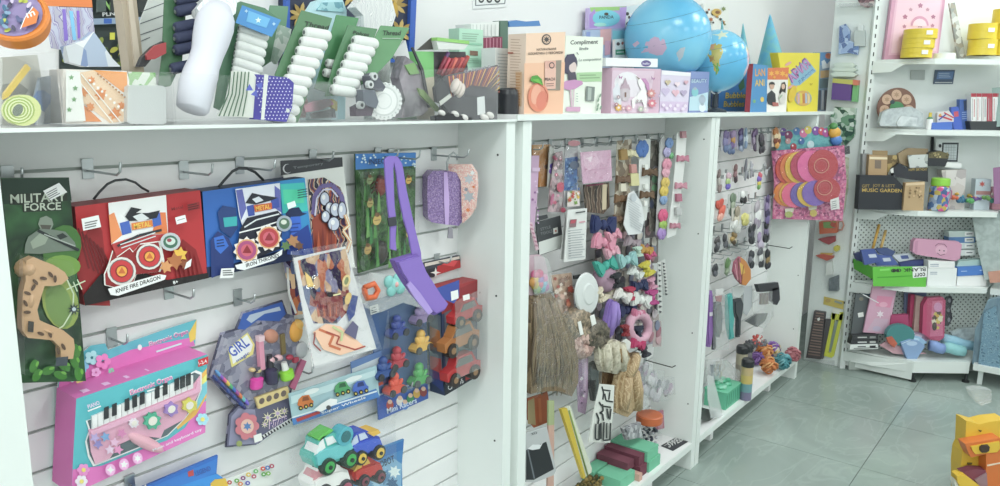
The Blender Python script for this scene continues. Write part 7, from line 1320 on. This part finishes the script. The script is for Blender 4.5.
cbox('black_tray','shallow black tray holding the red topped boxes','tray', e2,[(798,408),(1040,408),(1040,440),(808,440)],.145,.06,'#33363a', SZ[1])
# third shelf
cbox('black_gift_bag','black pack with gold lettering lying at the left of the third shelf','pack', e3,[(68,302),(288,304),(352,372),(350,470),(60,462)],.17,.05,'#23262e', SZ[2], lambda f: (f.text('JOY & LETT',150,385,300,388,26,'#8f7a44'), f.text('MUSIC GARDEN',80,412,345,416,24,'#b89a4a'), f.text('GIFT',80,384,130,384,22,'#8f7a44')))
cbox('kraft_box','kraft paper box with small window at the left of the third shelf','box', e3,[(128,165),(250,170),(246,302),(120,300)],.14,.05,'#a88a64', None, lambda f: (f.poly([(130,178),(248,182),(248,196),(130,194)],'#d8c8a8'), f.poly([(165,200),(208,202),(206,258),(164,256)],'#77675a'), f.poly([(148,135),(250,138),(250,168),(148,164)],'#8f7650')))
cbox('grey_carton','narrow grey pack left of the kraft box','box', e3,[(85,158),(130,158),(122,300),(82,300)],.11,.03,'#8f9090', None)
cbox('gold_pack','gold brown pack right of the kraft box','pack', e3,[(250,168),(312,168),(318,230),(270,250),(250,300)],.12,.02, busy(['#8a744a','#a89058','#6a5634'],40), None)
cbox('ribbon_pack','black pack with gold ribbon print in the middle of the third shelf','pack', e3,[(285,260),(330,220),(380,255),(520,250),(520,345),(400,330),(290,310)],.15,.03,'#2a2c34', None, lambda f: (f.text('HAPPY BIRTHDAY',390,274,515,270,18,'#a08a4a'), f.poly([(268,262),(288,250),(290,285),(272,286)],'#d8d8d4')))
cbox('foil_pack','silvery foil pack standing on the black ribbon pack','pack', e3,[(385,168),(520,162),(516,248),(400,256)],.13,.01, busy(['#a8acaa','#c4c8c6','#8a8f8f','#94a89c'],30,.25), None)
cbox('tan_pack','tan pack behind the foil pack','pack', e3,[(320,160),(390,120),(520,125),(520,165),(390,172),(395,250),(330,220)],.10,.02,'#9a8464', None)
cbox('floral_box','black box with gold floral lid right of the foil pack','box', e3,[(522,152),(600,138),(662,160),(640,242),(522,240)],.12,.05,'#2b2d34', None, lambda f: (f.poly([(524,152),(600,140),(660,162),(655,190),(524,186)],'#6a6040'), dots(f, 530,152,650,182,16,8,['#a8986a','#4a4430','#c0b080'],4)))
cbox('black_bar','slim black vertical strip on the back of the third shelf','strip', e3,[(545,45),(560,45),(556,150),(541,150)],.02,.01,'#2e3236', None)
cbox('calculator_board','white panel with a black framed square grid on the third shelf','board', e3,[(572,60),(730,62),(722,240),(575,240)],.05,.008,'#d8dddc', None, lambda f: (f.poly([(614,84),(724,84),(716,212),(608,210)],'#3a4046'), f.poly([(624,96),(714,96),(707,200),(619,199)],'#c4ccce'), f.lines(630,116,706,116,18,5,2,'#8a9498',0),[f.line([(640+i*17,100),(636+i*17,196)],2,'#8a9498') for i in range(4)], f.ell(598,105,10,12,'#3a4046')))
cbox('white_stand','white wedge stand below the framed panel','stand', e3,[(645,215),(745,222),(740,252),(630,248)],.12,.03,'#dfe3e2', None)
cbox('kraft_pouch','kraft paper pouch at the front of the third shelf','pouch', e3,[(370,352),(500,345),(494,480),(358,480)],.185,.03,'#b0936c', SZ[2], lambda f: (f.poly([(372,354),(498,347),(496,364),(372,370)],'#cdb490'), dots(f, 385,380,480,460,20,9,['#8a6c48','#c8ac84','#77603f'],2)))
f = cface(.17, e3); q = MB(); a = f.p(588,484); b_ = f.p(588,320); a.z = SZ[2]; H = b_.z-a.z; R = (f.p(650,400)-f.p(525,400)).length/2; r = thing('clay_jar','clear jar of colourful clay with bright green lid','jar', a)
q.lathe(a, (0,0,1),[(R*.9,.001),(R, .008),(R, H*.72),(R*.8, H*.78)], busy(['#4a6a9a','#8a9ab4','#3f5a8a','#b8a04a','#a8b8c8','#c84a8a'],45,.2),22); q.build('jar_body', r); q = MB(); q.lathe(a+V((0,0, H*.78)),(0,0,1),[(R*.9,0),(R*.92, H*.04),(R*.9, H*.2),(R*.8, H*.22)], mat('#8ac83a',.35),22); q.build('green_lid', r); q = MB(); q.tube([a+UD*R*.95+V((0,0, H*.68)), a+UD*R*1.3+V((0,0, H*.6)), a+UD*R*1.3+V((0,0, H*.4)), a+UD*R*.98+V((0,0, H*.3))],.004,'#a86a84',6); q.build('handle', r)
cbox('clear_box','clear plastic box with pale pink contents behind the jar','box', e3,[(610,268),(775,262),(770,430),(660,430)],.11,.05, busy(['#a8a09c','#c4bcb8','#b0a8a8','#d0cac8'],20,.3), SZ[2])
cbox('striped_box','small white box with red and blue marks at the right of the third shelf','box', e3,[(838,325),(942,328),(938,440),(835,438)],.12,.04,'#b4c0c8', SZ[2], lambda f: (f.star(880,360,22,'#b8504a',6), f.poly([(840,405),(938,408),(936,432),(838,430)],'#a87a78'), f.ell(915,345,12,10,'#c8d4dc')))
GT = 'small bright toys on the third shelf'; random.seed(17)
for i, (x, y, s, c, l) in enumerate(((688,455,32,'#c8603a','orange'),(740,462,34,'#2f6a8a','deep blue'),(745,440,22,'#3f94a0','turquoise'),(800,468,30,'#4f9a58','green'),(840,462,28,'#6a4a8a','violet'),(870,470,26,'#3f7a4a','dark green'),(905,455,28,'#5f8a4a','olive green'),(945,470,28,'#3f8a7a','sea green'),(790,440,20,'#b8a040','yellow'),(985,460,26,'#8a4a8a','purple'),(715,425,18,'#d8b040','golden'),(850,435,16,'#b84a4a','red'),(965,430,18,'#c8b8b0','pale'),(825,450,16,'#c8824a','tan'))):
    f = cface(.15-.03*(i % 3), e3); q = MB(); c_, ax, ay, k = f.axes(x, y); c_.z = max(c_.z, SZ[2]+s*k*.7)
    for j in range(5): q.ball(c_+V((random.gauss(0,.4), random.gauss(0,.4), random.uniform(-.2,.3)))*s*k, s*k*random.uniform(.35,.55), mat(c, .35),8,6)
    solo(q, 'small_toy','%s small plastic toy at the front of the third shelf' % l, 'toy', GT)
cbox('pink_pouch','pink pouch at the picture edge on the third shelf','pouch', e3,[(950,382),(1030,372),(1030,440),(955,440)],.10,.03,'#c88a9c', SZ[2])
# fourth shelf
e4b = (850,180,1000,608)
def grn(f):
    f.poly([(252,352),(312,350),(312,393),(255,397)],'#dfe3e0'); f.k += 1
    f.text('BLANK CO',306,354,165,360,15,'#26302c',0); f.text('corr',304,374,258,378,15,'#26302c',0)
    f.ell(178,368,7,6,'#2a302c'); f.ell(192,367,7,6,'#2a302c'); f.line([(120,365),(160,362)],8,'#7fd060'); f.line([(110,395),(250,388)],3,'#3f9a2a')
r, f = cbox('green_pen_box','bright green open box reading BLANK CO upside down, full of blue packs','box', e4b, [(92,352),(312,350),(312,395),(96,405)],.19,.001,'#5fb83a', SZ[3], grn)
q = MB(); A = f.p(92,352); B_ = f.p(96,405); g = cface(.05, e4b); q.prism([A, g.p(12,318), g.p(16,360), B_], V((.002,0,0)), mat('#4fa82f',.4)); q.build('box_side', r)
GB4 = 'blue packs in the green box'
for i, (pts, c, l, art_) in enumerate((([(45,285),(100,280),(130,330),(60,345)],'#3c4f8f','blue and white pack at the left of the green box',1),([(90,300),(170,310),(200,345),(110,348)],'#44589a','blue pack with pale label in the middle of the green box',1),([(105,280),(150,275),(185,290),(170,310),(120,300)],'#3f4f7a','dark blue pack at the back of the green box',0),([(170,305),(240,298),(265,320),(200,332)],'#c4cad4','white topped blue pack at the right of the green box',1),([(200,330),(315,322),(316,348),(205,350)],'#4a5494','violet blue pack along the front right of the green box',0),([(20,300),(50,290),(70,340),(30,335)],'#39406a','navy pack in the left corner of the green box',0))):
    cbox('blue_pack', l, 'pack', e4b, pts, .18-.02*i, .02, c, None, (lambda f, p=pts: f.poly([(p[0][0]*.5+p[2][0]*.5-14, p[0][1]*.5+p[2][1]*.5-6),(p[0][0]*.5+p[2][0]*.5+16, p[0][1]*.5+p[2][1]*.5-8),(p[0][0]*.5+p[2][0]*.5+22, p[0][1]*.5+p[2][1]*.5+6),(p[0][0]*.5+p[2][0]*.5-8, p[0][1]*.5+p[2][1]*.5+8)],'#b8c0d0' if p[0][0] != 170 else '#4a5a94')) if art_ else None, GB4)
GW = 'white boxes on the fourth shelf'
fw = lambda y: (lambda f: f.lines(325, y, 362, y, 7,2,3,'#8a94a8'))
cbox('pencil_box','white box with small blue print, upper of two beside the green box','box', e4b, [(318,326),(425,330),(424,356),(318,356)],.16,.05,'#dfe4e4', None, fw(342), GW); cbox('pencil_box','white box with small blue print, lower of two beside the green box','box', e4b, [(316,358),(434,358),(433,394),(316,396)],.165,.06,'#dde2e4', SZ[3], fw(374), GW)
cbox('pencil_box','bright blue box on the right of the fourth shelf','box', e4b, [(436,354),(556,348),(556,384),(436,390)],.16,.05,'#3f74c0', None, lambda f: (f.lines(450,370,480,369,6,1,3,'#a8c4e4'), f.line([(525,366),(550,364)],3,'#a8c4e4')), GW); cbox('pencil_box','white box bottom under the bright blue box','box', e4b, [(436,390),(556,385),(556,392),(436,397)],.155,.05,'#e0e4e2', SZ[3], None, GW)
cbox('pencil_box','pale teal flat box lying on the bright blue one','box', e4b, [(440,330),(545,322),(545,348),(432,352)],.14,.05,'#a4c0bc', None, None, GW)
for i, (y, c, l) in enumerate(((208,'#b8c8c4','topmost'),(232,'#4f7aac','second'),(256,'#c8d0d0','third'),(284,'#d0d6d6','lowest'))): cbox('ruler_box','%s box of the stack behind the pink pencil case' % l, 'box', e4b, [(400, y),(508, y-2),(508, y+22),(402, y+24)],.09,.05, c, None, lambda f, y=y: (f.poly([(465, y+3),(502, y+2),(502, y+18),(465, y+19)],'#dfe4e4'), f.line([(472, y+11),(496, y+10)],4,'#5f6a70')),'boxes behind the pink pencil case')
r, f = cbox('pink_pencil_case','pink pencil case with faint animal face lying on the white boxes','pencil case', e4b, [(258,250),(268,238),(440,250),(454,262),(446,318),(430,328),(268,302),(254,290)],.16,.035,'#c890ac', None, lambda f: (f.poly([(262,248),(276,246),(272,298),(262,292)],'#b87f9c'), f.ell(370,285,24,20,'#d4a4ba'), f.line([(345,268),(356,258),(382,260),(392,272)],3,'#8a5a70'), f.line([(352,295),(366,305),(384,300)],3,'#8a5a70'), f.ell(362,285,3,3,'#6a4a5a'), f.ell(380,287,3,3,'#6a4a5a')))
for l, a, b_, c in (('thick yellow pencil leaning on the pegboard behind the green box',(68,275,.07),(112,178,.02),'#c89a3a'),('second thinner pencil leaning right of the thick yellow one',(100,275,.07),(138,202,.02),'#c8a45c')): f = cface(.01, e4b); q = MB(); f.pipe([a, b_],5.5, mat(c, .4), q); solo(q, 'pencil', l, 'pencil','pencils on the fourth shelf')
# base shelf
cbox('dark_folder','dark grey folder with white sticker leaning at the left of the base shelf','folder', e5,[(100,145),(200,165),(150,440),(66,430)],.11,.012,'#54595c', None, lambda f: (f.poly([(110,268),(145,262),(148,290),(114,296)],'#d8d8d4'), f.ell(132,180,14,12,'#7a7468')))
cbox('blue_packet','blue packet peeking out behind the folder','packet', e5,[(128,105),(196,95),(190,190),(150,180)],.06,.01,'#5f84a4', None)
cbox('pink_wallet_pack','tall pink pack of a pouch with printed heart in a clear sleeve','pack', e5,[(208,88),(358,95),(300,400),(145,388)],.13,.012,'#c898b0', None, lambda f: (f.poly([(232,160),(330,168),(312,235),(222,225)],'#d484a4'), f.poly([(218,300),(300,305),(285,390),(165,380)],'#c4a4b8'), f.star(250,275,26,'#e4d0da',6), f.ell(270,215,26,16,'#dca0b8'), f.line([(140,150),(240,205)],6,'#d8d8da'), f.ell(228,365,26,16,'#b8a8c0'), f.ell(268,105,10,6,'#a87a90')))
cbox('blue_sheet_pack','lilac blue pack behind the pencil cases on the base shelf','pack', e5,[(405,100),(545,105),(535,180),(480,200),(420,280),(400,250)],.04,.01,'#7f8ab0', None)
GPC = 'standing pencil cases on the base shelf'
cbox('pencil_case','crimson pencil case standing at the left of the three','pencil case', e5,[(442,152),(474,155),(462,362),(428,352)],.10,.03,'#a82f5c', None, None, GPC)
cbox('pencil_case','beige pencil case in the middle of the three standing','pencil case', e5,[(478,160),(538,172),(520,400),(458,385)],.12,.03,'#b49a92', None, lambda f: f.line([(505,190),(490,340)],6,'#a08680'), GPC)
r, f = cbox('pencil_case','pink pencil case with yellow print, front one of the three standing','pencil case', e5,[(545,175),(640,168),(658,190),(650,420),(620,442),(535,430),(512,400),(520,220)],.16,.035,'#b8426c', None, lambda f: (f.poly([(575,195),(640,190),(640,410),(560,415)],'#c86a8c'), dots(f, 580,260,630,370,16,18,['#d0b85a','#c8a03a','#d8d0b8','#5a4a3c'],7), f.ell(608,230,26,30,'#c88ab0'), f.ell(586,350,14,26,'#4a4038')), GPC)
q = MB(); f.slab([(520,150),(600,140),(660,160),(668,420),(620,460),(520,445)],.036,.037, clear(gloss=.08, wrinkle=20), q); q.build('clear_wrap', r)
cbox('black_zip_pack','black looped pack hanging right of the pencil cases','pack', e5,[(658,175),(690,160),(705,185),(690,240),(702,300),(680,345),(655,350)],.08,.01,'#33343c', None, lambda f: (f.ell(682,190,9,14,'#8a8a94'), f.ell(675,250,9,12,'#77777f'), f.ell(678,310,9,14,'#8a8a94')))
cbox('magenta_box','magenta pack lying between the pink wallet and the pencil cases','pack', e5,[(322,285),(425,278),(430,355),(310,365)],.14,.03,'#a83a68', None, lambda f: f.lines(340,338,410,335,10,2,6,'#4a2a3c'))
f = cface(.19, e5); q = MB(); f.slab([(290+88+88*math.cos(i*.3927),405+66*math.sin(i*.3927)) for i in range(16)],-.03,0, mat('#3f7f80',.4), q); f.slab([(285,420),(320,412),(352,455),(330,480),(295,450)],0,.012, mat('#b85a44',.4), q); solo(q, 'teal_pouch','round teal pouch with a red end lying on the base shelf','pouch')
GF = 'folded packs at the front of the base shelf'
for i, (dx, dy, c, l) in enumerate(((-14,34,'#7f9cc4','lowest'),(0,12,'#8fb4d0','middle'),(16,-10,'#8a7088','red topped upper'))): cbox('folded_pack','%s of the pale folded packs lying before the crimson case' % l, 'pack', e5,[(392+dx, 418+dy),(450+dx, 398+dy),(505+dx, 408+dy),(545+dx, 440+dy),(500+dx, 462+dy),(440+dx, 456+dy)],.20-.02*i, .03, c, .125 if i == 0 else None, lambda f, dx=dx, dy=dy, i=i: (f.ell(462+dx, 424+dy, 34,14,('#a8c0dc','#b4d0e0','#b8a8b8')[i]), f.line([(400+dx, 424+dy),(452+dx, 404+dy)],4,'#c0d4e4')), GF)
def clothroll(label, p0, p1, rr, c, dd): f = cface(dd, e5); q = MB(); f.pipe([(p0[0], p0[1],0),((p0[0]*2+p1[0])/3,(p0[1]*2+p1[1])/3-4,.004),((p0[0]+p1[0]*2)/3,(p0[1]+p1[1]*2)/3+3,0),(p1[0], p1[1],0)], rr, c, q, 12); lo = min(v.z for v in q.v); q.v = [V((v.x, v.y, max(v.z, .1265))) for v in q.v]; solo(q, 'cloth_roll', label, 'cloth','light blue cloth rolls on the base shelf')
clothroll('long light blue cloth roll slanting at the back right of the base shelf',(640,425),(835,475),30, mat('#8cbad0',.6),.15); clothroll('periwinkle cloth roll at the left of the light blue rolls',(560,470),(640,490),34, mat('#7a94c8',.6),.19); clothroll('aqua cloth roll at the front right of the base shelf',(645,480),(770,505),34, mat('#86c0c4',.6),.185)
cbox('clear_sack','crumpled clear bag behind the light blue packs','bag', e5,[(690,390),(760,365),(880,355),(895,420),(820,445),(720,430)],.11,.02, busy(['#a4b0b4','#bcc8cc','#8f9ca2','#ccd4d6'],14,.3,'noise'), None)
GBW = 'black and white boxes on the base shelf'
for i, (y, c, l) in enumerate(((408,'#3a3c40','top'),(438,'#2f3135','middle'),(466,'#d0d4d2','bottom'))): cbox('board_game_box','%s black and white box of the small stack before the dark folder' % l, 'box', e5,[(80-i*8, y),(236, y-4),(238, y+26),(72-i*6, y+30)],.15+.006*i, .05, c, None, lambda f, y=y, i=i: (f.lines(110, y+12,175, y+11,8,1,7,('#b8bab8','#c8cac8','#55585c')[i]), f.poly([(185, y+5),(222, y+4),(222, y+18),(185, y+19)],('#8a8c8c','#b0b2b0','#2f3135')[i]), f.line([(85, y+22),(232, y+18)],4,('#4a4c50','#44464a','#3a3c40')[i])), GBW)
cbox('pink_mat','pink crumpled film on the base shelf under the teal pouch','film', e5,[(250,470),(300,440),(420,500),(540,520),(440,530),(330,520)],.17,.01,'#c89aa4', None)
# right run: bags seen at the picture edge
def gx(x, y, X): return WX(x, y, X)
def gbag(label, pts, X, col, d=.06, nm='plastic_bag', cat='bag'):
    P = [gx(x, y, X) for x, y in pts]; q = MB(); q.prism([p+V((d, 0,0)) for p in P], V((-d, 0,0)), col); return solo(q, nm, label, cat, 'bags on the far wall run')
BL = busy(['#6f8a9a','#7c97a6','#667f90','#8aa4b2'],14,.3,'noise', stretch=(1,1,.3))
gbag('blue grey plastic bag standing on the base at the picture edge',[(975,330),(988,300),(1010,296),(1010,372),(972,364)],5.02, BL); gbag('tall clear blue packet with dark stripes beside the blue grey bag',[(984,312),(996,306),(1004,372),(978,366)],4.99, busy(['#6a8ea4','#88a8b8','#4f7288'],30,.3,'wave'),.02)
gbag('pale clear bag hanging above the blue grey bag at the picture edge',[(972,216),(1008,212),(1010,275),(985,280),(978,250)],5.09, busy(['#a8b4b2','#b2bebc','#9eaba9','#bac6c4'],14,.3,'noise')); gbag('pink orange packet at the picture edge on the fourth shelf',[(988,272),(1006,270),(1006,282),(990,283)],5.08,'#c8907c',.03)
gbag('blue grey packet at the picture edge on the second shelf',[(992,88),(1012,86),(1012,126),(992,127)],5.10,'#8fa8a4',.04); gbag('mauve packet at the picture edge on the third shelf',[(993,168),(1012,166),(1012,203),(994,204)],5.09,'#9a6a94',.04)
# ---------------------------------------------------------------- hanging goods on the side panel left of the corner unit
def sx(name, label, cat, crop, X, parts, group=None):
    n = V((-1,0,0)); f = Face(MB(), V((X, 0,0)), n); f.crop(*crop); al = [q for p in parts for s in p[1] for q in s[0]]; P = [f.p(*q) for q in al]; c = ctr(P); r = thing(name, label, cat, (c.x, c.y, min(p.z for p in P)), group); f.r = r
    for nm, sl in parts:
        q = MB()
        for pts, h0, h1, m in sl: f.slab(pts, h0, h1, m, q)
        q.build(nm, r)
    return r, f
BB = busy(['#5f80b8','#8fa8d0','#4a66a0','#a8bcd8'],40,.3)
sx('blue_clip_pack','clear pack of blue plastic pieces hanging at the top left of the side panel','pack', e6,4.797,[('blue_pieces',[([(50,85),(70,78),(84,100),(82,130),(100,140),(112,150),(108,178),(80,172),(46,176)],0,.02, BB)]),('clear_front',[([(44,70),(116,74),(114,186),(42,184)],.021,.022, clear(gloss=.08))])])
sx('grey_bottle_pack','small white and grey bottle hanging beside the blue pieces','pack', e6,4.797,[('bottle',[([(98,100),(132,100),(132,150),(98,150)],0,.025,'#b4bcbc')]),('cap',[([(108,82),(126,82),(126,100),(108,100)],0,.02,'#d0d6d6')])])
sx('clear_ledge','narrow clear plastic ledge near the top of the side panel','ledge', e6,4.797,[('ledge',[([(52,14),(166,12),(166,22),(52,24)],0,.06, clear(gloss=.1, haze=.25))])])
sx('dark_red_flower','dark red gauze flower hanging at the top of the side panel','flower', e6,4.797,[('petals',[([(108,0),(130,-16),(160,-10),(162,14),(140,26),(118,20)],0,.02, busy(['#7a5a62','#a07a80','#5f4a50','#c4b0b0'],60))])])
sx('purple_pack','purple and green packs with yellow band and white rolls above','pack', e6,4.797,[('purple_body',[([(30,268),(92,274),(88,326),(26,322)],0,.04,'#5f3f88')]),('green_body',[([(94,276),(112,276),(108,330),(90,328)],0,.03,'#6fae74')]),('yellow_band',[([(32,254),(110,260),(112,276),(30,268)],0,.042,'#b8b45a')]),('red_corner',[([(96,258),(114,260),(112,276),(96,276)],.0,.044,'#c8705a')])])
GR = 'white rolls on the side panel'
for i, (y, w, l) in enumerate(((212,40,'topmost'),(226,46,'second'),(242,48,'lowest'))): sx('white_roll','%s white roll above the yellow banded purple packs' % l, 'roll', e6,4.797,[('roll',[([(72-w, y-2),(72-w*.7, y-9),(72+w*.5, y-8),(72+w*.8, y),(72+w*.6, y+7),(72-w*.8, y+6)],0,.05,'#c4d0c8')])], GR)
sx('green_pack_pile','shiny green and white packs hanging under the purple packs','pack', e6,4.797,[('pack_front',[([(36,345),(104,350),(98,440),(70,470),(40,420),(20,380)],0,.03, busy(['#4f7a5f','#a8bcb0','#35554a','#c8d4cc','#6a9478'],45,.25))])])
sx('multicolour_wrap','pale wrap with yellow green tinge hanging right of the frisbee pack','pack',(765,115,855,398),4.797,[('wrap',[([(345,180),(372,190),(368,330),(352,430),(345,300)],0,.01, busy(['#b8bc9a','#c8ccb4','#a4a88a'],30))])])
e7 = (795,200,865,378); e8 = (800,280,880,370)
r, f = sx('cup_toy_pack','tall clear pack with an orange cup and small red planes','toy', e7,4.797,[('orange_cup',[([(142,112),(238,104),(236,172),(145,178)],0,.05,'#c8603a')]),('cup_print',[([(165,115),(232,110),(230,145),(168,148)],.05,.052, busy(['#5f8aa0','#c8a03a','#b84a3a','#7aa05a'],30))]),('red_plane',[([(130,208),(175,198),(222,192),(222,222),(190,238),(160,225)],0,.03,'#a83a44')]),('yellow_ball',[([(215,250),(228,242),(244,248),(245,268),(230,276),(216,268)],0,.03,'#c8bc3a')]),('orange_plane',[([(118,296),(160,288),(215,300),(210,312),(180,324),(140,308)],0,.03,'#b8503f')]),('plane_wing',[([(140,284),(210,286),(200,298),(150,298)],.0,.02,'#c8a84a')]),('white_piece',[([(175,335),(205,328),(210,400),(170,405)],0,.02,'#ccd0cc')]),('clear_front',[([(112,95),(285,90),(275,470),(100,470)],.055,.056, clear(gloss=.09, wrinkle=14))])])
q = MB(); f.pipe([(240,115,.02),(262,112,.02),(268,135,.02),(258,158,.02),(238,162,.02)],5,'#c88a74', q); q.build('cup_handle', r)
sx('grey_box_pack','small dark grey box at the foot of the cup pack','box', e7,4.797,[('carton',[([(190,420),(240,402),(240,486),(188,486)],0,.03,'#5f686e')])])
RIB = busy(['#3f3a3c','#5a5254','#332f31'],30,.5,'wave', stretch=(0,0,1))
r, f = sx('ribbed_pack','dark pack with rows of brown ribs standing low beside the yellow frame','pack', e8,4.797,[('pack_front',[([(72,138),(122,146),(102,362),(34,354)],0,.03,'#4a4446')])])
q = MB(); g = Face(q, f.o+f.n*.03, f.n); g.crop(*e8)
for i in range(16): g.line([(74-i*2.4,152+i*12.6),(112-i*1.2,157+i*12.8)],6,('#8a746c','#77645c')[i % 2])
g.poly([(80,178),(92,172),(94,184),(84,190)],'#d4d4d0'); q.build('rib_print', r)
sx('dark_pack','second dark pack tucked between ribbed pack and yellow frame','pack', e8,4.797,[('pack_front',[([(122,178),(148,180),(110,362),(100,360)],0,.02,'#4f4c4e')])])
r, f = sx('yellow_frame_pack','yellow framed pack with printed header hanging right of the dark ribbed pack','pack', e8,4.797,[('header',[([(112,76),(216,100),(210,138),(108,112)],0,.003,'#c8b45a')]),('frame_left',[([(150,150),(168,152),(130,350),(114,344)],0,.012,'#c4c83a')]),('frame_right',[([(186,160),(204,150),(158,352),(142,350)],0,.012,'#c4c83a')]),('frame_bottom',[([(112,330),(158,338),(150,358),(112,348)],0,.013,'#c4c83a')]),('frame_top',[([(150,150),(204,148),(198,185),(150,180)],0,.012,'#bcc03f')]),('grey_inside',[([(166,185),(188,188),(150,332),(130,328)],0,.006,'#7f8c84')])])
q = MB(); g = Face(q, f.o+f.n*.0135, f.n); g.crop(*e8); g.poly([(150,130),(186,138),(182,158),(150,152)],'#d8d8cc'); g.ell(208,105,7,6,'#34383a'); g.line([(160,98),(195,108)],9,'#8f9a94'); g.ell(130,95,12,9,'#b89a5a'); q.build('header_print', r)
sx('clear_film_pack','empty clear plastic pack at floor level left of the corner unit','pack', e8,4.797,[('film',[([(30,368),(160,372),(160,440),(40,445)],0,.03, clear(gloss=.12, haze=.12))])])
# ---------------------------------------------------------------- yellow ride-on toy at the lower right
e9 = (900,390,1000,506); GAIN = 1.1
o9 = WZ(985,500,.0); n9 = V((-.788,-.616,0)); f = Face(MB(), o9, n9); f.crop(*e9); r = thing('animal_ride_toy','yellow and orange animal faced cardboard toy at the lower right','toy',(o9.x, o9.y, 0)); YL = mat('#d8b01c',.4); OR = mat('#cc6a1f',.4)
q = MB(); f.slab([(358,172),(378,176),(425,190),(480,176),(560,168),(620,640),(330,640),(330,400),(338,330),(352,300)],-.10,-.03, YL, q); q.build('yellow_back', r)
q = MB(); f.slab([(314,262),(490,232),(506,300),(420,312),(345,330),(328,300)],-.03,.02, OR, q); f.slab([(420,312),(520,300),(640,300),(640,640),(420,640)],-.03,.02, OR, q); q.build('orange_front', r)
q = MB(); f.slab([(340,272),(482,246),(486,282),(470,300),(362,310),(348,292)],.02,.026, YL, q); q.build('yellow_face', r)
q = MB(); f.slab([(380,272),(392,262),(420,260),(428,270),(424,290),(410,298),(388,298),(380,288)],.026,.034,'#3a2c22', q); q.build('black_eye', r); q = MB(); f.slab([(416,216),(436,220),(428,228)],-.029,-.026,'#5a4a1c', q); q.build('back_mark', r)
q = MB(); f.slab([(245,400),(262,392),(300,404),(360,450),(420,520),(420,640),(330,640),(270,470),(248,430)],.02,.06, YL, q); q.build('yellow_beak', r)
q = MB(); f.slab([(242,420),(252,440),(275,480),(320,640),(290,640),(250,480),(240,440)],.02,.05,'#d8d4c8', q); q.build('white_edge', r)
q = MB(); f.slab([(300,408),(360,392),(425,396),(420,450),(380,470),(340,440)],-.02,.018, mat('#7a3a4c',.6), q); f.slab([(360,440),(420,405),(425,470),(385,472)],.018,.024,'#8f6f78', q); q.build('maroon_seat', r)
q = MB(); f.slab([(425,366),(500,352),(500,358),(426,374)],.02,.022,'#d8c8b0', q); f.slab([(500,340),(512,338),(512,368),(502,370)],.02,.024,'#2a2a2a', q); f.slab([(360,384),(385,384),(380,392),(362,392)],-.029,-.024,'#5a4a1c', q); q.build('trim_marks', r)
q = MB(); f.slab([(450,60),(470,100),(506,140),(560,120),(560,60),(490,50)],-.16,-.12, clear(gloss=.15, haze=.2, wrinkle=12), q); solo(q, 'clear_bag','crumpled clear bag behind the yellow animal toy','bag')
GAIN = 1.12
